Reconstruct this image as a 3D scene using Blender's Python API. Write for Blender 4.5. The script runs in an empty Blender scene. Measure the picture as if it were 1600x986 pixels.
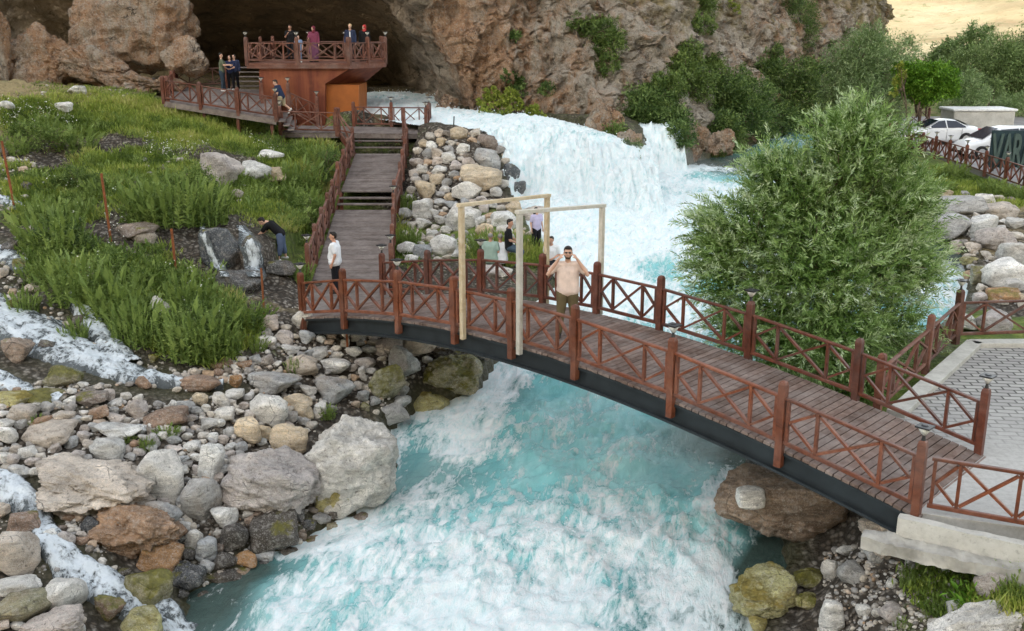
import bpy, bmesh, math, random
import numpy as np
from mathutils import Vector, Matrix
from mathutils.bvhtree import BVHTree
random.seed(7)
RNG = np.random.default_rng(7)
sc = bpy.context.scene
R = math.radians

# ------------------------------------------------------------ camera, sky, sun
PITCH = 15.7
CAM = np.array([0.0, 0.0, 6.9])
cd = bpy.data.cameras.new('camera'); cd.sensor_width = 36; cd.lens = 36
cd.clip_start = 0.1; cd.clip_end = 3000
co = bpy.data.objects.new('camera', cd); sc.collection.objects.link(co)
co.location = CAM; co.rotation_euler = (R(90 - PITCH), 0, 0)
sc.camera = co

SUN_EL, SUN_ROT = 25.0, 200.0     # degrees; the sun stands behind the camera, low
w = bpy.data.worlds.new('World'); sc.world = w; w.use_nodes = True
nt = w.node_tree; nt.nodes.clear()
sky = nt.nodes.new('ShaderNodeTexSky'); sky.sky_type = 'NISHITA'; sky.sun_disc = False
sky.sun_elevation = R(SUN_EL); sky.sun_rotation = R(SUN_ROT)
sky.air_density = 1.0; sky.dust_density = 1.2; sky.ozone_density = 1.0
hsv = nt.nodes.new('ShaderNodeHueSaturation'); hsv.inputs['Saturation'].default_value = 0.40
bg = nt.nodes.new('ShaderNodeBackground'); bg.inputs[1].default_value = 0.15
wo = nt.nodes.new('ShaderNodeOutputWorld')
nt.links.new(sky.outputs[0], hsv.inputs['Color']); tint = nt.nodes.new('ShaderNodeMix'); tint.data_type = 'RGBA'; tint.blend_type = 'MULTIPLY'; tint.inputs[0].default_value = 1.0; tint.inputs[7].default_value = (1.03, 1.0, .92, 1)
nt.links.new(hsv.outputs[0], tint.inputs[6]); nt.links.new(tint.outputs[2], bg.inputs[0]); nt.links.new(bg.outputs[0], wo.inputs[0])
sl = bpy.data.lights.new('sun', 'SUN'); sl.energy = 2.0; sl.angle = R(0.5); sl.color = (1.0, 0.95, 0.87)
so = bpy.data.objects.new('sun', sl); sc.collection.objects.link(so)
_az = R(SUN_ROT)
sdir = Vector((math.sin(_az) * math.cos(R(SUN_EL)), math.cos(_az) * math.cos(R(SUN_EL)), math.sin(R(SUN_EL))))
so.rotation_euler = sdir.to_track_quat('Z', 'Y').to_euler()
sc.view_settings.view_transform = 'Standard'; sc.view_settings.look = 'None'
sc.view_settings.gamma = 1.0; sc.view_settings.use_curve_mapping = False
sc.view_settings.exposure = 1.95
sc.cycles.max_bounces = 5; sc.cycles.diffuse_bounces = 3; sc.cycles.glossy_bounces = 2
sc.cycles.transmission_bounces = 3; sc.cycles.transparent_max_bounces = 6
sc.cycles.use_denoising = True
sc.cycles.caustics_reflective = False; sc.cycles.caustics_refractive = False

# ------------------------------------------------------------ picture rays used to survey where things stand
_c, _s = math.cos(R(PITCH)), math.sin(R(PITCH))
def ray(px, py):
    a = (px - 800) / 1600; b = (py - 493) / 1600
    return np.array([a, _c - b * _s, -_s - b * _c])
def P(px, py, z):
    d = ray(px, py); return CAM + d * ((z - CAM[2]) / d[2])
def PY(px, py, Y):
    d = ray(px, py); return CAM + d * (Y / d[1])
def depth(p):
    return p[1] * _c - (p[2] - CAM[2]) * _s

# ------------------------------------------------------------ numpy noise
_perm = np.random.default_rng(3).permutation(256).astype(np.int64); _perm = np.concatenate([_perm] * 3)
_g3 = np.array([[1,1,0],[-1,1,0],[1,-1,0],[-1,-1,0],[1,0,1],[-1,0,1],[1,0,-1],[-1,0,-1],[0,1,1],[0,-1,1],[0,1,-1],[0,-1,-1]], float)
def perlin(p):
    p = np.asarray(p, float); i = np.floor(p).astype(np.int64); f = p - i; i &= 255
    u = f * f * f * (f * (f * 6 - 15) + 10)
    def g(dx, dy, dz):
        h = _perm[_perm[_perm[(i[..., 0] + dx) & 255] + ((i[..., 1] + dy) & 255)] + ((i[..., 2] + dz) & 255)] % 12
        v = _g3[h]
        return v[..., 0] * (f[..., 0] - dx) + v[..., 1] * (f[..., 1] - dy) + v[..., 2] * (f[..., 2] - dz)
    def L(a, b, t): return a + (b - a) * t
    return L(L(L(g(0,0,0), g(1,0,0), u[..., 0]), L(g(0,1,0), g(1,1,0), u[..., 0]), u[..., 1]),
             L(L(g(0,0,1), g(1,0,1), u[..., 0]), L(g(0,1,1), g(1,1,1), u[..., 0]), u[..., 1]), u[..., 2])
def fbm(p, o=4, lac=2.03, gain=0.5):
    p = np.asarray(p, float); s = 0; a = 1.0
    for k in range(o):
        s = s + a * perlin(p + 17.3 * k); p = p * lac; a *= gain
    return s
def ridge(p, o=4, lac=2.1, gain=0.5):
    p = np.asarray(p, float); s = 0; a = 1.0
    for k in range(o):
        s = s + a * (1 - 2 * np.abs(perlin(p + 9.1 * k))); p = p * lac; a *= gain
    return s
def sstep(a, b, x):
    t = np.clip((x - a) / (b - a), 0, 1); return t * t * (3 - 2 * t)
def rbf_fit(pts, reg=0.02):
    pts = np.array(pts, float); X = pts[:, :2]; n = len(X)
    r = np.linalg.norm(X[:, None] - X[None], axis=2)
    K = np.where(r > 1e-6, r * r * np.log(r + 1e-9), 0) + reg * np.eye(n) * np.mean(r) ** 2 * .05
    Q = np.hstack([np.ones((n, 1)), X])
    A = np.block([[K, Q], [Q.T, np.zeros((3, 3))]])
    sol = np.linalg.solve(A, np.concatenate([pts[:, 2], np.zeros(3)]))
    return X, sol
def rbf_eval(m, x, y):
    X, sol = m; sh = np.shape(x); x = np.ravel(x); y = np.ravel(y); out = np.empty(len(x))
    for a in range(0, len(x), 20000):
        xx = x[a:a + 20000]; yy = y[a:a + 20000]
        r2 = (xx[:, None] - X[None, :, 0]) ** 2 + (yy[:, None] - X[None, :, 1]) ** 2
        out[a:a + 20000] = (0.5 * r2 * np.log(r2 + 1e-12)) @ sol[:-3] + sol[-3] + sol[-2] * xx + sol[-1] * yy
    return out.reshape(sh)
def seg_dist(x, y, poly, closed=True):
    d = np.full(np.shape(x), 1e9); n = len(poly)
    for k in range(n if closed else n - 1):
        a = poly[k]; b = poly[(k + 1) % n]; ex, ey = b[0] - a[0], b[1] - a[1]
        t = np.clip(((x - a[0]) * ex + (y - a[1]) * ey) / (ex * ex + ey * ey + 1e-12), 0, 1)
        d = np.minimum(d, np.hypot(x - a[0] - t * ex, y - a[1] - t * ey))
    return d
def inside(x, y, poly):
    r = np.zeros(np.shape(x), bool); n = len(poly)
    for k in range(n):
        x0, y0 = poly[k][0], poly[k][1]; x1, y1 = poly[(k + 1) % n][0], poly[(k + 1) % n][1]
        if y0 == y1: continue
        c = ((y0 > y) != (y1 > y)) & (x < (x1 - x0) * (y - y0) / (y1 - y0) + x0)
        r ^= c
    return r

# ------------------------------------------------------------ mesh helpers
def raw_mesh(name, V, F, smooth=False, v=None, mats=(), midx=None):
    """V (n,3), F (m,k) array of equal sized faces or list of arrays"""
    me = bpy.data.meshes.new(name); V = np.asarray(V, np.float32)
    Fs = F if isinstance(F, list) else [F]
    Fs = [np.asarray(f, np.int32) for f in Fs if len(f)]
    me.vertices.add(len(V)); me.vertices.foreach_set('co', V.ravel())
    loops = np.concatenate([f.ravel() for f in Fs]); tot = np.concatenate([np.full(len(f), f.shape[1], np.int32) for f in Fs])
    st = np.concatenate([[0], np.cumsum(tot)[:-1]]).astype(np.int32)
    me.loops.add(len(loops)); me.loops.foreach_set('vertex_index', loops)
    me.polygons.add(len(tot)); me.polygons.foreach_set('loop_start', st); me.polygons.foreach_set('loop_total', tot)
    if smooth: me.polygons.foreach_set('use_smooth', np.ones(len(tot), bool))
    for m in mats: me.materials.append(m)
    if midx is not None: me.polygons.foreach_set('material_index', np.asarray(midx, np.int32))
    me.update(calc_edges=True)
    if v is not None: add_attr(me, 'v', v)
    return me
def add_attr(me, name, vals):
    a = me.attributes.new(name, 'FLOAT', 'POINT'); a.data.foreach_set('value', np.asarray(vals, np.float32))
def link(name, me, parent=None, loc=(0, 0, 0)):
    o = bpy.data.objects.new(name, me); sc.collection.objects.link(o); o.location = loc
    if parent: o.parent = parent
    return o
def empty(name, loc, rz=0):
    o = bpy.data.objects.new(name, None); sc.collection.objects.link(o); o.location = loc; o.rotation_euler = (0, 0, rz)
    o.empty_display_size = .2
    return o
def tag(o, label=None, cat=None, group=None, kind=None):
    if label: o['label'] = label
    if cat: o['category'] = cat
    if group: o['group'] = group
    if kind: o['kind'] = kind
    return o
_BOXF = np.array([[0,3,2,1],[4,5,6,7],[0,1,5,4],[1,2,6,5],[2,3,7,6],[3,0,4,7]])
class MB:
    def __init__(s): s.V = []; s.Q = []; s.T = []; s.v = []; s.n = 0; s.N = []
    def add(s, V, Q=None, T=None, val=None, ng=None):
        V = np.asarray(V, float)
        if Q is not None and len(Q): s.Q.append(np.asarray(Q) + s.n)
        if T is not None and len(T): s.T.append(np.asarray(T) + s.n)
        if ng is not None: s.N += [[i + s.n for i in f] for f in ng]
        s.V.append(V); s.v.append(np.full(len(V), random.random() if val is None else val)); s.n += len(V)
        return s
    def box(s, c, d, rz=0, val=None):
        x, y, z = d[0] / 2, d[1] / 2, d[2] / 2
        V = np.array([[-x,-y,-z],[x,-y,-z],[x,y,-z],[-x,y,-z],[-x,-y,z],[x,-y,z],[x,y,z],[-x,y,z]])
        if rz:
            cr, sr = math.cos(rz), math.sin(rz); V = V @ np.array([[cr, sr, 0], [-sr, cr, 0], [0, 0, 1]])
        return s.add(V + np.array(c), _BOXF, val=val)
    def beam(s, a, b, w, h, up=(0, 0, 1), val=None, ch=0):
        a = np.array(a, float); b = np.array(b, float); t = b - a; t /= np.linalg.norm(t)
        u = np.array(up, float); sd = np.cross(t, u)
        if np.linalg.norm(sd) < 1e-3: sd = np.cross(t, np.array([0, 1.0, 0]))
        sd /= np.linalg.norm(sd); u = np.cross(sd, t)
        x, y = w / 2, h / 2
        if ch:
            k = [(-x + ch, -y), (x - ch, -y), (x, -y + ch), (x, y - ch), (x - ch, y), (-x + ch, y), (-x, y - ch), (-x, -y + ch)]
        else: k = [(-x, -y), (x, -y), (x, y), (-x, y)]
        n = len(k); V = [a + sd * p + u * q for p, q in k] + [b + sd * p + u * q for p, q in k]
        Q = [[i, (i + 1) % n, n + (i + 1) % n, n + i] for i in range(n)]
        return s.add(V, Q, ng=[list(range(n))[::-1], list(range(n, 2 * n))], val=val)
    def tube(s, pts, rad, seg=8, val=None, cap=True):
        pts = [np.array(p, float) for p in pts]; V = []; n = len(pts)
        if not hasattr(rad, '__len__'): rad = [rad] * n
        for i, p in enumerate(pts):
            t = pts[min(i + 1, n - 1)] - pts[max(i - 1, 0)]; t /= (np.linalg.norm(t) + 1e-9)
            a = np.cross(t, [0.13, 0.9, 0.2] if abs(t[1]) < .8 else [1, 0, 0]); a /= np.linalg.norm(a); b = np.cross(t, a)
            for k in range(seg):
                q = 2 * math.pi * k / seg; V.append(p + rad[i] * (a * math.cos(q) + b * math.sin(q)))
        Q = [[i * seg + k, i * seg + (k + 1) % seg, (i + 1) * seg + (k + 1) % seg, (i + 1) * seg + k] for i in range(n - 1) for k in range(seg)]
        return s.add(V, Q, ng=[list(range(seg)), list(range((n - 1) * seg, n * seg))[::-1]] if cap else None, val=val)
    def lathe(s, prof, c=(0, 0, 0), seg=16, axis='z', val=None, sx=1, sy=1):
        V = []; n = len(prof)
        for r, z in prof:
            for k in range(seg):
                q = 2 * math.pi * k / seg; p = (r * sx * math.cos(q), r * sy * math.sin(q), z)
                if axis == 'y': p = (p[0], p[2], p[1])
                if axis == 'x': p = (p[2], p[0], p[1])
                V.append(p)
        Q = [[i * seg + k, i * seg + (k + 1) % seg, (i + 1) * seg + (k + 1) % seg, (i + 1) * seg + k] for i in range(n - 1) for k in range(seg)]
        return s.add(np.array(V) + np.array(c), Q, ng=[list(range(seg))[::-1], list(range((n - 1) * seg, n * seg))], val=val)
    def prism(s, poly, d, val=None):
        """poly: list of 3-D points (planar), extruded by vector d"""
        p = np.array(poly, float); n = len(p); V = np.vstack([p, p + np.array(d)])
        return s.add(V, [[i, (i + 1) % n, n + (i + 1) % n, n + i] for i in range(n)], ng=[list(range(n))[::-1], list(range(n, 2 * n))], val=val)
    def build(s, name, mat, parent=None, smooth=False, bevel=0, loc=(0, 0, 0)):
        V = np.vstack(s.V); F = []
        if s.Q: F += np.vstack(s.Q).tolist()
        if s.T: F += np.vstack(s.T).tolist()
        F += s.N
        me = bpy.data.meshes.new(name); me.from_pydata(V.tolist(), [], F); me.update()
        if mat: me.materials.append(mat)
        add_attr(me, 'v', np.concatenate(s.v))
        if smooth: me.polygons.foreach_set('use_smooth', np.ones(len(me.polygons), bool))
        bm = bmesh.new(); bm.from_mesh(me); bmesh.ops.recalc_face_normals(bm, faces=bm.faces); bm.to_mesh(me); bm.free()
        o = link(name, me, parent, loc)
        if bevel:
            m = o.modifiers.new('bevel', 'BEVEL'); m.width = bevel; m.segments = 2; m.limit_method = 'ANGLE'
        return o

# ------------------------------------------------------------ materials
class NT:
    def __init__(s, name):
        s.m = bpy.data.materials.new(name); s.m.use_nodes = True; s.t = s.m.node_tree; s.t.nodes.clear()
        s.out = s.n('ShaderNodeOutputMaterial')
    def n(s, typ, **kw):
        n = s.t.nodes.new(typ)
        for k, v in kw.items():
            if k in ('operation', 'blend_type', 'data_type', 'feature', 'distance', 'noise_dimensions', 'attribute_name', 'vector_type', 'noise_type', 'clamp', 'use_clamp', 'attribute_type', 'wave_type'): setattr(n, k, v)
        return n
    def l(s, a, b): s.t.links.new(a, b)
    def put(s, sock, v):
        if isinstance(v, bpy.types.NodeSocket): s.l(v, sock)
        elif isinstance(v, (tuple, list)) and len(v) == 3 and sock.type == 'RGBA': sock.default_value = (*v, 1)
        else: sock.default_value = v
    def coord(s, scale=(1, 1, 1), obj=True, rot=(0, 0, 0)):
        c = s.n('ShaderNodeTexCoord') if obj else s.n('ShaderNodeNewGeometry')
        m = s.n('ShaderNodeMapping'); m.inputs['Scale'].default_value = scale; m.inputs['Rotation'].default_value = rot
        s.l(c.outputs['Object' if obj else 'Position'], m.inputs[0]); return m.outputs[0]
    def noise(s, vec, scale, detail=4, rough=.55, dist=0, out='Fac'):
        n = s.n('ShaderNodeTexNoise'); n.inputs['Scale'].default_value = scale; n.inputs['Detail'].default_value = detail
        n.inputs['Roughness'].default_value = rough; n.inputs['Distortion'].default_value = dist
        if vec is not None: s.l(vec, n.inputs['Vector'])
        return n.outputs[out]
    def vor(s, vec, scale, feature='F1', out='Distance', rand=1):
        n = s.n('ShaderNodeTexVoronoi', feature=feature); n.inputs['Scale'].default_value = scale; n.inputs['Randomness'].default_value = rand
        if vec is not None: s.l(vec, n.inputs['Vector'])
        return n.outputs[out]
    def ramp(s, fac, stops):
        n = s.n('ShaderNodeValToRGB'); s.put(n.inputs[0], fac); e = n.color_ramp.elements
        while len(e) > 1: e.remove(e[0])
        e[0].position = stops[0][0]; c = stops[0][1]; e[0].color = (c, c, c, 1) if not hasattr(c, '__len__') else (*c, 1)
        for p, c in stops[1:]:
            k = e.new(p); k.color = (c, c, c, 1) if not hasattr(c, '__len__') else (*c, 1)
        return n.outputs[0]
    def mix(s, fac, a, b, mode='MIX'):
        n = s.n('ShaderNodeMix', data_type='RGBA', blend_type=mode)
        s.put(n.inputs[0], fac); s.put(n.inputs[6], a); s.put(n.inputs[7], b); return n.outputs[2]
    def math(s, op, a, b=0.0, clamp=False):
        n = s.n('ShaderNodeMath', operation=op, use_clamp=clamp); s.put(n.inputs[0], a); s.put(n.inputs[1], b); return n.outputs[0]
    def attr(s, name):
        n = s.n('ShaderNodeAttribute', attribute_name=name); return n.outputs['Fac']
    def bump(s, h, strength=.5, dist=.02, normal=None):
        n = s.n('ShaderNodeBump'); n.inputs['Strength'].default_value = strength; n.inputs['Distance'].default_value = dist
        s.l(h, n.inputs['Height'])
        if normal is not None: s.l(normal, n.inputs['Normal'])
        return n.outputs[0]
    def bsdf(s, col, rough=.8, metal=0, spec=.5, normal=None, done=True, **kw):
        b = s.n('ShaderNodeBsdfPrincipled'); s.put(b.inputs['Base Color'], col); s.put(b.inputs['Roughness'], rough)
        s.put(b.inputs['Metallic'], metal); s.put(b.inputs['Specular IOR Level'], spec)
        for k, v in kw.items(): s.put(b.inputs[k.replace('_', ' ')], v)
        if normal is not None: s.l(normal, b.inputs['Normal'])
        if done: s.l(b.outputs[0], s.out.inputs[0])
        return b.outputs[0]

def mat_plain(name, col, rough=.7, metal=0, spec=.5, var=.15, scale=8, bump=0.1, **kw):
    k = NT(name); v = k.coord(); n = k.noise(v, scale, 5)
    c = k.mix(k.ramp(n, [(.3, 0), (.7, 1)]), tuple(x * (1 - var) for x in col), tuple(min(1, x * (1 + var)) for x in col))
    k.bsdf(c, rough, metal, spec, k.bump(n, bump, .01) if bump else None, **kw); return k.m
def mat_wood(name, dark, mid, light, rough=.55, scale=1.0, grey=.0, spec=.4):
    k = NT(name); v = k.coord(obj=False); a = k.attr('v')
    off = k.n('ShaderNodeVectorMath', operation='ADD'); k.l(v, off.inputs[0])
    cx = k.n('ShaderNodeCombineXYZ'); k.l(k.math('MULTIPLY', a, 37.0), cx.inputs[0]); k.l(k.math('MULTIPLY', a, 11.0), cx.inputs[2]); k.l(cx.outputs[0], off.inputs[1])
    vv = off.outputs[0]
    n1 = k.noise(vv, 3 * scale, 6, .65, 1.5); n2 = k.noise(vv, 26 * scale, 4, .6, .6)
    c = k.ramp(n1, [(.28, dark), (.5, mid), (.74, light)])
    c = k.mix(k.math('MULTIPLY', n2, .35), c, tuple(x * .45 for x in mid))
    tone = k.ramp(a, [(0, .72), (1, 1.18)]); c = k.mix(1.0, c, tone, 'MULTIPLY')
    if grey:
        g = k.ramp(k.noise(v, 1.7, 5, .7), [(.42, 0), (.68, grey)]); c = k.mix(g, c, (.34, .30, .28))
    k.bsdf(c, rough, 0, spec, k.bump(n2, .35, .006)); return k.m
M = {}
M['wood_red'] = mat_wood('red brown stained timber', (.06, .017, .009), (.13, .037, .02), (.22, .072, .04), .45, grey=.14)
M['wood_orange'] = mat_wood('orange stained timber', (.085, .024, .010), (.19, .055, .024), (.30, .105, .05), .42, grey=.14)
M['wood_old'] = mat_wood('dull weathered railing timber', (.075, .025, .015), (.16, .057, .034), (.26, .11, .07), .65, grey=.22)
M['deck'] = mat_wood('weathered deck boards', (.10, .064, .050), (.18, .122, .10), (.29, .22, .185), .75, 1.0, .45, spec=.2)
M['deck_grey'] = mat_wood('grey purple deck boards', (.11, .088, .078), (.19, .155, .14), (.29, .25, .225), .75, 1.0, .45, spec=.2)
M['wood_pale'] = mat_wood('fresh pale pine', (.52, .38, .22), (.66, .53, .35), (.76, .66, .50), .6)
M['wood_cream'] = mat_wood('bleached pale pine', (.50, .46, .38), (.62, .58, .50), (.72, .70, .64), .6)
M['steel_dark'] = mat_plain('dark painted steel', (.022, .028, .032), .45, .2, .5, .3, 3, .05)
M['rust'] = mat_plain('rusty iron', (.24, .085, .035), .85, .1, .3, .4, 12, .4)
def _box():
    k = NT('rust red cladding'); v = k.coord(obj=False)
    st = k.n('ShaderNodeMapping'); st.inputs['Scale'].default_value = (1.5, 1.5, .12); k.l(v, st.inputs[0])
    n = k.noise(st.outputs[0], 2.2, 6, .7); n2 = k.noise(v, .9, 4)
    c = k.ramp(n, [(.3, (.10, .026, .014)), (.5, (.165, .042, .021)), (.68, (.23, .07, .032))])
    c = k.mix(k.ramp(n2, [(.5, 0), (.7, .6)]), c, (.34, .12, .05))
    k.bsdf(c, .6, 0, .3, k.bump(n, .2, .02)); return k.m
M['cladding'] = _box()
M['corten'] = mat_plain('orange steel panel', (.32, .10, .022), .6, 0, .3, .22, 1.6, .1)
M['lamp_body'] = mat_plain('black lamp plastic', (.02, .02, .022), .4, 0, .5, .1, 8, 0)
M['lamp_glass'] = mat_plain('frosted lamp glass', (.72, .72, .68), .25, 0, .6, .05, 8, 0)

def mat_rock(name, moss=0.0, wet=False, moss_col=(.16, .15, .03), mscale=2.0):
    k = NT(name); v = k.coord(obj=False)
    oi = k.n('ShaderNodeObjectInfo'); base = oi.outputs['Color']
    n1 = k.noise(v, 1.3, 7, .68, .5); n2 = k.noise(v, 9, 6, .7); n3 = k.noise(v, 42, 3, .7)
    sv = k.n('ShaderNodeMapping'); sv.inputs['Scale'].default_value = (1.5, 2.2, 7); sv.inputs['Rotation'].default_value = (.5, .4, 0); k.l(v, sv.inputs[0])
    n4 = k.noise(sv.outputs[0], 1.6, 6, .7, .8)
    c = k.mix(1.0, base, k.ramp(n1, [(.30, .62), (.50, 1.1), (.68, 1.6)]), 'MULTIPLY')
    c = k.mix(1.0, c, k.ramp(n4, [(.32, .62), (.52, 1.0), (.7, 1.25)]), 'MULTIPLY')
    c = k.mix(k.ramp(n2, [(.52, 0), (.60, .5), (.8, .75)]), c, k.mix(.5, base, (.62, .60, .56)))
    c = k.mix(k.ramp(n2, [(.32, .75), (.42, 0)]), c, (.085, .075, .065)); fine = k.noise(v, 120, 3, .8); c = k.mix(1.0, c, k.ramp(fine, [(.32, .55), (.5, 1.0), (.68, 1.5)]), 'MULTIPLY')
    c = k.mix(k.ramp(k.noise(v, .8, 5, .6), [(.54, 0), (.72, .40)]), c, (.33, .21, .11))
    c = k.mix(k.ramp(n3, [(.34, .55), (.43, 0)]), c, (.10, .09, .08)); c = k.mix(k.ramp(n3, [(.56, 0), (.64, .45)]), c, (.60, .58, .55))
    ck = k.vor(v, 1.9, 'DISTANCE_TO_EDGE'); 
    crack = k.ramp(ck, [(0, 1), (.018, 0)])
    crack = k.math('MULTIPLY', crack, k.ramp(n1, [(.5, 0), (.62, .7)]))
    c = k.mix(crack, c, (.05, .045, .04))
    if moss:
        g = k.n('ShaderNodeNewGeometry'); sep = k.n('ShaderNodeSeparateXYZ'); k.l(g.outputs['Normal'], sep.inputs[0])
        mm = k.math('ADD', k.math('MULTIPLY', k.noise(v, mscale, 6, .7), 1.0), k.math('MULTIPLY', sep.outputs[2], .12))
        mk = k.ramp(mm, [(.66 - .26 * moss, 0), (.76 - .20 * moss, 1)])
        mc = k.ramp(n2, [(.3, tuple(x * .5 for x in moss_col)), (.55, moss_col), (.72, (moss_col[0] * 1.7, moss_col[1] * 1.55, moss_col[2] * 1.2))])
        c = k.mix(mk, c, mc)
    h = k.math('ADD', k.math('MULTIPLY', n2, .8), k.math('MULTIPLY', n3, .3)); h = k.math('ADD', h, k.math('MULTIPLY', n1, 1.2)); h = k.math('ADD', h, n4)
    h = k.math('SUBTRACT', h, k.math('MULTIPLY', crack, .6))
    k.bsdf(c, .22 if wet else .85, 0, .5 if wet else .25, k.bump(h, 1.0, .07)); return k.m
M['rock'] = mat_rock('weathered river rock')
M['rock_wet'] = mat_rock('wet dark rock', .05, True)
M['rock_moss'] = mat_rock('mossy rock', .75, True)
M['rock_yellow'] = mat_rock('yellow algae rock', .42, False, (.26, .21, .06), 1.6)

def _cliff(const=None):
    k = NT('layered orange and grey limestone' if const is None else 'orange grey crag rock'); v = k.coord(obj=False)
    big = k.noise(v, .16, 5, .6, .4); n1 = k.noise(v, .55, 8, .72, .6); n2 = k.noise(v, 2.6, 7, .75); n3 = k.noise(v, 11, 5, .8)
    st = k.n('ShaderNodeMapping'); st.inputs['Scale'].default_value = (1, 1, .35); k.l(v, st.inputs[0])
    n4 = k.noise(st.outputs[0], .9, 7, .7, 1.0)
    c = k.ramp(n1, [(.32, (.13, .11, .09)), (.42, (.40, .345, .275)), (.54, (.60, .53, .44)), (.70, (.76, .69, .59))])
    warm = k.math('ADD', k.attr('warm') if const is None else const, k.math('MULTIPLY', k.math('SUBTRACT', n4, .5), 2.6))
    c = k.mix(k.ramp(warm, [(.25, 0), (.80, .85)]), c, k.ramp(n2, [(.3, (.26, .13, .065)), (.5, (.54, .29, .15)), (.7, (.68, .46, .28))]))
    c = k.mix(k.ramp(n2, [(.27, .9), (.43, 0)]), c, (.06, .05, .045))
    c = k.mix(k.ramp(n3, [(.53, 0), (.62, .75)]), c, (.62, .58, .53))
    c = k.mix(k.ramp(n3, [(.34, .75), (.45, 0)]), c, (.07, .06, .05))
    dry = k.math('ADD', k.attr('dry'), k.math('MULTIPLY', k.math('SUBTRACT', k.noise(v, .8, 6, .7), .5), 2.2))
    c = k.mix(k.ramp(dry, [(.45, 0), (.75, .85)]), c, k.ramp(n2, [(.3, (.20, .17, .07)), (.6, (.40, .32, .15)), (.75, (.20, .22, .07))]))
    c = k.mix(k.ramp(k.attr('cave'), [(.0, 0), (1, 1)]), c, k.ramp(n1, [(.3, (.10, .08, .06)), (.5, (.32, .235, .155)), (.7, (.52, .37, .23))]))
    h = k.math('ADD', k.math('MULTIPLY', n1, 2.2), n2); h = k.math('ADD', h, k.math('MULTIPLY', n3, .4))
    wn = k.noise(v, .8, 5, .6, 0, 'Color'); wm = k.n('ShaderNodeVectorMath', operation='MULTIPLY_ADD'); k.l(wn, wm.inputs[0]); wm.inputs[1].default_value = (2.6, 2.6, 2.6); k.l(v, wm.inputs[2]); ed = k.vor(wm.outputs[0], .42, 'DISTANCE_TO_EDGE'); cr = k.math('MULTIPLY', k.ramp(ed, [(0, .8), (.022, 0)]), k.ramp(n1, [(.48, 0), (.6, 1)])); c = k.mix(cr, c, (.06, .05, .04)); h = k.math('SUBTRACT', h, k.math('MULTIPLY', cr, 1.2))
    k.bsdf(c, .92, 0, .15, k.bump(h, 1.0, .4)); return k.m
M["cliff"] = _cliff(); M["cliff_rock"] = _cliff(.62)

def _ground():
    k = NT('soil, gravel and turf'); v = k.coord(obj=False)
    n1 = k.noise(v, .7, 7, .65, .4); n2 = k.noise(v, 5, 6, .75); vc = k.vor(v, 9, 'F1', 'Color'); vd = k.vor(v, 9, 'F1'); vd2 = k.vor(v, 22, 'F1')
    soil = k.ramp(n1, [(.3, (.045, .034, .025)), (.5, (.11, .085, .062)), (.7, (.20, .165, .125))])
    bw = k.n('ShaderNodeRGBToBW'); k.l(vc, bw.inputs[0])
    peb = k.ramp(bw.outputs[0], [(.2, (.10, .085, .07)), (.5, (.22, .20, .175)), (.8, (.36, .33, .29))])
    c = k.mix(k.ramp(k.math('MULTIPLY', n2, 1.0), [(.42, 0), (.56, .85)]), soil, peb)
    c = k.mix(k.ramp(vd, [(.30, 0), (.55, .85)]), c, (.03, .024, .018))
    gr = k.math('ADD', k.attr('grass'), k.math('MULTIPLY', k.math('SUBTRACT', n2, .5), .9))
    gcol = k.ramp(k.noise(v, 2.3, 6, .7), [(.3, (.05, .08, .018)), (.5, (.12, .17, .035)), (.68, (.24, .27, .07)), (.8, (.32, .28, .12))])
    c = k.mix(k.ramp(gr, [(.35, 0), (.65, 1)]), c, gcol)
    dr = k.math('ADD', k.attr('dry'), k.math('MULTIPLY', k.math('SUBTRACT', n1, .5), 1.2))
    c = k.mix(k.ramp(dr, [(.4, 0), (.7, .9)]), c, k.ramp(n2, [(.3, (.22, .17, .08)), (.6, (.40, .32, .17)), (.8, (.30, .28, .12))]))
    wet = k.ramp(k.attr('wet'), [(.2, 0), (.9, .8)]); c = k.mix(wet, c, k.mix(n2, (.025, .025, .016), (.09, .085, .035)))
    h = k.math('ADD', k.math('MULTIPLY', n2, 1.0), k.math('MULTIPLY', k.math('SUBTRACT', 1.0, vd), .9)); h = k.math('ADD', h, k.math('MULTIPLY', vd2, -.3))
    rough = k.ramp(k.attr('wet'), [(.2, .9), (.9, .35)])
    k.bsdf(c, rough, 0, .25, k.bump(h, .8, .08)); return k.m
M['ground'] = _ground()

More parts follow.
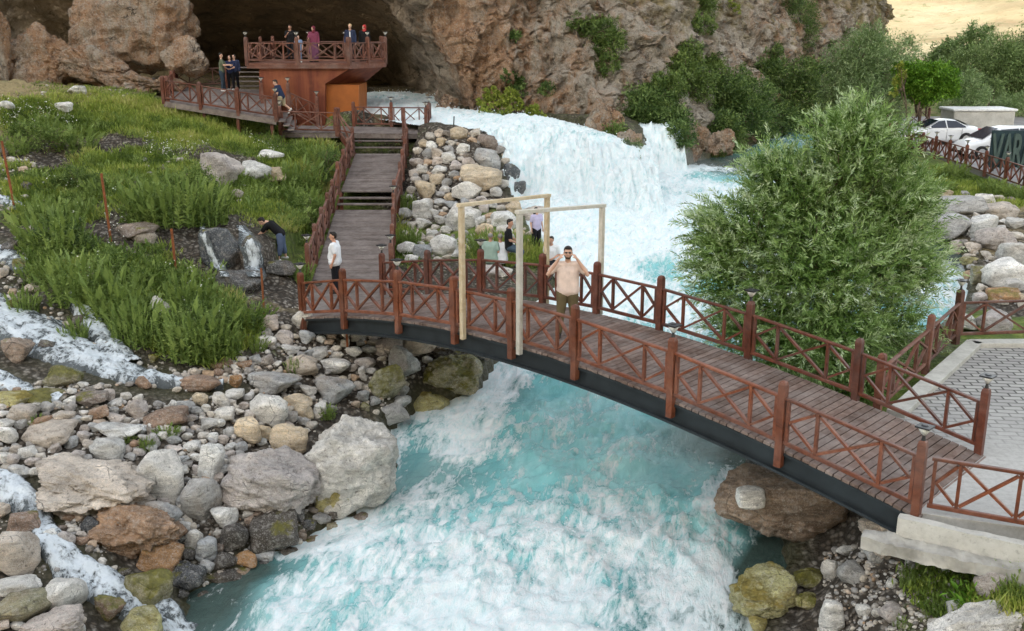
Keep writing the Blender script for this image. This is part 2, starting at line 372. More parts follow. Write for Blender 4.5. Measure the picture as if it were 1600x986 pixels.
def mat_water(name, stream=False):
    k = NT(name); v = k.coord(obj=False)
    def stretched(sc, rot=.32):
        m1 = k.n('ShaderNodeMapping'); m1.inputs['Rotation'].default_value = (0, 0, rot); k.l(v, m1.inputs[0])
        m2 = k.n('ShaderNodeMapping'); m2.inputs['Scale'].default_value = sc; k.l(m1.outputs[0], m2.inputs[0]); return m2.outputs[0]
    def warp(vec, amt, sc):
        w_ = k.noise(vec, sc, 3, .5, 0, 'Color'); s_ = k.n('ShaderNodeVectorMath', operation='SUBTRACT'); k.l(w_, s_.inputs[0]); s_.inputs[1].default_value = (.5, .5, .5)
        m_ = k.n('ShaderNodeVectorMath', operation='SCALE'); k.l(s_.outputs[0], m_.inputs[0]); m_.inputs['Scale'].default_value = amt
        d_ = k.n('ShaderNodeVectorMath', operation='ADD'); k.l(vec, d_.inputs[0]); k.l(m_.outputs[0], d_.inputs[1]); return d_.outputs[0]
    f = warp(stretched((1.0, .5, .5) if not stream else (1, 1, .6)), 1.1 if not stream else .5, .6)
    g = warp(stretched((1.5, .55, .7) if not stream else (1, 1, .5), .2), .8 if not stream else .4, .9)
    a = k.noise(f, .8 if not stream else 2.6, 6, .58, .2); b = k.noise(g, 3.2 if not stream else 8.0, 9, .74, .2); d = k.noise(f, 11 if not stream else 22, 6, .8, .1)
    cN = k.noise(g, 1.5, 7, .66, .3)
    lace = k.math('SUBTRACT', 1.0, k.math('MULTIPLY', k.math('ABSOLUTE', k.math('SUBTRACT', cN, .5)), 11.0), True)
    fm = k.math('ADD', k.math('MULTIPLY', k.math('SUBTRACT', k.attr('foam'), .5), 1.9 if not stream else 1.5), k.math('MULTIPLY', k.math('SUBTRACT', a, .5), 1.9))
    fm = k.math('ADD', fm, k.math('MULTIPLY', k.math('SUBTRACT', b, .5), 2.9)); fm = k.math('ADD', fm, k.math('MULTIPLY', k.math('SUBTRACT', d, .5), .9))
    fm = k.math('ADD', fm, k.math('MULTIPLY', lace, .40))
    if stream:
        deep = k.mix(b, (.03, .032, .028), (.17, .20, .22)); foam = k.mix(d, (.55, .63, .70), (.90, .94, .97))
        fac = k.ramp(fm, [(.02, 0), (.2, .5), (.50, 1)])
    else:
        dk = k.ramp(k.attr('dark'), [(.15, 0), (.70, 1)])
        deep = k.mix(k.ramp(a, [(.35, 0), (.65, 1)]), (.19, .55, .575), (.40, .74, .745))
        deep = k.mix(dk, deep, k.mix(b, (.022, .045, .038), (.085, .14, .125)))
        foam = k.mix(k.ramp(k.math('ADD', k.math('MULTIPLY', d, .5), k.math('MULTIPLY', b, .5)), [(.38, 0), (.58, 1)]), (.64, .83, .86), (.89, .92, .93))
        fac = k.ramp(fm, [(-.0, .0), (.10, .22), (.26, .55), (.62, 1)])
    c = k.mix(fac, deep, foam)
    h = k.math('ADD', k.math('MULTIPLY', b, 1.0), k.math('MULTIPLY', fac, .35)); h = k.math('ADD', h, k.math('MULTIPLY', d, .38)); h = k.math('ADD', h, k.math('MULTIPLY', a, .5))
    rough = k.ramp(fac, [(0, .10), (.6, .45), (1, .7)])
    k.bsdf(c, rough, 0, .5, k.bump(h, .6, .13)); return k.m
M['water'] = mat_water('milky turquoise white water')
M['stream'] = mat_water('clear foaming stream', True)

def mat_leaf(name, stops, trans=.25, rough=.5, spec=.35):
    k = NT(name); a = k.attr('v'); v = k.coord(obj=False)
    n = k.noise(v, 1.1, 4, .6)
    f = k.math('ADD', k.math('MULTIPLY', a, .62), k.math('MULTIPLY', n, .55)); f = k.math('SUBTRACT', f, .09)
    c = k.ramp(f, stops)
    b = k.bsdf(c, rough, 0, spec, done=False)
    t = k.n('ShaderNodeBsdfTranslucent'); k.l(c, t.inputs[0])
    mx = k.n('ShaderNodeMixShader'); mx.inputs[0].default_value = trans; k.l(b, mx.inputs[1]); k.l(t.outputs[0], mx.inputs[2]); k.l(mx.outputs[0], k.out.inputs[0])
    return k.m
M['lf_willow'] = mat_leaf('silver green willow leaves', [(.1, (.022, .05, .010)), (.32, (.11, .21, .035)), (.54, (.31, .45, .15)), (.80, (.70, .80, .56))])
M['lf_willow_far'] = mat_leaf('grey green willow leaves', [(.15, (.05, .10, .025)), (.45, (.21, .32, .11)), (.75, (.44, .55, .30))])
M['lf_olive'] = mat_leaf('olive green leaves', [(.15, (.045, .08, .025)), (.45, (.17, .26, .08)), (.8, (.34, .44, .19))])
M['lf_dark'] = mat_leaf('dark green shrub leaves', [(.15, (.020, .045, .010)), (.45, (.085, .15, .035)), (.75, (.24, .33, .10))])
M['lf_mid'] = mat_leaf('mid green shrub leaves', [(.15, (.045, .08, .02)), (.5, (.13, .20, .045)), (.8, (.26, .34, .10))])
M['lf_bright'] = mat_leaf('bright green leaves', [(.2, (.03, .08, .005)), (.5, (.13, .29, .022)), (.8, (.28, .46, .06))])
M['lf_lime'] = mat_leaf('yellow green sapling leaves', [(.15, (.12, .16, .02)), (.5, (.26, .32, .05)), (.8, (.45, .50, .10))])
M['lf_weed'] = mat_leaf('green weed leaves', [(.12, (.016, .038, .007)), (.40, (.11, .18, .032)), (.75, (.33, .43, .12))])
M['lf_grass'] = mat_leaf('meadow grass', [(.10, (.04, .075, .012)), (.34, (.16, .24, .035)), (.58, (.36, .43, .08)), (.85, (.52, .47, .19))])
M['bark'] = mat_plain('grey brown bark', (.15, .11, .085), .9, 0, .2, .4, 14, .6)
M['twig_grey'] = mat_plain('bare grey twigs', (.30, .27, .24), .9, 0, .2, .2, 14, .2)
M['flower'] = mat_plain('white flowers', (.75, .75, .66), .8, 0, .2, .05, 4, 0)

def _concrete():
    k = NT('pale stained concrete'); v = k.coord(obj=False); n = k.noise(v, 1.2, 8, .7); n2 = k.noise(v, 14, 6, .7)
    c = k.ramp(n, [(.3, (.34, .33, .30)), (.5, (.52, .51, .47)), (.7, (.64, .63, .59))]); c = k.mix(k.ramp(n2, [(.3, .5), (.45, 0)]), c, (.22, .21, .19))
    k.bsdf(c, .9, 0, .2, k.bump(n2, .5, .02)); return k.m
M['concrete'] = _concrete()
def _paving():
    k = NT('grey paving blocks under cement dust'); v = k.coord(obj=False, rot=(0, 0, .12))
    b = k.n('ShaderNodeTexBrick'); b.inputs['Scale'].default_value = 1.0; b.inputs['Mortar Size'].default_value = .022; b.inputs['Mortar Smooth'].default_value = .3
    b.inputs['Brick Width'].default_value = .36; b.inputs['Row Height'].default_value = .19; b.offset = .5
    b.inputs['Color1'].default_value = (.30, .29, .28, 1); b.inputs['Color2'].default_value = (.40, .39, .37, 1); b.inputs['Mortar'].default_value = (.10, .095, .09, 1)
    k.l(v, b.inputs['Vector']); n = k.noise(v, .55, 7, .62); n2 = k.noise(v, 9, 6, .75)
    g = k.n('ShaderNodeNewGeometry'); sp = k.n('ShaderNodeSeparateXYZ'); k.l(g.outputs['Position'], sp.inputs[0])
    near = k.math('MULTIPLY', k.math('SUBTRACT', 18.5, sp.outputs[1]), .30)
    dust = k.ramp(k.math('ADD', k.math('SUBTRACT', n, .5), near), [(.0, 0), (.75, .94)])
    c = k.mix(dust, b.outputs[0], k.ramp(n2, [(.3, (.34, .33, .31)), (.6, (.47, .46, .44))]))
    c = k.mix(k.ramp(k.noise(v, 2.3, 5, .8), [(.63, 0), (.72, .6)]), c, (.16, .14, .12))
    h = k.math('MULTIPLY', b.outputs['Fac'], -1.0); h = k.math('MULTIPLY', h, k.math('SUBTRACT', 1.0, dust)); h = k.math('ADD', h, k.math('MULTIPLY', n2, .25))
    k.bsdf(c, .85, 0, .25, k.bump(h, .6, .015)); return k.m
M['paving'] = _paving()
def _hill():
    k = NT('dry grass hillside'); v = k.coord(obj=False); n = k.noise(v, .05, 7, .62, .5); n2 = k.noise(v, .45, 7, .75); n3 = k.noise(v, .22, 5, .7)
    c = k.ramp(n, [(.3, (.27, .21, .12)), (.5, (.38, .315, .19)), (.7, (.46, .39, .26))])
    c = k.mix(k.ramp(n2, [(.56, 0), (.62, .8)]), c, (.17, .18, .08)); c = k.mix(k.ramp(k.noise(v, .14, 6, .75, .8), [(.52, 0), (.62, .6)]), c, (.34, .24, .14))
    c = k.mix(k.ramp(k.attr('red'), [(0, 0), (1, .8)]), c, k.ramp(n3, [(.3, (.20, .10, .06)), (.7, (.40, .21, .12))]))
    k.bsdf(c, .95, 0, .1, k.bump(n2, .8, .8)); return k.m
M['hill'] = _hill()
# ------------------------------------------------------------ the lie of the land
W_DN = [(0, 13, -2.8), (3, 13, -2.8), (-2, 16.5, -2.6), (0, 20, -2.4), (3, 20, -2.4), (1.5, 24, -2.05), (0, 27, -1.7), (4, 27, -1.6), (1.5, 31, -.8), (5, 31, -.95),
        (3, 35, -.05), (3, 39, .3), (8, 35, -.3), (12, 29, -1.25), (14, 35, -.6), (12, 45, .3), (15, 58, .5), (8, 46, .45), (0, 0, -3.4), (20, 68, .7)]
W_UP = [(-9, 54, 3.1), (-4, 50, 2.8), (0, 48, 2.72), (1.7, 45, 2.58), (3.3, 43.6, 2.35), (4.9, 42, 2.0), (6.8, 49, 2.4), (-1, 44, 2.6), (-4, 60, 3.1), (8, 52, 2.4)]
m_dn, m_up = rbf_fit(W_DN), rbf_fit(W_UP)
LIPX = [-3, -1, 1, 2.5, 4, 5, 5.7, 6.0, 8, 8.6, 30]; LIPY = [42.6, 43.4, 44.6, 44.3, 43.0, 42.1, 42.2, 48.4, 48.6, 80, 95]
def water_z(x, y):
    lip = np.interp(x, LIPX, LIPY); run = np.where(x < 5.9, 4.9, 2.4)
    d = (lip - y) / run                                    # 0 at the lip, 1 at the foot
    e = fbm(np.stack([x * 1.1, y * .25, x * 0], -1), 3) * .22
    d = np.clip(d + e * (np.abs(d - .5) < 1.5), 0, 1)
    up = rbf_eval(m_up, x, y); dn = rbf_eval(m_dn, x, y)
    t = d ** 1.45
    return up * (1 - t) + dn * t, d
LEFT = [P(*q)[:2] for q in [(150, 1100, -2.9), (285, 986, -2.7), (300, 930, -2.65), (400, 885, -2.6), (470, 845, -2.5), (560, 800, -2.45), (622, 735, -2.4), (600, 690, -2.35), (655, 650, -2.25), (745, 620, -2.1),
        (780, 555, -1.7)]] + [(.2, 29.0), (1.6, 31.2), (.9, 33.5), (.4, 36.5), (-.2, 40), (-.6, 43), (-2.6, 44.8), (-5.2, 47.5), (-7.8, 50), (-9, 54), (-8.5, 60)]
RIGHT = [(-3.5, 61), (-2.7, 53.3), (-.8, 51.3), (1.8, 49.8), (3.2, 47.2), (4.6, 45.3), (5.2, 43.6), (5.5, 42.6), (5.8, 44.5), (6.1, 50.5), (8.0, 50.6), (8.0, 48.4), (9.0, 50.5), (12.5, 55.5), (16, 63), (24, 78), (32, 76), (22, 64), (16.8, 54), (15.0, 47), (15.2, 40), (15.6, 34.5), (14.2, 30.8),
         (12.6, 27.6), (10.6, 25.6), (8.6, 26.6), (6.6, 25.4), (5.6, 23), (5.2, 20.5), (5.3, 18.2), (5.0, 16.6), (4.4, 15.9), (3.4, 13.4), (2.6, 10), (3.2, 0), (-6, 0), (-6, 8)]
RIV = LEFT + RIGHT
T_PTS = [  # bank and hillside heights
    *[(*P(px, py, z)[:2], z) for px, py, z in [
    (0, 150, 4.3), (60, 130, 4.3), (250, 160, 3.8), (100, 200, 3.1), (300, 190, 3.1), (420, 240, 2.1), (350, 270, 1.9), (200, 270, 2.1), (0, 250, 2.5), (470, 300, 1.0), (500, 215, 2.2),
    (17, 325, 1.8), (167, 375, 1.25), (272, 430, .6), (410, 490, 0.05), (440, 413, .55), (450, 450, .15), (300, 500, .0), (120, 420, .95), (330, 350, 1.35), (400, 350, 1.1),
    (0, 480, .5), (100, 540, 0.0), (240, 590, -.5), (350, 560, -.4), (120, 480, .45), (400, 600, -.85), (470, 530, -.45), (540, 545, -.7), (0, 620, -.3), (0, 750, -1.0), (120, 720, -.9), (60, 840, -1.5), (100, 870, -1.6), (230, 950, -2.45),
    (250, 700, -1.0), (430, 700, -1.35), (300, 850, -2.2), (400, 830, -2.2), (500, 640, -1.35), (540, 780, -2.2), (600, 600, -1.35), (700, 560, -1.2), (700, 600, -1.7), (0, 986, -1.8), (100, 986, -2.1),
    (660, 640, -2.0), (650, 330, .2), (700, 400, -.15), (640, 440, -.2), (790, 400, -.3), (740, 225, 2.25), (700, 207, 2.6), (660, 250, 1.9), (790, 300, .9), (820, 350, .3), (870, 396, -.15), (700, 300, .9), (560, 330, .2),
    (930, 398, -.3), (560, 430, -.35), (550, 470, -.4), (1560, 500, -.6), (1600, 380, -.2), (1520, 330, -.3), (1600, 330, -.15), (1560, 300, -.1), (1480, 270, -.15), (1540, 420, -.5), (1600, 440, -.5),
    (1330, 885, -2.2), (1450, 862, -.85), (1500, 960, -1.1), (1600, 986, -.85), (1300, 986, -2.2), (1400, 920, -1.45), (1375, 840, -1.1), (1600, 905, -.5), (1540, 890, -.6), (1420, 890, -1.15), (1230, 720, -1.9)]],
    (7.3, 22.5, -.7), (6.6, 19.5, -.8), (8.5, 24.5, -.9), (6.2, 17.4, -1.0), (6.3, 15.6, -1.1), (9.5, 23.5, -.5), (12.2, 24.0, -.5), (14, 26, -.5), (9, 18, -.4), (12, 18, -.3), (9, 15, -.5), (14, 14, -.3), (9, 11.2, -.75), (7.2, 14.2, -.5), (9, 13, -.45), (20, 20, -.3), (24, 30, -.2), (30, 40, -.2), (24, 50, -.15), (27, 60, -.15), (40, 60, -.2), (60, 60, -.2), (40, 90, -.2), (27, 75, -.1),
    (20, 45, -.1), (18, 38, -.15), (34, 76, 0.1), (55, 110, 0), (45, 125, 0), (9, 51, 1.0), (5.4, 47, 2.6), (16, 67, 1.0), (-3, 47.8, 2.6), (-6.7, 46, 2.0), (-10, 46, 2.2), (-14, 47, 3.3), (-11, 50, 2.9), (-9.5, 53, 3.2), (-15, 51, 3.7), (-18, 54, 4.0), (-20, 49, 4.1), (-12, 60, 3.4), (-9, 66, 3.3), (-3, 66, 3.3),
    (-24, 56, 4.6), (-30, 50, 4.6), (-30, 30, 2.9), (-24, 24, 1.3), (-18, 18, -.3), (-20, 8, -1.4), (-10, 8, -2.4), (12, 4, -1.4), (30, 4, -.5), (30, 20, -.3), (-40, 0, 0), (40, -30, 0), (-40, -40, 2), (0, -30, -3.5), (0, -70, -3.9), (-60, 50, 8), (-60, 10, 6), (70, 20, 1), (80, 90, 0), (-50, 90, 14), (0, 90, 8), (20, 95, 4)]
m_t = rbf_fit(T_PTS, .01)
PLAZA = [(6.0, 13.78), (7.72, 15.86), (6.95, 17.75), (10.28, 22.25), (34, 22.6), (34, 6), (12.5, 11.5)]
UNDER = [([(-7.0, 28), (-2.9, 28), (-4.2, 37.5), (-7.2, 37.5)], lambda x, y: -.35 + .055 * (y - 28) + .0 * x), ([(-7.3, 37.5), (-4.1, 37.5), (-4.1, 44.6), (-7.6, 44.6)], lambda x, y: .55 + .13 * (y - 38)),
         ([(-11, 44.3), (-3.3, 44.3), (-3.3, 47.7), (-11, 47.7)], lambda x, y: 2.1 + 0 * x), ([(-16.8, 45.8), (-10, 44), (-10, 51), (-17, 52)], lambda x, y: 3.55 - .12 * (x + 16) * 1.0 + .09 * (y - 46) - .15)]
def terrain_z(x, y, detail=True):
    z = rbf_eval(m_t, x, y)
    far = sstep(70, 130, np.hypot(x, y - 30)); z = z * (1 - far) + far * np.clip(z, -4, 6)
    if detail:
        p = np.stack([x * .8, y * .8, x * 0 + 3.3], -1); z = z + fbm(p, 5, gain=.55) * .22 * sstep(-.5, 1.0, np.abs(z + .2)) + .05 * fbm(p * 5, 3)
    wz, d = water_z(x, y)
    sd = seg_dist(x, y, RIV); ins = inside(x, y, RIV)
    bank = wz + .10 + .25 * sd + .12 * fbm(np.stack([x * 1.4, y * 1.4, x * 0], -1), 3)
    z = np.where(~ins & (sd < 2.5), np.maximum(z, np.minimum(bank, z + 1.2) * (1 - sstep(.8, 2.5, sd)) + z * sstep(.8, 2.5, sd)), z)
    bed = wz - .12 - .9 * sstep(0, 1.6, sd)
    z = np.where(ins, np.minimum(bed, 50), z)
    # nothing pokes through the paved terrace or the car park
    pl = inside(x, y, PLAZA) | ((x > 22.8) & (y > 36) & (y < 84)); z = np.where(pl, np.minimum(z, -.25), z)
    for poly, fz in UNDER:
        pl = inside(x, y, poly); z = np.where(pl & ~ins, np.minimum(z, fz(x, y)), z)
    nearp = seg_dist(x, y, PLAZA) < .35; z = np.where(nearp & ~ins, np.minimum(z, -.22), z)
    return z, sd, ins
def axis(a, b, step, lo, hi):
    m = np.arange(a, b, step); l = [a]; s = step
    while l[-1] > lo: s *= 1.16; l.append(l[-1] - s)
    h = [b]; s = step
    while h[-1] < hi: s *= 1.16; h.append(h[-1] + s)
    return np.array(l[1:][::-1] + list(m) + h)
XS = axis(-21, 20, .13, -260, 320); YS = axis(10, 56, .13, -160, 130)
gx, gy = np.meshgrid(XS, YS); gz, sd, ins = terrain_z(gx, gy)
def grid_faces(ny, nx):
    i = np.arange(ny * nx).reshape(ny, nx)
    return np.stack([i[:-1, :-1].ravel(), i[:-1, 1:].ravel(), i[1:, 1:].ravel(), i[1:, :-1].ravel()], 1)
TV = np.stack([gx, gy, gz], -1).reshape(-1, 3); TF = grid_faces(*gx.shape)
me = raw_mesh('ground', TV, TF, True, mats=[M['ground']])
def hints(pts, x, y, rad=1.0):
    """inverse distance blend of (X, Y, value)"""
    num = 0; den = 1e-9
    for a, b, v in pts:
        wgt = 1 / (((x - a) ** 2 + (y - b) ** 2) + rad * rad) ** 2; num = num + wgt * v; den = den + wgt
    return num / den
def GP(px, py):   # rough ground point below a picture ray
    d = ray(px, py); t = 12.0
    for _ in range(400):
        p = CAM + d * t
        if p[2] < rbf_eval(m_t, np.array([p[0]]), np.array([p[1]]))[0]: break
        t += .25
    return p
GRASS = [(165, 235, .1), (45, 255, .15), (190, 372, .1), (400, 375, .1), (375, 455, .1), (330, 400, .15), (450, 470, .1), (425, 470, .1), (240, 400, .4), (20, 370, .1), (150, 320, .4), (420, 215, .4), (100, 180, 1), (300, 200, 1), (450, 200, .9), (200, 250, .9), (450, 260, .9), (480, 330, 1), (400, 300, .9), (480, 400, .9), (100, 300, .9), (270, 280, 1), (100, 400, 1), (200, 450, 1), (330, 520, .9), (330, 470, .9),
         (60, 340, .6), (330, 250, .3), (390, 270, .2), (370, 390, .3), (0, 500, .1), (130, 560, 0), (250, 600, .1), (570, 185, 0), (610, 180, 0), (450, 500, .3), (100, 100, 0), (250, 130, .05), (180, 120, .05), (20, 145, .3), (40, 650, .2), (200, 700, 0), (400, 650, 0), (600, 560, 0), (500, 700, 0), (60, 900, 0), (700, 280, 0), (760, 380, .8), (640, 380, .6), (700, 430, .3),
         (640, 560, 0), (400, 570, .3), (1440, 900, .35), (1500, 880, .6), (1560, 940, .3), (1380, 880, 0), (1330, 950, 0), (1600, 900, .8), (1550, 300, .9), (1480, 280, .8), (1540, 350, .1), (1590, 400, 0), (1580, 470, .1), (1580, 515, .8), (10, 260, .5), (0, 420, .2)]
GH = [(*GP(a, b)[:2], v) for a, b, v in GRASS] + [(7, 21, .7), (9, 24, .5), (-30, 20, .6), (-30, 40, .7), (40, 100, .7), (60, 60, .6), (-10, 56, 0), (0, 60, 0), (5.4, 47, .4), (12, 57, .4), (9, 51, .4)]
grass = hints(GH, gx, gy, .8)
DRY = [(80, 110, .9), (30, 148, .75), (110, 165, .6), (230, 130, .6), (150, 90, .7), (440, 215, .5), (300, 230, .3), (380, 215, .45), (250, 180, .1), (300, 400, 0), (500, 260, 0), (560, 600, 0), (0, 500, 0), (1440, 880, .25), (1600, 300, .1), (1550, 330, .5), (200, 600, 0), (700, 300, 0), (1480, 300, .6), (460, 500, .35)]
DH = [(*GP(a, b)[:2], v) for a, b, v in DRY] + [(40, 100, .5), (90, 100, 1), (-40, 50, .8), (0, 20, 0), (8, 20, 0)]
dry = hints(DH, gx, gy, 1)
wet = np.clip(1 - sd / .7, 0, 1); wet = np.where(ins, 1, wet)
STREAM_W = []
for nm, arr in (('grass', grass), ('dry', dry)): add_attr(me, nm, np.asarray(arr).ravel())
ground = tag(link('ground', me), kind='structure')
gw = wet.ravel().copy()

# river surface
xs = np.arange(-10, 18, .085); ys = np.concatenate([np.arange(4, 14, .2), np.arange(14, 46, .085), np.arange(46, 80, .16)])
rx, ry = np.meshgrid(xs, ys); rz, rd = water_z(rx, ry)
rs = seg_dist(rx, ry, RIV); rin = inside(rx, ry, RIV)
FOAM = [(900, 250, 1.25), (850, 220, .9), (930, 215, .8), (820, 205, .9), (680, 180, .95), (600, 165, .9), (750, 190, .95), (1020, 220, 1.1), (880, 320, 1.4), (950, 330, 1.4), (900, 380, 1.2), (1000, 380, 1.1), (1050, 350, .95), (970, 450, .95), (1040, 440, .6), (1060, 300, .8), (1120, 280, .45), (1120, 250, .15), (1180, 240, .3),
        (1040, 270, 1.1), (800, 570, .62), (900, 580, .5), (1000, 600, .32), (1080, 640, .25), (1130, 690, .08), (850, 640, .42), (720, 650, .75), (680, 700, .62), (770, 700, .72), (900, 700, .45), (1000, 700, .40), (1060, 740, .30), (650, 780, .68), (760, 760, .55), (880, 800, .62), (960, 830, .75),
        (1020, 760, .35), (1140, 780, .75), (1080, 820, .62), (1180, 840, .6), (1100, 900, .8), (900, 880, .72), (800, 900, .72), (650, 880, .72), (540, 870, .75), (500, 930, .70), (420, 900, .15), (380, 950, .35), (330, 970, .3), (460, 868, .8), (500, 850, .75), (440, 900, .65), (450, 960, .7), (400, 960, .45), (560, 815, .7), (700, 960, .9), (850, 960, .85), (1000, 960, .75), (560, 960, .65), (1200, 900, .25), (1160, 960, .7), (1220, 880, .1),
        (620, 770, .3), (650, 740, .3), (1500, 470, .85), (1480, 430, .7), (1500, 395, .15), (1450, 500, .55), (780, 600, .8), (760, 620, .85), (830, 750, .35), (900, 420, 1.0)]
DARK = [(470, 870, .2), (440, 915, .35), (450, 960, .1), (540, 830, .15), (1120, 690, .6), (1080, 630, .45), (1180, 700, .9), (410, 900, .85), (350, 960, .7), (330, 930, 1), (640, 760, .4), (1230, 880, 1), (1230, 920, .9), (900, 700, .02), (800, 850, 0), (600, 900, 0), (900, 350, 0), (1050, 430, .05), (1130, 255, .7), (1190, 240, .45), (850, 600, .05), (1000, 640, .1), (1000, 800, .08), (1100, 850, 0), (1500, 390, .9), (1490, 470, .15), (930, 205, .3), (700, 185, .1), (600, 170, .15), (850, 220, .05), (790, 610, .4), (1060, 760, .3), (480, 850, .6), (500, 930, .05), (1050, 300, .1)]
def WP(px, py):
    d = ray(px, py); t = 12.0
    for _ in range(600):
        p = CAM + d * t
        if p[2] < water_z(np.array([p[0]]), np.array([p[1]]))[0][0]: break
        t += .12
    return p
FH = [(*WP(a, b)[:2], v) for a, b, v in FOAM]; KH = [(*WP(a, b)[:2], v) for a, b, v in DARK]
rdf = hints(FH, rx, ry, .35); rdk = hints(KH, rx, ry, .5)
edge = np.where(rin, rs, 0); rdf = np.where(ry < 27.5, .5 + (rdf - .58) * 1.2, np.minimum(rdf, .98) - .07) + .25 * (1 - sstep(.05, .5, edge)) * (rdk < .5)
calm = np.clip(1 - rdk, .25, 1)
q = np.stack([rx * .9 + .6 * fbm(np.stack([rx * .4, ry * .3, rx * 0], -1), 3), ry * .55, rx * 0 + 1.7], -1)
amp = .30 * calm * sstep(0, 1.2, edge)
qr = np.stack([rx * .85 + ry * .25 + .5 * fbm(np.stack([rx * .7, ry * .7, rx * 0 + 4], -1), 3), ry * 1.15 - rx * .3, rx * 0 + 2.2], -1)
hgt = amp * ((ridge(q * .5, 3, gain=.5) - .35) * .38 + (ridge(qr * .8, 4, gain=.6) - .3) * .42) + .06 * calm * fbm(q * 2.8, 4, gain=.6) + .05 * calm * ridge(q * 7, 2)
fall = (rd > .02) & (rd < .98)
qs = np.stack([rx * 2.6, ry * .45, rx * 0 + 5], -1)
streak = ridge(qs, 4, gain=.6)
hgt = np.where(fall, .26 * (streak - .6) + .12 * fbm(q * 5, 4, gain=.6), hgt)
foot = np.exp(-((rd - 1.0) ** 2) * 30); hgt = hgt + .0 * foot
rz2 = rz + hgt
RV = np.stack([rx, ry, rz2], -1).reshape(-1, 3); RF = grid_faces(*rx.shape)
keep = ((rin | (rs < .55)).ravel())[RF].all(1)
# drop the sheet where the bank is well above it
Fk = RF[keep]; used = np.unique(Fk); mp = np.full(len(RV), -1); mp[used] = np.arange(len(used)); Fk = mp[Fk]
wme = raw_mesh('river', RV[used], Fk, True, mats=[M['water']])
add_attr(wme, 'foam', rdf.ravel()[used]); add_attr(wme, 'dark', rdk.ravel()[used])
river = tag(link('river', wme), kind='structure')

# flying drops over the foam
def spray():
    rg = np.random.default_rng(21); P0 = RV[used]; fm_ = rdf.ravel()[used]; ok = np.where((fm_ > .55) & (rdk.ravel()[used] < .3) & (P0[:, 1] > 13))[0]
    hl = hgt.ravel()[used]; wgt = np.exp(hl[ok] * 9) * (1 + 2.5 * ((P0[ok, 1] > 37) & (P0[ok, 1] < 41.5))); idx = rg.choice(ok, 4200, p=wgt / wgt.sum())
    c = P0[idx] + np.stack([rg.normal(size=4200) * .06, rg.normal(size=4200) * .06, rg.exponential(.07, 4200) + .02], 1); r = rg.uniform(.006, .022, 4200) * (1 + (P0[idx, 1] > 30) * .5)
    oc = np.array([[1,0,0],[-1,0,0],[0,1,0],[0,-1,0],[0,0,1],[0,0,-1]]); of = np.array([[0,2,4],[2,1,4],[1,3,4],[3,0,4],[2,0,5],[1,2,5],[3,1,5],[0,3,5]])
    V = (c[:, None] + oc[None] * r[:, None, None]).reshape(-1, 3); F = (of[None] + 6 * np.arange(4200)[:, None, None]).reshape(-1, 3)
    tag(link('water_spray', raw_mesh('water_spray', V, F, True, mats=[mat_plain('white water drops', (.82, .90, .92), .4, 0, .5, .02, 5, 0)])), 'fine white drops flying over the rapids and the foot of the falls', 'spray', kind='stuff')
spray()
bm_ = bmesh.new(); bmesh.ops.create_icosphere(bm_, subdivisions=4, radius=1); mm_ = bpy.data.meshes.new('mist'); bm_.to_mesh(mm_); bm_.free()
k_ = NT('thin water mist'); pv_ = k_.n('ShaderNodeVolumePrincipled'); pv_.inputs['Color'].default_value = (.95, .97, 1, 1); pv_.inputs['Density'].default_value = .035; pv_.inputs['Anisotropy'].default_value = .2; k_.l(pv_.outputs[0], k_.out.inputs['Volume']); mm_.materials.append(k_.m)
mo_ = tag(link('mist', mm_, loc=(3.6, 40.6, 1.0)), 'thin mist hanging over the foot of the waterfall', 'mist', kind='stuff'); mo_.scale = (5.0, 3.0, 1.7)

# cliffs and the mouth of the cave
ST = [  # bottom xy z | at z=9.5 | at the top, top height | warm, dry, cave
    ((-42, 40, 5), (-44, 41), (-60, 46), 40, .5, .4, 0), ((-30, 57, 4.4), (-30, 55.5), (-40, 62), 38, .2, .0, .35), ((-26, 61, 4.5), (-25.5, 57), (-28, 66), 38, .1, 0, .6), ((-23, 62, 4), (-21, 56), (-22, 66), 38, .2, 0, .7), ((-20, 67, 3.6), (-17, 55.5), (-18, 65), 38, 0, 0, 1),
    ((-15, 70, 3.2), (-12, 55), (-12, 64), 38, 0, 0, 1), ((-9, 69, 3), (-8, 54), (-8, 63), 38, 0, 0, 1), ((-5.6, 63, 3), (-6.2, 52.5), (-6, 62), 38, 0, 0, .8), ((-3.6, 56.5, 2.9), (-5.5, 51.5), (-4.6, 62), 38, .15, 0, .45),
    ((-2.7, 53.2, 2.8), (-4.8, 52), (-3, 63), 38, .8, 0, .05), ((-.6, 52.2, 2.7), (-1.6, 54), (0, 66), 38, .75, 0, 0), ((1.5, 51.5, 2.6), (1.2, 54.8), (3, 70), 38, .5, .1, 0), ((4.2, 50.8, 2.4), (4.2, 55.6), (8, 74), 36, .35, .25, 0), ((6.6, 51.2, 1.6), (7.2, 57.5), (13, 80), 34, .2, .5, 0), ((9, 53, .7), (10.3, 62), (20, 88), 30, .2, .6, 0),
    ((11.2, 56.6, .6), (13, 68), (26, 96), 26, .3, .55, 0), ((16, 65, .7), (18.6, 76), (36, 104), 22, .45, .45, 0), ((22, 76, .8), (25, 86), (35, 112), 17, .35, .5, 0), ((27.5, 88, 0), (31, 97), (38, 116), 12.5, .2, .65, 0), ((34, 100, 0), (35.8, 106), (40, 116), 7.6, .2, .7, 0), ((37, 112, 0), (39, 122), (42, 130), 5.0, .2, .9, 0), ((42, 140, -1), (44, 145), (46, 150), 5, .2, .9, 0)]
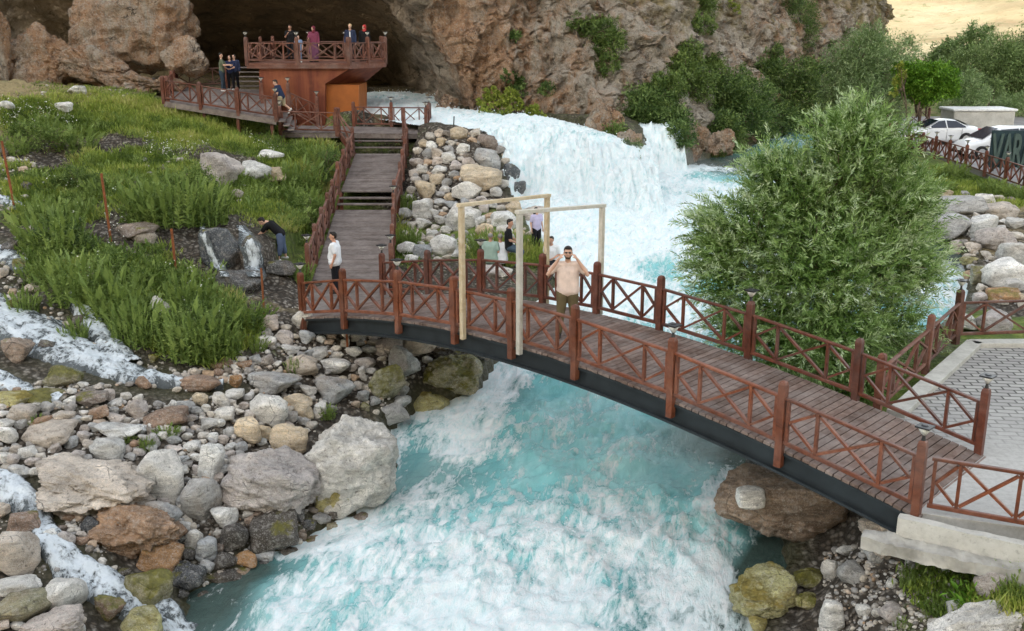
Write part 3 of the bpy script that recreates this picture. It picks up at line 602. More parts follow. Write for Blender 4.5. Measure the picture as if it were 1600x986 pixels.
def cliff():
    A = np.array([[*s[0][:2], s[0][2], *s[1], *s[2], s[3], s[4], s[5], s[6]] for s in ST]); n = len(A)
    cs = np.concatenate([[0], np.cumsum(np.linalg.norm(np.diff(A[:, :2], axis=0), axis=1) * .5 + np.linalg.norm(np.diff(A[:, 3:5], axis=0), axis=1) * .5)])
    def dens(u):   # finer where the picture looks
        return u
    u = np.concatenate([np.arange(0, cs[-1], .11), [cs[-1]]])
    # catmull style smooth interpolation
    from_idx = np.clip(np.searchsorted(cs, u, 'right') - 1, 0, n - 2); t = (u - cs[from_idx]) / (cs[from_idx + 1] - cs[from_idx])
    i0 = np.clip(from_idx - 1, 0, n - 1); i1 = from_idx; i2 = from_idx + 1; i3 = np.clip(from_idx + 2, 0, n - 1); t = t[:, None]
    B = .5 * ((2 * A[i1]) + (-A[i0] + A[i2]) * t + (2 * A[i0] - 5 * A[i1] + 4 * A[i2] - A[i3]) * t ** 2 + (-A[i0] + 3 * A[i1] - 3 * A[i2] + A[i3]) * t ** 3)
    zl = np.concatenate([np.linspace(-1, 0, 8)[:-1], np.linspace(0, 1, 95)]); zh = np.linspace(0, 1, 40)[1:]
    rows = []; zz = []
    zb = B[:, 2]; top = B[:, 7]; mid = np.minimum(9.5, top * .9)
    for v in zl:
        e = v ** 2 if v > 0 else 0; cave = np.clip(B[:, 10], 0, 1); e = (e * cave + max(v, 0) * (1 - cave))[:, None]
        rows.append(B[:, :2] * (1 - e) + B[:, 3:5] * e); zz.append(zb + (mid - zb) * v if v > 0 else zb + v * 2.0)
    for v in zh:
        rows.append(B[:, 3:5] * (1 - v) + B[:, 5:7] * v); zz.append(mid + (top - mid) * v)
    XY = np.array(rows); Z = np.array(zz); X = XY[..., 0]; Y = XY[..., 1]
    p = np.stack([X, Y, Z], -1)
    d = ridge(p * np.array([.22, .22, .16]), 5, gain=.55) * 1.0 + fbm(p * .5, 4, gain=.6) * .8 + .45 * ridge(p * 1.1 + 7, 3, gain=.6) + .22 * ridge(p * np.array([3.1, 3.1, 3.6]), 2, gain=.6)
    d = d * (1 - .55 * np.clip(B[:, 10], 0, 1))[None] - .5
    nx = np.gradient(B[:, 4], u); ny = -np.gradient(B[:, 3], u); nn = np.hypot(nx, ny) + 1e-6; nx, ny = nx / nn, ny / nn
    fx, fy = -nx * -1, -ny * -1
    s = np.sign(fx * (0 - B[:, 3]) + fy * (20 - B[:, 4])); fx, fy = fx * s, fy * s
    lift = sstep(0, .3, (Z - zb[None]))
    k = np.clip(B[:, 10], 0, 1)
    X = X + d * fx[None] * .8 + 0; Y = Y + d * fy[None] * .8
    Z = Z + .5 * fbm(p * .7 + 31, 3) * (1 - k)[None]
    V = np.stack([X, Y, Z], -1).reshape(-1, 3); F = grid_faces(*X.shape)
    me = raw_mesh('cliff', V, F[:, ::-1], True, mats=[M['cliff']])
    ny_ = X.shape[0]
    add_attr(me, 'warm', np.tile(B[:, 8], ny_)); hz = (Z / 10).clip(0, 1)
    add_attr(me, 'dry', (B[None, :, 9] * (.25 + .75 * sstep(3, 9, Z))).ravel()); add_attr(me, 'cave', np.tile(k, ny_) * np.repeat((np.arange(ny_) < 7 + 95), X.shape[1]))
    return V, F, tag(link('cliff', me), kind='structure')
CV, CF, cliff_o = cliff()

# slopes beyond: the sunlit hill to the right, and an unseen valley side added behind the camera, shaped to keep the sun off
def slope(name, xa, xb, ya, yb, step, fn, mat, red=None):
    xs = np.arange(xa, xb + .1, step); ys = np.arange(ya, yb + .1, step); x, y = np.meshgrid(xs, ys); z = fn(x, y)
    me = raw_mesh(name, np.stack([x, y, z], -1).reshape(-1, 3), grid_faces(*x.shape), True, mats=[mat]); add_attr(me, 'red', (red(x, y, z) if red else x * 0).ravel())
    return tag(link(name, me), kind='structure')
def hill_f(x, y):
    q = np.stack([x * .02, y * .02, x * 0], -1); q2 = np.stack([x * .12, y * .12, x * 0], -1)
    return -2 + .115 * (y - 126) + .0006 * np.clip(y - 160, 0, 400) ** 2 + 2.2 * fbm(q, 5) + .4 * fbm(q2, 3) + 4 * sstep(30, 80, x - .5 * (y - 130)) * sstep(128, 150, y) 
slope('far_hillside', 20, 330, 122, 420, 1.6, hill_f, M['hill'], lambda x, y, z: sstep(.30, .5, 1 - np.abs(y - 139 - .10 * (x - 80) + 5 * fbm(np.stack([x * .04, y * .04, x * 0], -1), 3)) / 16))
slope('sun_block_slope', -1200, 1200, -900, -250, 20, lambda x, y: np.clip((-250 - y) * 2.0, 0, 281 + 2 * fbm(np.stack([x * .01, y * .01, x * 0], -1), 3)) - 3, M['hill'])

# stream beds darken the soil: collected below, see streams
_pts = [Vector(p) for p in TV]
bvh_t = BVHTree.FromPolygons(TV.tolist(), TF.tolist())
ofs = len(TV); bvh_all = BVHTree.FromPolygons(TV.tolist() + CV.tolist(), TF.tolist() + (CF + ofs).tolist())
def hit(px, py, tree=None):
    d = Vector(ray(px, py)).normalized(); r = (tree or bvh_all).ray_cast(Vector(CAM), d)
    return r[0] if r[0] is not None else Vector(P(px, py, 0))
def ground_at(x, y):
    r = bvh_t.ray_cast(Vector((x, y, 60)), Vector((0, 0, -1)))
    return r[0].z if r[0] is not None else 0.0

# ------------------------------------------------------------ small streams of the left bank
def stream(name, pts, label_unused=None, steps=14, bulge=.06, foam=.70):
    global gw
    C = []; Wd = []
    for k in range(len(pts) - 1):
        a, b = pts[k], pts[k + 1]
        for t in np.linspace(0, 1, steps, endpoint=(k == len(pts) - 2)):
            px, py, wd = [a[i] * (1 - t) + b[i] * t for i in range(3)]
            h = hit(px, py, bvh_t); C.append((h.x, h.y)); Wd.append(wd * depth(h) / 1600)
    C = np.array(C); Wd = np.array(Wd)
    for _ in range(6):
        C[1:-1] = (C[:-2] + 2 * C[1:-1] + C[2:]) / 4; Wd[1:-1] = (Wd[:-2] + 2 * Wd[1:-1] + Wd[2:]) / 4
    L = np.concatenate([[0], np.cumsum(np.linalg.norm(np.diff(C, axis=0), axis=1))]); n = max(20, int(L[-1] / .06)); s = np.linspace(0, L[-1], n)
    C = np.stack([np.interp(s, L, C[:, 0]), np.interp(s, L, C[:, 1])], 1); Wd = np.interp(s, L, Wd)
    T = np.gradient(C, axis=0); T /= np.linalg.norm(T, axis=1)[:, None] + 1e-9; N = np.stack([-T[:, 1], T[:, 0]], 1)
    m = 22; u = np.linspace(-1, 1, m)
    wob = 1 + .35 * fbm(np.stack([s * 1.3, s * 0, s * 0], -1), 3)
    X = C[:, None, 0] + N[:, None, 0] * u[None] * (Wd * wob)[:, None] / 2; Y = C[:, None, 1] + N[:, None, 1] * u[None] * (Wd * wob)[:, None] / 2
    Z, _, _ = terrain_z(X, Y)
    cz = np.array([np.convolve(np.pad(Z.mean(1), 4, 'edge'), np.ones(9) / 9, 'valid')]).T
    Z = Z * .45 + cz * .55 + bulge * (1 - u[None] ** 4) - .10 * np.abs(u[None]) ** 6
    q = np.stack([X * 3, Y * 3, Z * 2], -1); Z = Z + .05 * ridge(q, 3, gain=.6) + .02 * fbm(q * 3, 2)
    V = np.stack([X, Y, Z], -1).reshape(-1, 3); me = raw_mesh(name, V, grid_faces(n, m), True, mats=[M['stream']])
    add_attr(me, 'foam', (foam - .45 * np.abs(u[None]) ** 3 + 0 * X).ravel()); add_attr(me, 'dark', np.zeros(len(V)))
    d = seg_dist(TV[:, 0], TV[:, 1], [tuple(c) for c in C[::6]], False); ww = np.clip(1.25 - d / (Wd.mean() * .9 + .12), 0, 1); gw = np.maximum(gw, ww)
    return tag(link(name, me), kind='structure')
stream('stream_water', [(-60, 460, 90), (0, 495, 105), (60, 522, 105), (130, 560, 88), (200, 588, 62), (270, 603, 34), (350, 606, 14)], bulge=.12, foam=.70)
stream('stream_water', [(108, 468, 20), (135, 492, 36), (160, 530, 42), (200, 575, 50)], bulge=.12, foam=.66)
stream('stream_water', [(-40, 575, 40), (10, 600, 45), (60, 618, 40), (100, 625, 30)], foam=.6)
stream('stream_water', [(-40, 745, 60), (15, 765, 64), (55, 800, 46), (75, 845, 50), (115, 893, 60), (180, 925, 80), (250, 968, 90), (290, 1010, 90)], bulge=.14, foam=.68)
stream('stream_water', [(-30, 385, 40), (5, 400, 44), (45, 418, 34)], foam=.62)
stream('stream_water', [(-30, 300, 30), (10, 315, 34), (35, 330, 20)], foam=.5)
#stream('stream_water', [(375, 352, 16), (380, 375, 30), (390, 410, 38), (400, 438, 26)], foam=.55)
#stream('stream_water', [(308, 345, 8), (318, 368, 13), (328, 395, 14), (350, 430, 18), (380, 452, 14)], foam=.5)
stream('stream_water', [(660, 690, 12), (640, 700, 14)], foam=.5) if False else None
add_attr(ground.data, 'wet', gw)
add_attr(ground.data, 'foam', gw * 0)

# ------------------------------------------------------------ paved terrace, walls, kerbs
def slab(name, poly, z0, z1, mat, kind='structure', bevel=0):
    mb = MB(); mb.prism([(x, y, z0) for x, y in poly], (0, 0, z1 - z0)); o = mb.build(name, mat, bevel=bevel)
    return tag(o, kind=kind)
slab('terrace_pavement', PLAZA, -.25, 0, M['paving'])
LOT = [(22.6, 44), (24.6, 62), (23, 72), (28, 84), (80, 84), (80, 36), (22.0, 36)]
slab('car_park_asphalt', LOT, -.3, .0, mat_plain('dusty grey asphalt', (.30, .29, .29), .9, 0, .2, .18, .8, .2))
def wallpath(mb, pts, w, z0, z1, side=0):
    for a, b in zip(pts[:-1], pts[1:]):
        a = np.array(a, float); b = np.array(b, float); t = (b - a) / np.linalg.norm(b - a); n = np.array([-t[1], t[0]]) * w
        p = [a + n * side - n / 2, b + n * side - n / 2, b + n * side + n / 2, a + n * side + n / 2]
        mb.prism([(*q, z0) for q in p], (0, 0, z1 - z0))
# ------------------------------------------------------------ timber railings
def solar_lamp(parent, loc, s=1.0):
    mb = MB(); mb.lathe([(.035*s, 0), (.028*s, .03*s), (.02*s, .07*s), (.035*s, .085*s)], loc, 10)
    a = mb.build('lamp', M['lamp_body'], parent)
    g = MB().lathe([(.03*s, .085*s), (.075*s, .15*s), (.095*s, .19*s), (.06*s, .2*s)], loc, 12).build('lamp_glass', M['lamp_glass'], a, smooth=True)
    c = MB().box((loc[0], loc[1], loc[2] + .212*s), (.21*s, .21*s, .024*s), .78); c.lathe([(.06*s, .224*s), (.035*s, .24*s)], loc, 8)
    c.build('lamp_cap', M['lamp_body'], a)
def bay(mb, a, b, hr, lo, w=.06, post=.07, jit=.0):
    """one field between two posts: half cross, upright, full cross, upright, half cross"""
    a = np.array(a, float); b = np.array(b, float); t = b - a; L = np.linalg.norm(t); U = np.array([0, 0, 1.0])
    side = np.cross(t / L, U); side /= np.linalg.norm(side); T = t / L
    def q(u, h, off=0): return a + t * u + U * h + side * off
    e = .035 / L; ins = (post + .0) / L; z0, z1 = lo + .03, hr - .03; zm = (z0 + z1) / 2; k = .27
    if L < 1.2:
        mb.beam(q(ins, z0), q(1 - ins, z1), w, .045, side); mb.beam(q(ins, z1, .004), q(1 - ins, z0, .004), w, .045, side); return
    for u in (ins + e, k, 1 - k, 1 - ins - e): mb.beam(q(u, lo), q(u, hr), w, .05, T)
    mb.beam(q(k + e, z0, .012), q(1 - k - e, z1, .012), .04, w, side); mb.beam(q(k + e, z1, -.012), q(1 - k - e, z0, -.012), .04, w, side)
    for (u0, u1) in ((ins + e * 2, k - e), (1 - ins - 2 * e, 1 - k + e)):
        mb.beam(q(u0, zm, .01), q(u1, z1, .01), .04, w, side); mb.beam(q(u0, zm, -.01), q(u1, z0, -.01), .04, w, side)
def railing(label, pts, lamps=(), mat='wood_red', h=1.08, group=None, post=.14, hr=.88, lo=.14, drop=.12, name='wooden_railing', lamp_s=1.0, cat='railing', skip_posts=()):
    pts = [np.array(p, float) for p in pts]; root = empty(name, tuple(pts[0])); tag(root, label, cat, group)
    off = -pts[0]
    for i, p in enumerate(pts):
        if i in skip_posts: continue
        k = pts[min(i + 1, len(pts) - 1)] - pts[max(i - 1, 0)]; rz = math.atan2(k[1], k[0])
        z = p + off; mb = MB(); x = post / 2; lean = random.uniform(-.012, .012)
        prof = [(-x, -drop), (x, -drop)]
        V = []
        for zz, s in ((-drop, 1), (h - .07, 1), (h - .02, .8), (h, .35)):
            for cx, cy in ((-1, -1), (1, -1), (1, 1), (-1, 1)):
                X = cx * x * s; Y = cy * x * s; V.append((z[0] + X * math.cos(rz) - Y * math.sin(rz) + lean * zz, z[1] + X * math.sin(rz) + Y * math.cos(rz), z[2] + zz))
        Q = [[j * 4 + c, j * 4 + (c + 1) % 4, j * 4 + 4 + (c + 1) % 4, j * 4 + 4 + c] for j in range(3) for c in range(4)] + [[3, 2, 1, 0], [12, 13, 14, 15]]
        mb.add(V, Q); o = mb.build('post', M[mat], root, bevel=.006)
        if i in lamps: solar_lamp(root, (z[0] + lean * h, z[1], z[2] + h - .005), lamp_s)
    tr = MB(); br = MB()
    for a, b in zip(pts[:-1], pts[1:]):
        a = a + off; b = b + off; u = (b - a) / np.linalg.norm(b - a); g = post / 2 - .004
        tr.beam(a + u * g + (0, 0, hr), b - u * g + (0, 0, hr), .075, .05, ch=.01); br.beam(a + u * g + (0, 0, lo), b - u * g + (0, 0, lo), .06, .07, ch=.01)
        m = MB(); bay(m, a, b, hr - .025, lo + .035, post=post / 2 + .01); m.build('cross_panel', M[mat], root)
    tr.build('top_rail', M[mat], root); br.build('bottom_rail', M[mat], root)
    return root
def deck_boards(mb, a0, a1, b0, b1, pitch=.14, thick=.04, gap=.012):
    """boards laid across from edge a to edge b, stepping along a0->a1 / b0->b1"""
    a0, a1, b0, b1 = [np.array(p, float) for p in (a0, a1, b0, b1)]; L = np.linalg.norm(a1 - a0); n = max(1, int(L / pitch))
    for i in range(n):
        t = (i + .5) / n; p = a0 + (a1 - a0) * t; q = b0 + (b1 - b0) * t
        ov = random.uniform(-.012, .02); d = (q - p) / np.linalg.norm(q - p)
        nrm = np.cross(a1 - a0, q - p); nrm = nrm / np.linalg.norm(nrm) * (1 if nrm[2] > 0 else -1) if abs(nrm[2]) > 1e-9 else (0, 0, 1)
        nrm = nrm * np.sign(nrm[2])
        dz = random.uniform(-.002, .002)
        mb.beam(p - d * ov + nrm * (dz - thick / 2), q + d * ov + nrm * (dz - thick / 2), L / n - gap, thick, nrm)

# ------------------------------------------------------------ the arched footbridge
A0 = np.array([-5.077, 24.430, 0.0]); B0 = np.array([5.986, 13.802, 0.0]); BL = 15.341; bd = (B0 - A0) / BL; bw = np.array([-bd[1], bd[0], 0]); WID = 2.7
def bz(s): return .86 * 4 * s * (BL - s) / BL ** 2 * (1 + .12 * (1 - 2 * s / BL))
def BP(s, wv, dz=0): p = A0 + bd * s + bw * wv; return np.array([p[0], p[1], bz(np.clip(s, -.2, BL + .2)) + dz])
bridge = tag(empty('arched_footbridge', tuple(A0)), 'arched wooden plank footbridge on dark steel beams spanning the turquoise river', 'footbridge')
off = -A0
mb = MB(); n = 112
for i in range(n):
    s0 = -.12 + (BL + .22) * (i + .5) / n; p = BP(s0, -.09 - random.uniform(0, .02)); q = BP(s0, WID + .09 + random.uniform(0, .02))
    tg = BP(s0 + .1, 0) - BP(s0 - .1, 0); nr = np.cross(tg, bw); nr = nr / np.linalg.norm(nr); nr *= np.sign(nr[2])
    mb.beam(p + off - nr * .025, q + off - nr * .025, (BL + .22) / n - .016, .05, nr)
mb.build('plank_deck', M['deck'], bridge)
for wv in (.02, WID - .02):
    mb = MB(); N = 40
    for (zt, zb, hw) in ((-.055, -.10, .13), (-.10, -.40, .05), (-.40, -.445, .13)):
        for i in range(N):
            sa, sb = -.1 + (BL + .15) * i / N, -.1 + (BL + .15) * (i + 1) / N
            a, b = BP(sa, wv) + off, BP(sb, wv) + off; c = bw * hw
            V = [a - c + (0,0,zb), a + c + (0,0,zb), b + c + (0,0,zb), b - c + (0,0,zb), a - c + (0,0,zt), a + c + (0,0,zt), b + c + (0,0,zt), b - c + (0,0,zt)]
            mb.add(V, _BOXF[:2] if 0 < i < N - 1 else _BOXF, val=.5)
            if 0 < i < N - 1: mb.add(V, [[0,4,7,3], [1,2,6,5]], val=.5)
    mb.build('steel_girder', M['steel_dark'], bridge)
mb = MB()
for i in range(9):
    s0 = 1 + i * 1.7; mb.beam(BP(s0, .08, -.2) + off, BP(s0, WID - .08, -.2) + off, .08, .12)
mb.build('cross_beam', M['steel_dark'], bridge)
NS = [0, 1.69, 3.68, 5.50, 7.15, 8.8, 10.99, 13.12, 15.34]; FS = [-.5, 1.36, 3.3, 5.31, 6.9, 8.6, 10.73, 12.97, 15.2]
BH = 1.16
npts = [BP(s, -.13, .0) for s in NS]; fpts = [BP(s, WID + .11, .0) for s in FS]
npts[-1] = B0 + np.array([-.02, -.03, 0]); 
railing('near railing of the arched footbridge, downstream side, crosses in front of the man in sunglasses', npts, lamps=(0, 2, 6, 8), mat='wood_orange', h=BH, drop=.30, post=.125)
railing('far railing of the arched footbridge, upstream side facing the waterfall and the willow', fpts, lamps=(0, 2, 6, 8), mat='wood_red', h=BH, drop=.22, post=.125)
railing('orange brown timber railing along the terrace edge at the lower right corner', [B0 + np.array([.06, -.02, 0]), P(1640, 838, 0), P(1880, 905, 0)], lamps=(), mat='wood_orange', h=1.12, drop=.05, skip_posts=(0,))
FC = [P(1358, 664, 0), P(1448, 580, 0), P(1494, 532, 0)]
FC[0] = np.array([6.75, 17.75, 0]); FC[1] = P(1446, 577, 0); FC[2] = P(1493, 531, 0)
railing('dark weathered railing bounding the paved terrace behind the willow', [*FC, P(1640, 526, 0), P(1800, 524, 0)], lamps=(2,), mat='wood_old', h=1.2, drop=.1)
# kerb and retaining wall of the terrace
kb = tag(empty('concrete_kerb', (7, 18, 0)), 'pale concrete kerb around the far edge of the block paved terrace', 'kerb')
mb = MB(); o0 = np.array([-7.0, -18.0])
wallpath(mb, [np.array(q) + o0 for q in [(6.98, 17.72), (10.35, 22.12), (20, 22.35), (33, 22.5)]], .34, -.4, .11, side=-.3); mb.build('kerb_top', M['concrete'], kb, bevel=.01)
rw = tag(empty('retaining_wall', tuple(B0)), 'broken white concrete retaining wall under the terrace railing at lower right', 'wall')
def rough_block(mb, pts, w, z0, z1, amp, nseg=90):
    a, b = np.array(pts[0]), np.array(pts[1]); t = (b - a); L = np.linalg.norm(t); t /= L; nn = np.array([t[1], -t[0]])
    prof = []
    us = np.linspace(0, L, nseg); m = 16
    ring = [(0, z0), (0, z0 * .7 + z1 * .3), (0, z0 * .35 + z1 * .65), (0, z1), (w * .33, z1), (w * .66, z1), (w, z1), (w, z0 * .35 + z1 * .65), (w, z0 * .7 + z1 * .3), (w, z0)]
    V = []
    for u in us:
        for (dn, z) in ring: p = a + t * u + nn * dn; V.append((p[0], p[1], z))
    V = np.array(V); wv = fbm(V * 3, 4, gain=.6); V[:, 2] += amp * wv; V[:, 0] += amp * .8 * fbm(V * 3 + 9, 4) ; V[:, 1] += amp * .8 * fbm(V * 3 + 5, 4)
    k = len(ring); Q = [[i * k + j, i * k + j + 1, (i + 1) * k + j + 1, (i + 1) * k + j] for i in range(nseg - 1) for j in range(k - 1)]
    mb.add(V, Q, ng=[list(range(k)), list(range((nseg - 1) * k, nseg * k))[::-1]], val=.5)
e1 = (B0[0] - .25, B0[1] - .02); e2 = tuple(P(1880, 905, 0)[:2])
R0 = np.array([B0[0], B0[1]])
mb = MB(); rough_block(mb, [np.array(e1) - R0, np.array(e2) - R0], .16, -.30, -.012, .012); mb.build('wall_cap', M['concrete'], rw)
mb = MB(); rough_block(mb, [np.array(e1) - R0 + (-.45, .10), np.array(e2) - R0], .34, -.50, -.30, .045, 160); mb.build('footing', mat_plain('stained footing concrete', (.40, .385, .35), .95, 0, .1, .35, 3, .6), rw)

# photo gates on the bridge: two plain pale portals
def portal(label, s, mat, s2, na, nb, wa=-.22, wb=WID + .24):
    root = tag(empty('wooden_portal_frame', tuple(BP(s, wa))), label, 'frame'); o0 = -BP(s, wa)
    a, b = BP(s, wa, -.12) + o0, BP(s2, wb, -.05) + o0
    ta = np.array([a[0], a[1], PY(*na, BP(s, wa)[1])[2] + o0[2]]); tb = np.array([b[0], b[1], PY(*nb, BP(s2, wb)[1])[2] + o0[2]])
    MB().beam(a, ta, .10, .10, (1, 1, 0), ch=.006).build('upright', M[mat], root); MB().beam(b, tb, .10, .10, (1, 1, 0), ch=.006).build('upright', M[mat], root)
    u = (tb - ta) / np.linalg.norm(tb - ta); MB().beam(ta - u * .09 + (0, 0, .035), tb + u * .09 + (0, 0, .035), .10, .07, ch=.005).build('crossbeam', M[mat], root)
portal('yellow pine portal frame standing across the footbridge, the left one of the two', 5.85, 'wood_pale', 5.31, (722, 323), (843, 308))
portal('bleached cream portal frame across the footbridge, the right one, beside the man in sunglasses', 7.45, 'wood_cream', 6.9, (812, 334), (933, 324))

# ------------------------------------------------------------ the ramps, steps and landings up to the cave
ramp = tag(empty('wooden_walkway', (-4.6, 28, 0)), 'wooden ramp and steps climbing from the footbridge to the landing below the cave', 'walkway'); ro = np.array([4.6, -28, 0])
def WPT(px, py, z): return P(px, py, z)
L0, R0_ = WPT(488, 440, .02), WPT(607, 440, .02); L1, R1 = WPT(525, 328, .5), WPT(613, 328, .5)
L2, R2 = WPT(533, 299, 1.02), WPT(622, 299, 1.02); L3, R3 = WPT(556, 240, 1.72), WPT(633, 240, 1.72)
def part_deck(name, a0, a1, b0, b1, mat='deck_grey', par=ramp, o0=ro, **kw):
    mb = MB(); deck_boards(mb, np.array(a0) + o0, np.array(a1) + o0, np.array(b0) + o0, np.array(b1) + o0, **kw); return mb.build(name, M[mat], par)
part_deck('lower_ramp', L0, L1, R0_, R1); part_deck('upper_ramp', L2, L3, R2, R3)
# apron between bridge end and ramp foot
part_deck('landing_deck', BP(0, .3, -.02), BP(0, WID + .05, -.01), L0 - (0, .05, .0), R0_ - (0, .05, 0), pitch=.14) if False else None
mb = MB(); mb.prism([p + ro + (0, 0, -.03) for p in (BP(-.1, -.05), BP(-.1, WID), R0_ - (0, .02, 0), L0 - (0, .02, 0))], (0, 0, -.12)); mb.build('landing_deck', M['deck_grey'], ramp)
def steps(Lb, Lt, Rb, Rt, n, par=ramp, o0=ro, mat='deck_grey'):
    for i in range(1, n):
        t = i / n; a = Lb + (Lt - Lb) * t; b = Rb + (Rt - Rb) * t
        MB().beam(a + o0 + (0, .0, -.02), b + o0 + (0, .0, -.02), .27, .045).build('step', M[mat], par)
steps(L1, L2, R1, R2, 3); 
LA, RA = np.array([-7.35, 44.55, 2.5]), np.array([-4.75, 44.55, 2.5]); steps(L3, LA, R3, RA, 3)
def stringer(a, b, off2=.12): 
    MB().beam(np.array(a) + ro + (0, 0, -.14), np.array(b) + ro + (0, 0, -.14), .07, .2).build('stringer', M['wood_red'], ramp)
for a, b in ((L0, L1), (R0_, R1), (L1, L2), (R1, R2), (L2, L3), (R2, R3), (L3, LA), (R3, RA)): stringer(a, b)
MB().beam(L1 + ro + (0, .05, -.1), R1 + ro + (0, .05, -.1), .05, .18).build('stringer', M['wood_red'], ramp)
for p in (L1, R1, L2, R2, L3, R3, (L2 + L3) / 2, (R2 + R3) / 2):
    g = ground_at(p[0], p[1]); 
    if g < p[2] - .2: MB().beam(np.array(p) + ro + (0, 0, -.1), np.array([p[0], p[1], g - .3]) + ro, .12, .12).build('support_post', M['wood_red'], ramp)
def lerp_pts(segs, n_each):
    out = []
    for (a, b), n in zip(segs, n_each):
        for i in range(n): out.append(np.array(a) + (np.array(b) - np.array(a)) * i / n)
    out.append(np.array(segs[-1][1])); return out
dx = np.array([.1, 0, 0])
railing('left hand railing of the wooden ramp, beside the green weeds', lerp_pts([(L0 - dx, L1 - dx), (L1 - dx, L2 - dx), (L2 - dx, L3 - dx), (L3 - dx, LA - dx)], [4, 1, 3, 1]), mat='wood_old', h=1.12, post=.13, lamps=(0,))
railing('right hand railing of the wooden ramp, beside the pile of boulders', lerp_pts([(R0_ + dx, R1 + dx), (R1 + dx, R2 + dx), (R2 + dx, R3 + dx), (R3 + dx, RA + dx)], [4, 1, 3, 1]), mat='wood_old', h=1.12, post=.13, lamps=(0, 3))
# landing
LN = tag(empty('wooden_landing', (-6, 45, 2.5)), 'grey plank landing at the top of the ramp beside the upper rapids', 'landing'); lo_ = np.array([6, -45, -2.5])
Lf, Lb = [(-10.0, 44.75, 2.55), (-3.72, 44.55, 2.5)], [(-10.0, 47.4, 2.6), (-3.72, 47.2, 2.52)]
part_deck('plank_deck', Lf[0], Lf[1], Lb[0], Lb[1], par=LN, o0=lo_)
for x in (-9.9, -8.2, -6.6, -5.0, -3.8):
    for y in (44.8, 47.1):
        g = ground_at(x, y)
        if g < 2.35: MB().beam(np.array([x, y, 2.45]) + lo_, np.array([x, y, g - .4]) + lo_, .12, .12).build('support_post', M['wood_red'], LN)
MB().beam(np.array(Lf[0]) + lo_ + (0, -.03, -.13), np.array(Lf[1]) + lo_ + (0, -.03, -.13), .06, .16).build('edge_beam', M['deck_grey'], LN)
railing('back railing of the landing in front of the upper white water', lerp_pts([((-7.2, 47.3, 2.55), (-3.75, 47.2, 2.52)), ((-3.75, 47.2, 2.52), (-3.70, 44.6, 2.5))], [2, 2]), mat='wood_red', lamps=(1, 2, 4), h=1.12)
railing('front railing of the narrow walk between the cave steps and the ramp', lerp_pts([((-10.0, 44.75, 2.55), (-7.55, 44.65, 2.5))], [1]), mat='wood_old', lamps=(0,), h=1.12)
# upper walk, sloping, and its steps
UW = tag(empty('wooden_walkway', (-14, 46, 3.8)), 'dark plank walkway with steps in front of the cave mouth, left of the platform', 'walkway'); uo = np.array([14, -46, -3.8])
U0, U1, U2, U3 = np.array(P(256, 158, 3.9)), np.array(P(432, 186, 3.22)), np.array([-10.9, 50.5, 4.0]), np.array([-16.5, 51.5, 4.05])
part_deck('plank_deck', U0, U1, U3, U2, par=UW, o0=uo)
MB().beam(U0 + uo + (0, -.03, -.13), U1 + uo + (0, -.03, -.13), .06, .2).build('edge_beam', M['deck_grey'], UW)
for t in (.05, .35, .65, .95):
    p = U0 + (U1 - U0) * t; g = ground_at(p[0], p[1] + .2)
    MB().beam(p + uo + (0, .15, -.1), np.array([p[0], p[1] + .15, g - .4]) + uo, .12, .12).build('support_post', M['wood_red'], UW)
steps(U1 + (.75, 0, -.62), U1 + (.05, 0, .1), np.array([-9.9, 48, 2.62]), np.array([-10.6, 48, 3.35]), 4, UW, uo)
# flight behind the couple, up to the platform
for i in range(5): MB().box(np.array([-12.9 - .0 * i, 51.3 + .32 * i, 4.15 + .21 * i]) + uo, (1.6, .34, .05)).build('step', M['deck_grey'], UW)
for x in (-13.7, -12.1): MB().beam(np.array([x, 51.1, 3.95]) + uo, np.array([x, 52.9, 5.05]) + uo, .06, .2).build('stringer', M['wood_old'], UW)
railing('front railing of the cave walkway, above the meadow', lerp_pts([(U0, U1)], [3]), mat='wood_red', h=1.05, lamps=(3,))
railing('back railing of the cave walkway, under the great orange boulder', lerp_pts([(U0 + (.15, .1, 0), U3), (U3, (-14.2, 52.2, 4.1))], [2, 1]), mat='wood_red', h=1.05)
railing('short railing beside the flight of steps below the platform', lerp_pts([((-12.0, 50.3, 4.0), (-11.2, 46.8, 3.5))], [2]), mat='wood_old', h=1.05, lamps=(2,))
railing('small stair railing behind the man in the navy shirt', lerp_pts([((-10.2, 47.6, 3.2), (-8.9, 47.6, 2.6))], [1]), mat='wood_old', h=1.3, lamps=(0, 1))
# viewing platform
PF = tag(empty('viewing_platform', (-9.8, 48, 2.5)), 'rust red clad viewing platform on a box base with jutting end at the cave', 'platform'); po = np.array([9.8, -48, -2.5])
Yp = 48.0
def pp(px, py, Y=Yp): return PY(px, py, Y)
poly = [pp(405, 102), pp(551, 105), pp(508, 131), pp(508, 205), pp(405, 205)]
MB().prism([q + po for q in poly], (0, 3.4, 0)).build('clad_wall', M['cladding'], PF)
pa = [pp(508, 132, 48.35), pp(560, 133, 48.35), pp(560, 205, 48.35), pp(508, 205, 48.35)]
MB().prism([q + po + (.01, 0, 0) for q in pa], (0, 2.8, 0)).build('steel_panel', M['corten'], PF)
zt = pp(405, 102)[2]
SO = [pp(508, 131.5, 48.1), pp(551, 107, 48.1), (-6.2, 50.2, zt - .16), (-7.25, 51.2, zt - .95)]
MB().prism([np.array(q) + po for q in SO], (.1, .25, .06)).build('soffit', M['cladding'], PF)
D = [np.array([-12.05, 47.9, zt]), np.array([-7.42, 47.9, zt]), np.array([-6.02, 50.3, zt]), np.array([-6.6, 53.4, zt]), np.array([-12.05, 53.4, zt])]
mb = MB(); mb.prism([q + po for q in D], (0, 0, .09)); mb.build('floor_slab', M['wood_old'], PF)
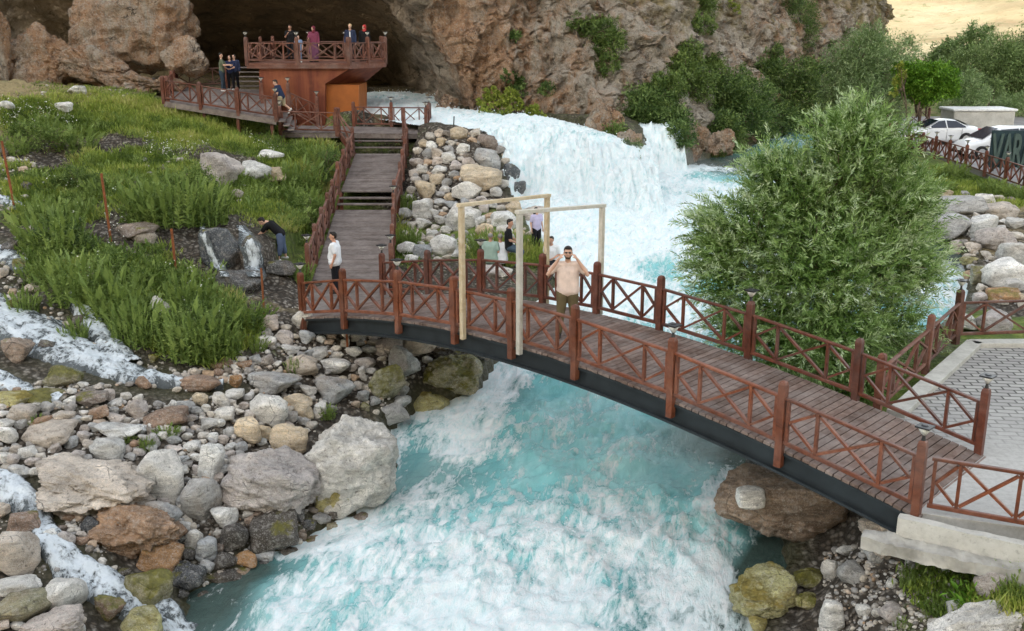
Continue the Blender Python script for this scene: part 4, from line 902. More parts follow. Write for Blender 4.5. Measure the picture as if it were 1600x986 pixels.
mb = MB(); mb.beam(D[0] + po + (0, -.03, -.06), D[1] + po + (0, -.03, -.06), .06, .16); mb.beam(D[1] + po + (0, -.03, -.06), D[2] + po + (0, -.03, -.06), .06, .2); mb.build('fascia', M['wood_old'], PF)
up = np.array([0, 0, .09])
railing('front railing of the rust red viewing platform', lerp_pts([(D[0] + up, D[1] + up)], [2]), mat='wood_old', h=1.16, lamps=(0, 1), post=.15)
railing('right side railing of the viewing platform above the spring', lerp_pts([(D[1] + up + (.05, .1, 0), D[2] + up), (D[2] + up, D[3] + up)], [2, 2]), mat='wood_old', h=1.16, lamps=(1, 2))
railing('rear railing of the viewing platform inside the cave shadow', lerp_pts([(D[4] + up, D[3] + up)], [3]), mat='wood_old', h=1.16, lamps=(1, 2))
railing('left side railing of the viewing platform', lerp_pts([(D[0] + up + (.02, .15, 0), D[4] + up)], [2]), mat='wood_old', h=1.16)

# rusty stakes of the old wire fence
for k, (px, py, hh, tilt, lab) in enumerate([(24, 326, 1.95, -.07, 'rusty iron stake at the far left edge above the small falls'), (174, 377, 1.85, -.04, 'rusty iron stake in the weeds, second from the left'), (276, 431, 1.25, -.02, 'rusty iron stake left of the dripping dark boulder'), (413, 492, 1.2, .0, 'thin yellowish iron stake left of the footbridge end'), (543, 548, .95, .0, 'short rusty pipe in the stones under the left end of the bridge')]):
    h_ = hit(px, py, bvh_t); mb = MB(); mb.tube([(0, 0, -.3), (tilt * hh, 0, hh)], .035 if k < 3 else .028, 8); 
    for z in (.3, .6, .9): mb.box((tilt * hh * z + .0, -.036, hh * z), (.03, .03, .03))
    tag(mb.build('iron_stake', M['rust'], loc=tuple(h_)), lab, 'stake')
# ------------------------------------------------------------ boulders and stones
def rock_proto(seed, sub=4, facets=12, amp=.10, rough=.04, cut=.72):
    rg = np.random.default_rng(seed); bm = bmesh.new(); bmesh.ops.create_icosphere(bm, subdivisions=sub, radius=1.0)
    V = np.array([v.co[:] for v in bm.verts]); F = np.array([[v.index for v in f.verts] for f in bm.faces]); bm.free()
    N = V / np.linalg.norm(V, axis=1)[:, None]; r = np.full(len(N), 1.35)
    D = rg.normal(size=(facets, 3)); D /= np.linalg.norm(D, axis=1)[:, None]; D = np.vstack([D, np.eye(3), -np.eye(3)])
    hts = np.concatenate([rg.uniform(cut, .98, facets), rg.uniform(.88, 1.0, 6)])
    for d, h in zip(D, hts):
        c = N @ d; rr = np.where(c > .05, h / np.maximum(c, .05), 9); r = -np.log(np.exp(-r * 26) + np.exp(-rr * 26)) / 26
    p = N * 1.0 + seed * 3.1
    r = r * (1 + amp * fbm(p * 1.1, 3)) + rough * ridge(p * 2.6, 4, gain=.6) * .8 - rough * .3
    V = N * r[:, None]; V /= np.abs(V).max(axis=0)
    return raw_mesh('rock', V, F, True, mats=[M['rock']])
PROTO = [rock_proto(s, 4, 9 + (s * 5) % 8, .12, .03 + .012 * (s % 4), .60 if s % 3 else .70) for s in range(1, 21)]
BIG = [rock_proto(s, 6, 12 + s % 9, .26, .085) for s in range(40, 46)]
CRAG = [rock_proto(s, 6, 16, .42, .17) for s in range(60, 64)]
COL = dict(G=(.40, .40, .395), L=(.66, .64, .60), W=(.78, .76, .72), T=(.60, .48, .33), O=(.42, .23, .10), R=(.30, .195, .13), D=(.075, .07, .066), B=(.26, .195, .15), P=(.50, .44, .40), M=(.26, .24, .15), Y=(.36, .33, .15), C=(.52, .45, .38))
CNAME = dict(G='grey', L='light grey', W='whitish', T='tan', O='orange brown', R='rusty brown', D='dark wet', B='brown', P='pinkish grey', M='mossy', Y='yellowish', C='brownish grey')
HEROES = []; LAST = [None]; FILL = []
def boulder(px, py, pw, ph, col, label=None, mat=None, deep=.9, proto=None, rz=None, tilt=0, group=None, cat=None, sink=.0, name='boulder', zoff=0, tree=None, Y=None):
    if pw > 220 and Y is None: deep = .28
    h = hit(px, py + ph * .36, tree) if Y is None else Vector(PY(px, py + ph * .36, Y)); Z = depth(h); w = pw * Z / 1600; hh = ph * Z / 1600
    if proto is None: proto = random.choice(BIG if pw > 90 else PROTO)
    o = bpy.data.objects.new(name, proto); sc.collection.objects.link(o)
    el = math.atan2(CAM[2] - h.z, h.y); hz = max(.35 * w, hh * 1.0 - .25 * w * math.sin(el) * deep)
    o.scale = (w / 2 * 1.03, w / 2 * deep, max(hz, hh * .6) / 2 * 1.08)
    o.location = (h.x, h.y + w * deep * .22, h.z + hh * .36 * math.cos(el) - sink * hh + zoff)
    o.rotation_euler = (random.uniform(-.15, .15), R(tilt), random.uniform(-.35, .35) if rz is None else rz)
    c = COL[col]; f = random.uniform(.88, 1.12); g = random.uniform(-.015, .015); o.color = (c[0] * f + g, c[1] * f, c[2] * f - g, 1)
    m = M[mat] if mat else (M['rock_wet'] if col == 'D' else M['rock_moss'] if col == 'M' else M['rock_yellow'] if col == 'Y' else M['rock'])
    o.material_slots[0].link = 'OBJECT'; o.material_slots[0].material = m
    tag(o, label, cat or ('boulder' if pw > 45 else 'stone'), group); HEROES.append((px, py, pw, ph)); LAST[0] = o; return o
H = [  # px, py, width, height, colour, label
 (550, 725, 150, 160, 'L', 'huge pale boulder with a yellow stained face at the left river edge', 'rock', 0),
 (520, 770, 60, 66, 'Y', 'yellow stained lump at the foot of the huge pale boulder', 'rock_yellow', 0),
 (424, 755, 155, 112, 'P', 'large pinkish grey smooth boulder left of the huge pale one', 'rock', 12),
 (245, 742, 86, 88, 'L', 'big light grey block in the middle of the left bank stones', 'rock', 10),
 (312, 782, 66, 78, 'G', 'blue grey boulder right of the big light grey block', 'rock', 0),
 (165, 704, 56, 44, 'L', 'white topped stone above the small gully', 'rock', 0),
 (447, 692, 56, 56, 'T', 'tan angular boulder perched above the pinkish one', 'rock', 14),
 (418, 643, 62, 56, 'L', 'cream block with flat top near the stream end', 'rock', 10),
 (382, 672, 50, 44, 'T', 'yellowish tan stone right of the brown slabs', 'rock', -10),
 (330, 722, 36, 62, 'L', 'upright narrow white stone among the bank stones', 'rock', 8),
 (425, 602, 86, 40, 'G', 'long grey flat boulder below the weeds', 'rock', 0),
 (466, 628, 50, 22, 'T', 'small tan slab under the bridge shadow', 'rock', 6),
 (522, 612, 64, 48, 'G', 'rounded blue grey boulder beneath the bridge end', 'rock', 0),
 (522, 574, 60, 28, 'L', 'pale flat stone beside the short rusty pipe', 'rock', -8),
 (470, 572, 50, 34, 'C', 'split pale stone with a tan side', 'rock', 0),
 (603, 598, 50, 66, 'M', 'tilted flat boulder with green moss under the bridge', 'rock_moss', 35),
 (628, 572, 56, 56, 'G', 'striped grey boulder under the bridge beam', 'rock', 28),
 (708, 588, 92, 74, 'M', 'big mossy boulder under the bridge at the water', 'rock_moss', 8),
 (716, 554, 92, 44, 'D', 'dark wet rock shelf below the bridge girder', 'rock_wet', 6),
 (666, 634, 60, 44, 'Y', 'round yellow green algae boulder at the river edge', 'rock_yellow', 0),
 (611, 648, 50, 32, 'G', 'flat grey stone just above the river edge', 'rock', 0),
 (607, 545, 44, 34, 'P', 'violet grey stone tucked under the girder', 'rock', 0),
 (650, 543, 70, 36, 'C', 'brown layered rock behind the bridge beam', 'rock', 0),
 (470, 500, 30, 36, 'L', 'white angular boulder at the left bridge end', 'rock', 14),
 (424, 506, 26, 28, 'P', 'small violet stone beside the yellowish stake', 'rock', 0),
 (248, 485, 34, 48, 'L', 'pale boulder standing in the weeds', 'rock', 0),
 (344, 272, 68, 64, 'P', 'large grey pink boulder in the meadow', 'rock', 6),
 (398, 268, 50, 34, 'L', 'pale rock right of the meadow boulder', 'rock', 0),
 (425, 275, 44, 26, 'T', 'tan rock near the top of the weedy slope', 'rock', 0),
 (420, 243, 40, 18, 'L', 'low pale rock lying in dry grass', 'rock', 0),
 (345, 392, 66, 70, 'D', 'dark wet boulder with two thin waterfalls', 'rock_wet', 0),
 (392, 400, 40, 70, 'D', 'black dripping rock under the bending man hands', 'rock_wet', 0),
 (372, 444, 70, 36, 'D', 'low dark slab below the dripping boulder', 'rock_wet', 10),
 (441, 420, 50, 26, 'D', 'dark stone the bending man stands on', 'rock_wet', 0),
 (205, 362, 66, 24, 'B', 'flat brown slab right of the second stake', 'rock_wet', 0),
 (222, 372, 40, 24, 'C', 'grey brown slab in the weeds', 'rock', 0),
 (26, 770 - 222, 50, 44, 'B', 'dark brown boulder amid the upper white stream', 'rock_wet', 0),
 (70, 612 - 70, 30, 24, 'D', 'dark stone parting the stream', 'rock_wet', 0),
 (95, 590, 54, 40, 'M', 'mossy brown boulder between two stream arms', 'rock_moss', 0),
 (60, 622, 60, 18, 'M', 'flat moss covered slab below the stream', 'rock_moss', 0),
 (20, 625, 60, 20, 'Y', 'yellow green flat slab at the left picture edge', 'rock_yellow', 0),
 (310, 602, 70, 26, 'R', 'rusty red flat slab at the stream end', 'rock', 0),
 (368, 596, 18, 20, 'O', 'small bright orange brown stone', 'rock', 0),
 (140, 625, 50, 26, 'B', 'brown wet stone below the stream', 'rock_wet', 0),
 (66, 680, 90, 24, 'C', 'long brown slab among flat stones', 'rock', -8),
 (255, 655, 66, 30, 'R', 'reddish brown slab beside the stream tail', 'rock', -8),
 (212, 640, 40, 34, 'P', 'pink white wedge stone', 'rock', 15),
 (185, 678, 70, 30, 'L', 'long pale boulder above the white topped stone', 'rock', 0),
 (135, 770, 190, 74, 'C', 'broad brown rock ledge with dirt beside the lower cascade', 'crag', 12),
 (205, 832, 150, 100, 'R', 'rust stained rock face above the lower cascade', 'crag', 10),
 (252, 812, 60, 60, 'G', 'grey block leaning on the rust stained rock face', 'rock', 10),
 (248, 872, 62, 60, 'O', 'wet orange brown boulder beside the river corner', 'rock_wet', 20),
 (30, 865, 74, 78, 'C', 'big rounded pale boulder at the left picture edge', 'rock', 10),
 (36, 818, 50, 38, 'R', 'dark red stone above the rounded pale boulder', 'rock_wet', 10),
 (30, 918, 70, 30, 'L', 'light grey slab under the rounded pale boulder', 'rock', 4),
 (92, 935, 70, 60, 'L', 'light grey boulder beside the lower cascade', 'rock', 0),
 (28, 955, 90, 50, 'M', 'green grey smooth boulder at the bottom left corner', 'rock', 0),
 (75, 985, 100, 44, 'P', 'pale pink slab at the bottom left edge', 'rock', -6),
 (170, 950, 50, 46, 'R', 'orange stained stone splashed by the lower cascade', 'rock_moss', 0),
 (230, 925, 70, 66, 'M', 'mossy green rock between cascade and river', 'rock_moss', 0),
 (218, 975, 70, 60, 'Y', 'yellow moss ledge wetted by the lower cascade', 'rock_yellow', 0),
 (352, 812, 44, 44, 'L', 'white veined stone near the dark river corner', 'rock', 0),
 (303, 842, 30, 36, 'L', 'small pale cube stone above black stones', 'rock', 0),
 (366, 840, 48, 50, 'D', 'black boulder with a pale vein', 'rock', 0),
 (318, 862, 40, 40, 'G', 'dark blue grey stone', 'rock', 0),
 (425, 832, 76, 62, 'D', 'dark wet rock under the pinkish boulder', 'rock_wet', 0),
 (290, 905, 60, 44, 'D', 'dark wet boulder at the river corner', 'rock_wet', 0),
 (380, 875, 40, 26, 'O', 'brown orange stone in the shallow river corner', 'rock_wet', 0),
 (350, 905, 60, 30, 'D', 'half sunk dark rock in the shallow river corner', 'rock_wet', 0),
 (790, 620, 60, 30, 'D', 'dark stone washed by the rapid under the bridge', 'rock_wet', 0),
 (1235, 800, 205, 130, 'B', 'huge brown boulder under the right end of the bridge', 'rock', 8),
 (1190, 760, 60, 60, 'B', 'earthy lump on top of the huge brown boulder', 'rock', 0),
 (1205, 735, 74, 56, 'D', 'dark rock shelf under the bridge at right', 'rock', 0),
 (1252, 735, 70, 40, 'B', 'grey brown clod below the steel girder', 'rock', 0),
 (1197, 936, 104, 84, 'Y', 'large yellow green algae boulder at the lower right water', 'rock_yellow', 0),
 (1265, 905, 50, 30, 'Y', 'submerged olive boulder near the right bank', 'rock_moss', 0),
 (1262, 940, 40, 26, 'Y', 'olive stone in the shallows', 'rock_moss', 0),
 (1140, 975, 20, 30, 'Y', 'small algae stone at the bottom in white water', 'rock_yellow', 0),
 (1185, 978, 30, 34, 'Y', 'narrow yellow green stone at the bottom edge', 'rock_yellow', 0),
 (1300, 892, 28, 36, 'L', 'pale egg shaped stone below the broken wall', 'rock', 0),
 (1330, 895, 44, 42, 'G', 'pinkish grey stone right of the pale egg', 'rock', 0),
 (1302, 965, 40, 66, 'L', 'pale upright slab at the bottom right bank', 'rock', 10),
 (1322, 862, 28, 20, 'W', 'small cream stone under the wall footing', 'rock', 0),
 (1540, 992, 260, 34, 'L', 'long pale broken slab along the bottom right corner', 'rock', -3),
 (1552, 912, 50, 50, 'P', 'pinkish chunk among weeds at lower right', 'rock', 0),
 (1392, 838, 90, 74, 'C', 'rough cement rubble block under the left end of the retaining wall', 'crag', 0),
 (1372, 862, 40, 34, 'G', 'grey rubble stone below the cement block', 'rock', 10),
 (1395, 958, 40, 26, 'P', 'flat pinkish stone on the right bank', 'rock', 0),
 (1352, 955, 28, 24, 'L', 'grey pebble like stone on the right bank', 'rock', 0),
 (1495, 950, 30, 28, 'L', 'pale wedge stone beside broad leaves', 'rock', 10),
 (1488, 355, 76, 40, 'G', 'dark grey bedrock slab at the small inlet', 'rock', -14),
 (1425 + 70, 325, 90, 30, 'G', 'smooth grey rock rib above the inlet', 'rock', -14),
 (1537, 313, 34, 22, 'L', 'pale rock near the car park fence', 'rock', -14),
 (1568, 330, 66, 24, 'C', 'long brownish slab near the car park fence', 'rock', -8),
 (1535, 360, 52, 36, 'L', 'pale ribbed boulder right of the inlet', 'rock', -20),
 (1560, 378, 60, 40, 'P', 'pinkish boulder in the right bank rocks', 'rock', -10),
 (1590, 400, 50, 40, 'L', 'pale boulder at the right picture edge', 'rock', 0),
 (1570, 430, 80, 46, 'W', 'large whitish boulder right of the side stream', 'rock', -10),
 (1530, 432, 32, 36, 'M', 'mossy stone in the side stream', 'rock_moss', 0),
 (1515, 408, 30, 14, 'Y', 'flat yellow stone in the side stream', 'rock_yellow', 0),
 (1570, 462, 50, 22, 'O', 'ochre stone low on the side stream bank', 'rock_yellow', 0),
 (1590, 445, 40, 20, 'L', 'grey stone at the right edge by the side stream', 'rock', 0),
 (1498, 385, 30, 22, 'P', 'small pinkish rock at the inlet mouth', 'rock', -20),
 (1510, 505, 50, 30, 'L', 'pale stone seen through the terrace railing', 'rock', 0),
 (1560, 505, 60, 30, 'P', 'pinkish stone behind the terrace railing', 'rock', 0),
 (1445, 497, 34, 20, 'Y', 'yellow stone at the foot of the willow', 'rock_yellow', 0),
 (717, 209, 28, 22, 'T', 'tan boulder at the top of the rock pile', 'rock', 0),
 (762, 224, 34, 24, 'B', 'brown boulder at the lip of the waterfall', 'rock', 10),
 (747, 282, 62, 44, 'T', 'big tan boulder in the middle of the rock pile', 'rock', 10),
 (798, 272, 34, 32, 'D', 'dark wet rock at the edge of the falls', 'rock_wet', 0),
 (808, 300, 30, 34, 'D', 'black rock beside the falling water', 'rock_wet', 0),
 (693, 385, 40, 38, 'L', 'white angular rock near the ramp foot', 'rock', -10),
 (722, 340, 56, 44, 'L', 'large pale boulder behind the pine portal', 'rock', 0),
 (665, 300, 34, 34, 'T', 'tan round boulder right of the ramp', 'rock', 0),
 (727, 300, 46, 32, 'L', 'pale flat boulder in the rock pile', 'rock', 6),
 (790, 345, 46, 30, 'L', 'pale boulder seen inside the pine portal', 'rock', 0),
 (905, 398, 70, 20, 'G', 'flat grey bedrock reaching into the water behind the man', 'rock_wet', 0),
 (872, 382, 50, 24, 'D', 'dark wet bedrock beside the rapids', 'rock_wet', 0),
 (655, 160 - 4, 26, 26, 'B', 'dark boulder in the upper rapids below the cave', 'rock_wet', 0),
 (692, 155, 26, 30, 'B', 'brown rock in front of the spring', 'rock', 0),
]
for k in H: boulder(*k[:5], label=k[5], mat=None if k[6] == 'crag' else k[6], tilt=k[7], proto=random.choice(CRAG) if k[6] == 'crag' else (BIG[int(k[0]) % 6] if k[2] > 100 else None))
# big outcrops around the cave and the falls
OUT = [(205, 45, 205, 150, 'giant orange and grey boulder left of the cave mouth', 0, .7, 52.5, 'b'), (288, 92, 74, 66, 'right shoulder block of the giant orange boulder', 0, .8, 51.0, 'b'), (70, 100, 120, 110, 'rocky outcrop above the meadow at upper left', 14, .6, 51.0, 'c'), (150, 105, 130, 60, 'low ridge of rough rock sloping down from the upper left outcrop', 22, .6, 50.4, 'c'),
       (2, 70, 40, 130, 'tall tan rock at the upper left picture edge', 0, .7, 50.0, 'c'), (215, 132, 80, 34, 'low rough rock below the giant boulder', 12, .8, 49.5, 'c'), (262, 132, 60, 26, 'low rough rock at the left end of the cave walkway', 8, .8, 49.5, 'c'), (945, 205, 66, 96, 'pale dry topped crag between the two waterfalls', 0, .8, 45.4, 'c'), (985, 240, 50, 66, 'low crag at the right side of the main fall', 20, .8, 43.8, 'c'),
       (1080, 220, 64, 74, 'rounded brown crag right of the small waterfall', 0, .9, 50.5, 'c'), (1122, 232, 60, 60, 'dark crag at the pool edge', 0, .9, 52.5, 'c'), (1030, 235, 24, 60, 'narrow dark rock inside the small waterfall', 0, .9, 50.8, 'c'), (890, 178, 40, 26, 'low pale rock at the cliff foot above the rapids', 0, .9, 49.8, 'c'), (700, 165, 40, 34, 'brown rock below the cliff overhang in the spring', 0, .9, 51.8, 'c')]
for px, py, w_, h_, lab, tl, dp, Yq, kd in OUT:
    o = boulder(px, py, w_, h_, 'C', lab, 'cliff_rock', dp, random.choice(BIG if kd == 'b' else CRAG), tilt=tl, cat='boulder', name='crag', Y=Yq, rz=random.uniform(-1.2, 1.2) if w_ < 60 else None)
for q in [(118, 143, 30, 16, 'L', 'small pale rock on dry ground at upper left'), (95, 169, 30, 16, 'L', 'white rock in the upper meadow'), (10, 166, 26, 16, 'L', 'white rock at the left edge of the meadow')]: boulder(*q, 'rock')
# the rest, zone by zone
ZN = [('in the boulder pile between the ramp and the waterfall', [(643, 243), (672, 208), (735, 205), (800, 240), (825, 320), (860, 375), (800, 395), (700, 405), (628, 408), (632, 340)], 15, 44, 100, 'LTPGCLTGL'),
      ('on the left river bank among the pale stones', [(280, 690), (200, 690), (170, 640), (330, 620), (470, 600), (520, 640), (470, 680), (380, 700), (330, 770), (290, 850), (230, 780), (215, 740)], 16, 42, 84, 'GLPGTLGL'),
      ('in the flat brown stone field below the left stream', [(0, 610), (110, 605), (260, 625), (330, 640), (250, 700), (120, 750), (0, 735)], 16, 44, 66, 'CPGRLGLP'),
      ('under the left end of the footbridge', [(385, 520), (480, 505), (560, 520), (700, 540), (760, 560), (640, 600), (640, 660), (560, 640), (470, 590), (400, 580)], 14, 36, 52, 'GLGPMCL'),
      ('at the dark foot of the left bank by the river', [(270, 840), (330, 800), (440, 800), (520, 790), (470, 850), (390, 880), (290, 930), (240, 930)], 16, 38, 22, 'DGDDB'),
      ('in the bottom left corner below the lower cascade', [(0, 760), (60, 800), (110, 850), (130, 986), (0, 986)], 18, 44, 12, 'LGCP'),
      ('on the gravelly right bank under the broken wall', [(1290, 860), (1400, 850), (1600, 915), (1600, 986), (1280, 986)], 10, 26, 34, 'LPCTL'),
      ('in the rocks between the side stream and the car park', [(1470, 300), (1590, 310), (1600, 480), (1530, 470), (1500, 400), (1470, 360)], 14, 34, 24, 'LPGCT'),
      ('on the weedy slope left of the ramp', [(180, 250), (460, 250), (460, 300), (380, 320), (200, 290)], 10, 26, 12, 'LPC'),
      ('on the wet margin of the left stream', [(200, 600), (300, 612), (420, 580), (440, 560), (380, 560), (250, 590), (0, 640), (0, 600), (100, 600)], 14, 34, 26, 'BDRCB'),
      ('along the lower cascade', [(60, 790), (110, 840), (180, 890), (250, 930), (150, 880), (230, 800), (100, 800), (110, 920), (60, 850)], 14, 34, 22, 'BDRCG'),
      ('in and beside the upper stream at the left edge', [(0, 230), (50, 240), (60, 470), (240, 560), (300, 590), (200, 570), (0, 470)], 12, 30, 22, 'DBDMC')]
def short(t):
    for w_ in (' with ', ' at ', ' in ', ' under ', ' of the ', ' beside ', ' above ', ' below ', ' left ', ' right ', ' near ', ' perched', ' among ', ' tucked', ' amid ', ' parting', ' between ', ' standing', ' lying', ' through', ' behind ', ' on ', ' along ', ' seen ', ' reaching', ' splashed', ' wetted', ' washed', ' sloping', ' leaning', ' inside'):
        t = t.split(w_)[0]
    return ' '.join(t.split()[:6])
USED = set(); NAMED = [(k[0], k[1], short(k[5])) for k in H]
def in_px(poly, x, y): return bool(inside(np.array([x]), np.array([y]), poly)[0])
for phrase, poly, smin, smax, n, cols in ZN:
    xs_ = [p[0] for p in poly]; ys_ = [p[1] for p in poly]; placed = 0; tries = 0
    while placed < n and tries < 6000:
        tries += 1; f = 1 - min(1, tries / 4000)
        s = smin + (smax - smin) * (random.random() ** 1.6) * (.3 + .7 * f); x = random.uniform(min(xs_), max(xs_)); y = random.uniform(min(ys_), max(ys_))
        if not in_px(poly, x, y): continue
        asp = random.uniform(.55, .95)
        if any(abs(x - a) < (s + c) * .36 and abs(y - b) < (s * asp + d) * .34 for a, b, c, d in HEROES): continue
        c = random.choice(cols); size = 'small' if s < smin + (smax - smin) * .33 else 'medium'
        near = sorted(((x - q[0]) ** 2 + (y - q[1]) ** 2, i) for i, q in enumerate(NAMED))[:1][0][1]; dxn, dyn = x - NAMED[near][0], y - NAMED[near][1]
        rel = ('just right of' if dxn > 0 else 'just left of') if abs(dxn) > abs(dyn) else ('just below' if dyn > 0 else 'just above')
        tl_ = random.uniform(-16, 16); sh = ('flat ' if asp < .68 else 'round ' if asp > .86 else '') + ('tilted ' if abs(tl_) > 9 else '')
        lab = f'{size} {sh}{CNAME[c]} stone {rel} the {NAMED[near][2]}'; alt = f'{size} {sh}{CNAME[c]} stone a little further {rel[5:]} the {NAMED[near][2]}'
        if lab in USED: lab = alt
        USED.add(lab)
        boulder(x, y, s, s * asp, c, lab, tilt=tl_, group=f'stones {phrase}', name='stone'); FILL.append((s * math.sqrt(asp), bpy.context.scene.objects[-1] if False else LAST[0])); placed += 1
for i, (x, y, s) in enumerate([(622, 762, 34), (600, 800, 36), (560, 815, 30), (525, 828, 34), (490, 848, 32), (455, 868, 38), (420, 884, 30), (385, 898, 34), (345, 925, 34), (312, 940, 30), (645, 672, 30), (690, 655, 30), (735, 632, 30), (520, 805, 26), (480, 820, 28), (440, 850, 26)]):
    where = ['at the waterline right of the huge pale boulder', 'at the waterline below the huge pale boulder', 'at the foot of the yellow stained lump', 'on the waterline under the big pinkish boulder', 'half sunk under the big pinkish boulder', 'at the dark river corner, upper one', 'at the dark river corner, middle one', 'at the dark river corner beside the brown orange stone', 'at the dark river corner, lower one', 'at the very end of the lower cascade', 'beside the algae boulder, on its left', 'just below the algae boulder', 'below the mossy bridge boulder', 'left of the yellow stained lump', 'behind the foam under the pinkish boulder', 'above the dark river corner'][i]
    boulder(x, y, s, s * .7, random.choice('DDBDM'), 'wet dark stone ' + where, 'rock_wet', tilt=random.uniform(-14, 14), group='wet dark stones along the left waterline', name='stone')
# only the largest stay single things; the smaller stones join the loose cobbles
FILL.sort(key=lambda q: -q[0]); others = sum(1 for o in sc.objects if o.get('category') == 'stone') - len(FILL)
ABSORB = [q[1] for q in FILL[max(0, 292 - others):]]
# gravel and cobbles too many to count: one object
def cobbles():
    bpy.context.view_layer.update()
    bm = bmesh.new(); bmesh.ops.create_icosphere(bm, subdivisions=2, radius=1.0); BV = np.array([v.co[:] for v in bm.verts]); BF = np.array([[v.index for v in f.verts] for f in bm.faces]); bm.free()
    prot = [BV * (1 + .28 * fbm(BV * 1.3 + 7 * k, 3))[:, None] for k in range(8)]
    Vs = []; Fs = []; vs = []; n = 0
    for o in ABSORB:
        me_ = o.data; V = np.empty(len(me_.vertices) * 3, np.float32); me_.vertices.foreach_get('co', V); V = V.reshape(-1, 3); mw = np.array(o.matrix_world)
        V = V @ mw[:3, :3].T + mw[:3, 3]; F_ = np.empty(len(me_.polygons) * 3, np.int32); me_.polygons.foreach_get('vertices', F_)
        Vs.append(V); Fs.append(F_.reshape(-1, 3) + n); vs.append(np.full(len(V), random.random())); n += len(V); bpy.data.objects.remove(o)
    zs = [(z[1], 3, 13, m) for z, m in zip(ZN, (420, 560, 420, 460, 240, 160, 900, 260, 60, 500, 300, 300))] + [([(330, 480), (480, 480), (480, 560), (400, 600), (330, 600)], 3, 9, 120), ([(1340, 830), (1420, 830), (1600, 900), (1600, 930)], 2, 6, 200), ([(30, 100), (250, 90), (250, 160), (60, 150)], 3, 9, 90),([(230, 690), (500, 640), (500, 780), (330, 800), (200, 840), (80, 780)], 4, 13, 300)]
    for poly, a, b, m in zs:
        xs_ = [p[0] for p in poly]; ys_ = [p[1] for p in poly]; c = 0; t = 0
        while c < m and t < m * 6:
            t += 1; x = random.uniform(min(xs_), max(xs_)); y = random.uniform(min(ys_), max(ys_))
            if not in_px(poly, x, y): continue
            h = hit(x, y, bvh_t); s = random.uniform(a, b) ** 1 * depth(h) / 1600 / 2 * (random.random() ** 1.2 * .8 + .4)
            th = random.uniform(0, 6.28); rr = np.array([[math.cos(th), math.sin(th), 0], [-math.sin(th), math.cos(th), 0], [0, 0, 1]])
            V = (random.choice(prot) * np.array([s, s * random.uniform(.6, .9), s * random.uniform(.5, .8)])) @ rr + np.array([h.x, h.y, h.z + s * .15])
            Vs.append(V); Fs.append(BF + n); vs.append(np.full(len(V), random.random())); n += len(V); c += 1
    k = NT('mixed cobbles'); v = k.coord(obj=False); a = k.attr('v'); c = k.ramp(a, [(0, (.20, .17, .14)), (.2, (.36, .35, .34)), (.5, (.52, .46, .38)), (.8, (.60, .58, .55)), (1, (.42, .28, .17))])
    nn = k.noise(v, 14, 5, .7); c = k.mix(1.0, c, k.ramp(nn, [(.3, .5), (.7, 1.3)]), 'MULTIPLY'); k.bsdf(c, .85, 0, .2, k.bump(nn, .5, .01))
    me = raw_mesh('cobbles', np.vstack(Vs), np.vstack(Fs), True, np.concatenate(vs), [k.m]); tag(link('cobbles', me), 'loose cobbles and gravel filling the gaps between the bank boulders', 'cobbles', kind='stuff')
cobbles()
# thin falls running over the dark boulders beside the bending man
def world_bvh(objs):
    V = []; F = []
    bpy.context.view_layer.update()
    for o in objs:
        n = len(V); mw = o.matrix_world; V += [tuple(mw @ v.co) for v in o.data.vertices]; F += [tuple(i + n for i in p.vertices) for p in o.data.polygons]
    return BVHTree.FromPolygons(V, F)
def veil(name, path, label):
    rocks = [o for o in sc.objects if o.get('category') in ('boulder', 'stone') and o.type == 'MESH' and o.location.y < 34 and o.location.x < -5]
    tr = world_bvh(rocks + [ground]); n = 34; m = 9; V = []; fo = []
    T = np.linspace(0, len(path) - 1, n)
    for t in T:
        k = min(int(t), len(path) - 2); u = t - k; q = [path[k][i] * (1 - u) + path[k + 1][i] * u for i in range(3)]
        for j in range(m):
            s = (j / (m - 1) - .5); px = q[0] + s * q[2] + 2 * math.sin(t * 3 + j); h = hit(px, q[1], tr); dd = (Vector(CAM) - h).normalized()
            V.append(h); fo.append(.62 - .5 * abs(s) * 2)
    V = np.array([list(v) for v in V]).reshape(n, m, 3)
    for _ in range(2): V[1:-1] = (V[:-2] + 2 * V[1:-1] + V[2:]) / 4
    V = V.reshape(-1, 3); V = V + unit(CAM - V) * .10 + (.03 * fbm(V * 5, 2))[:, None] * np.array([0, -1, .2])
    me = raw_mesh(name, V, grid_faces(n, m)[:, ::-1], True, mats=[M['stream']]); add_attr(me, 'foam', fo); add_attr(me, 'dark', np.zeros(len(V))); tag(link(name, me), kind='structure')
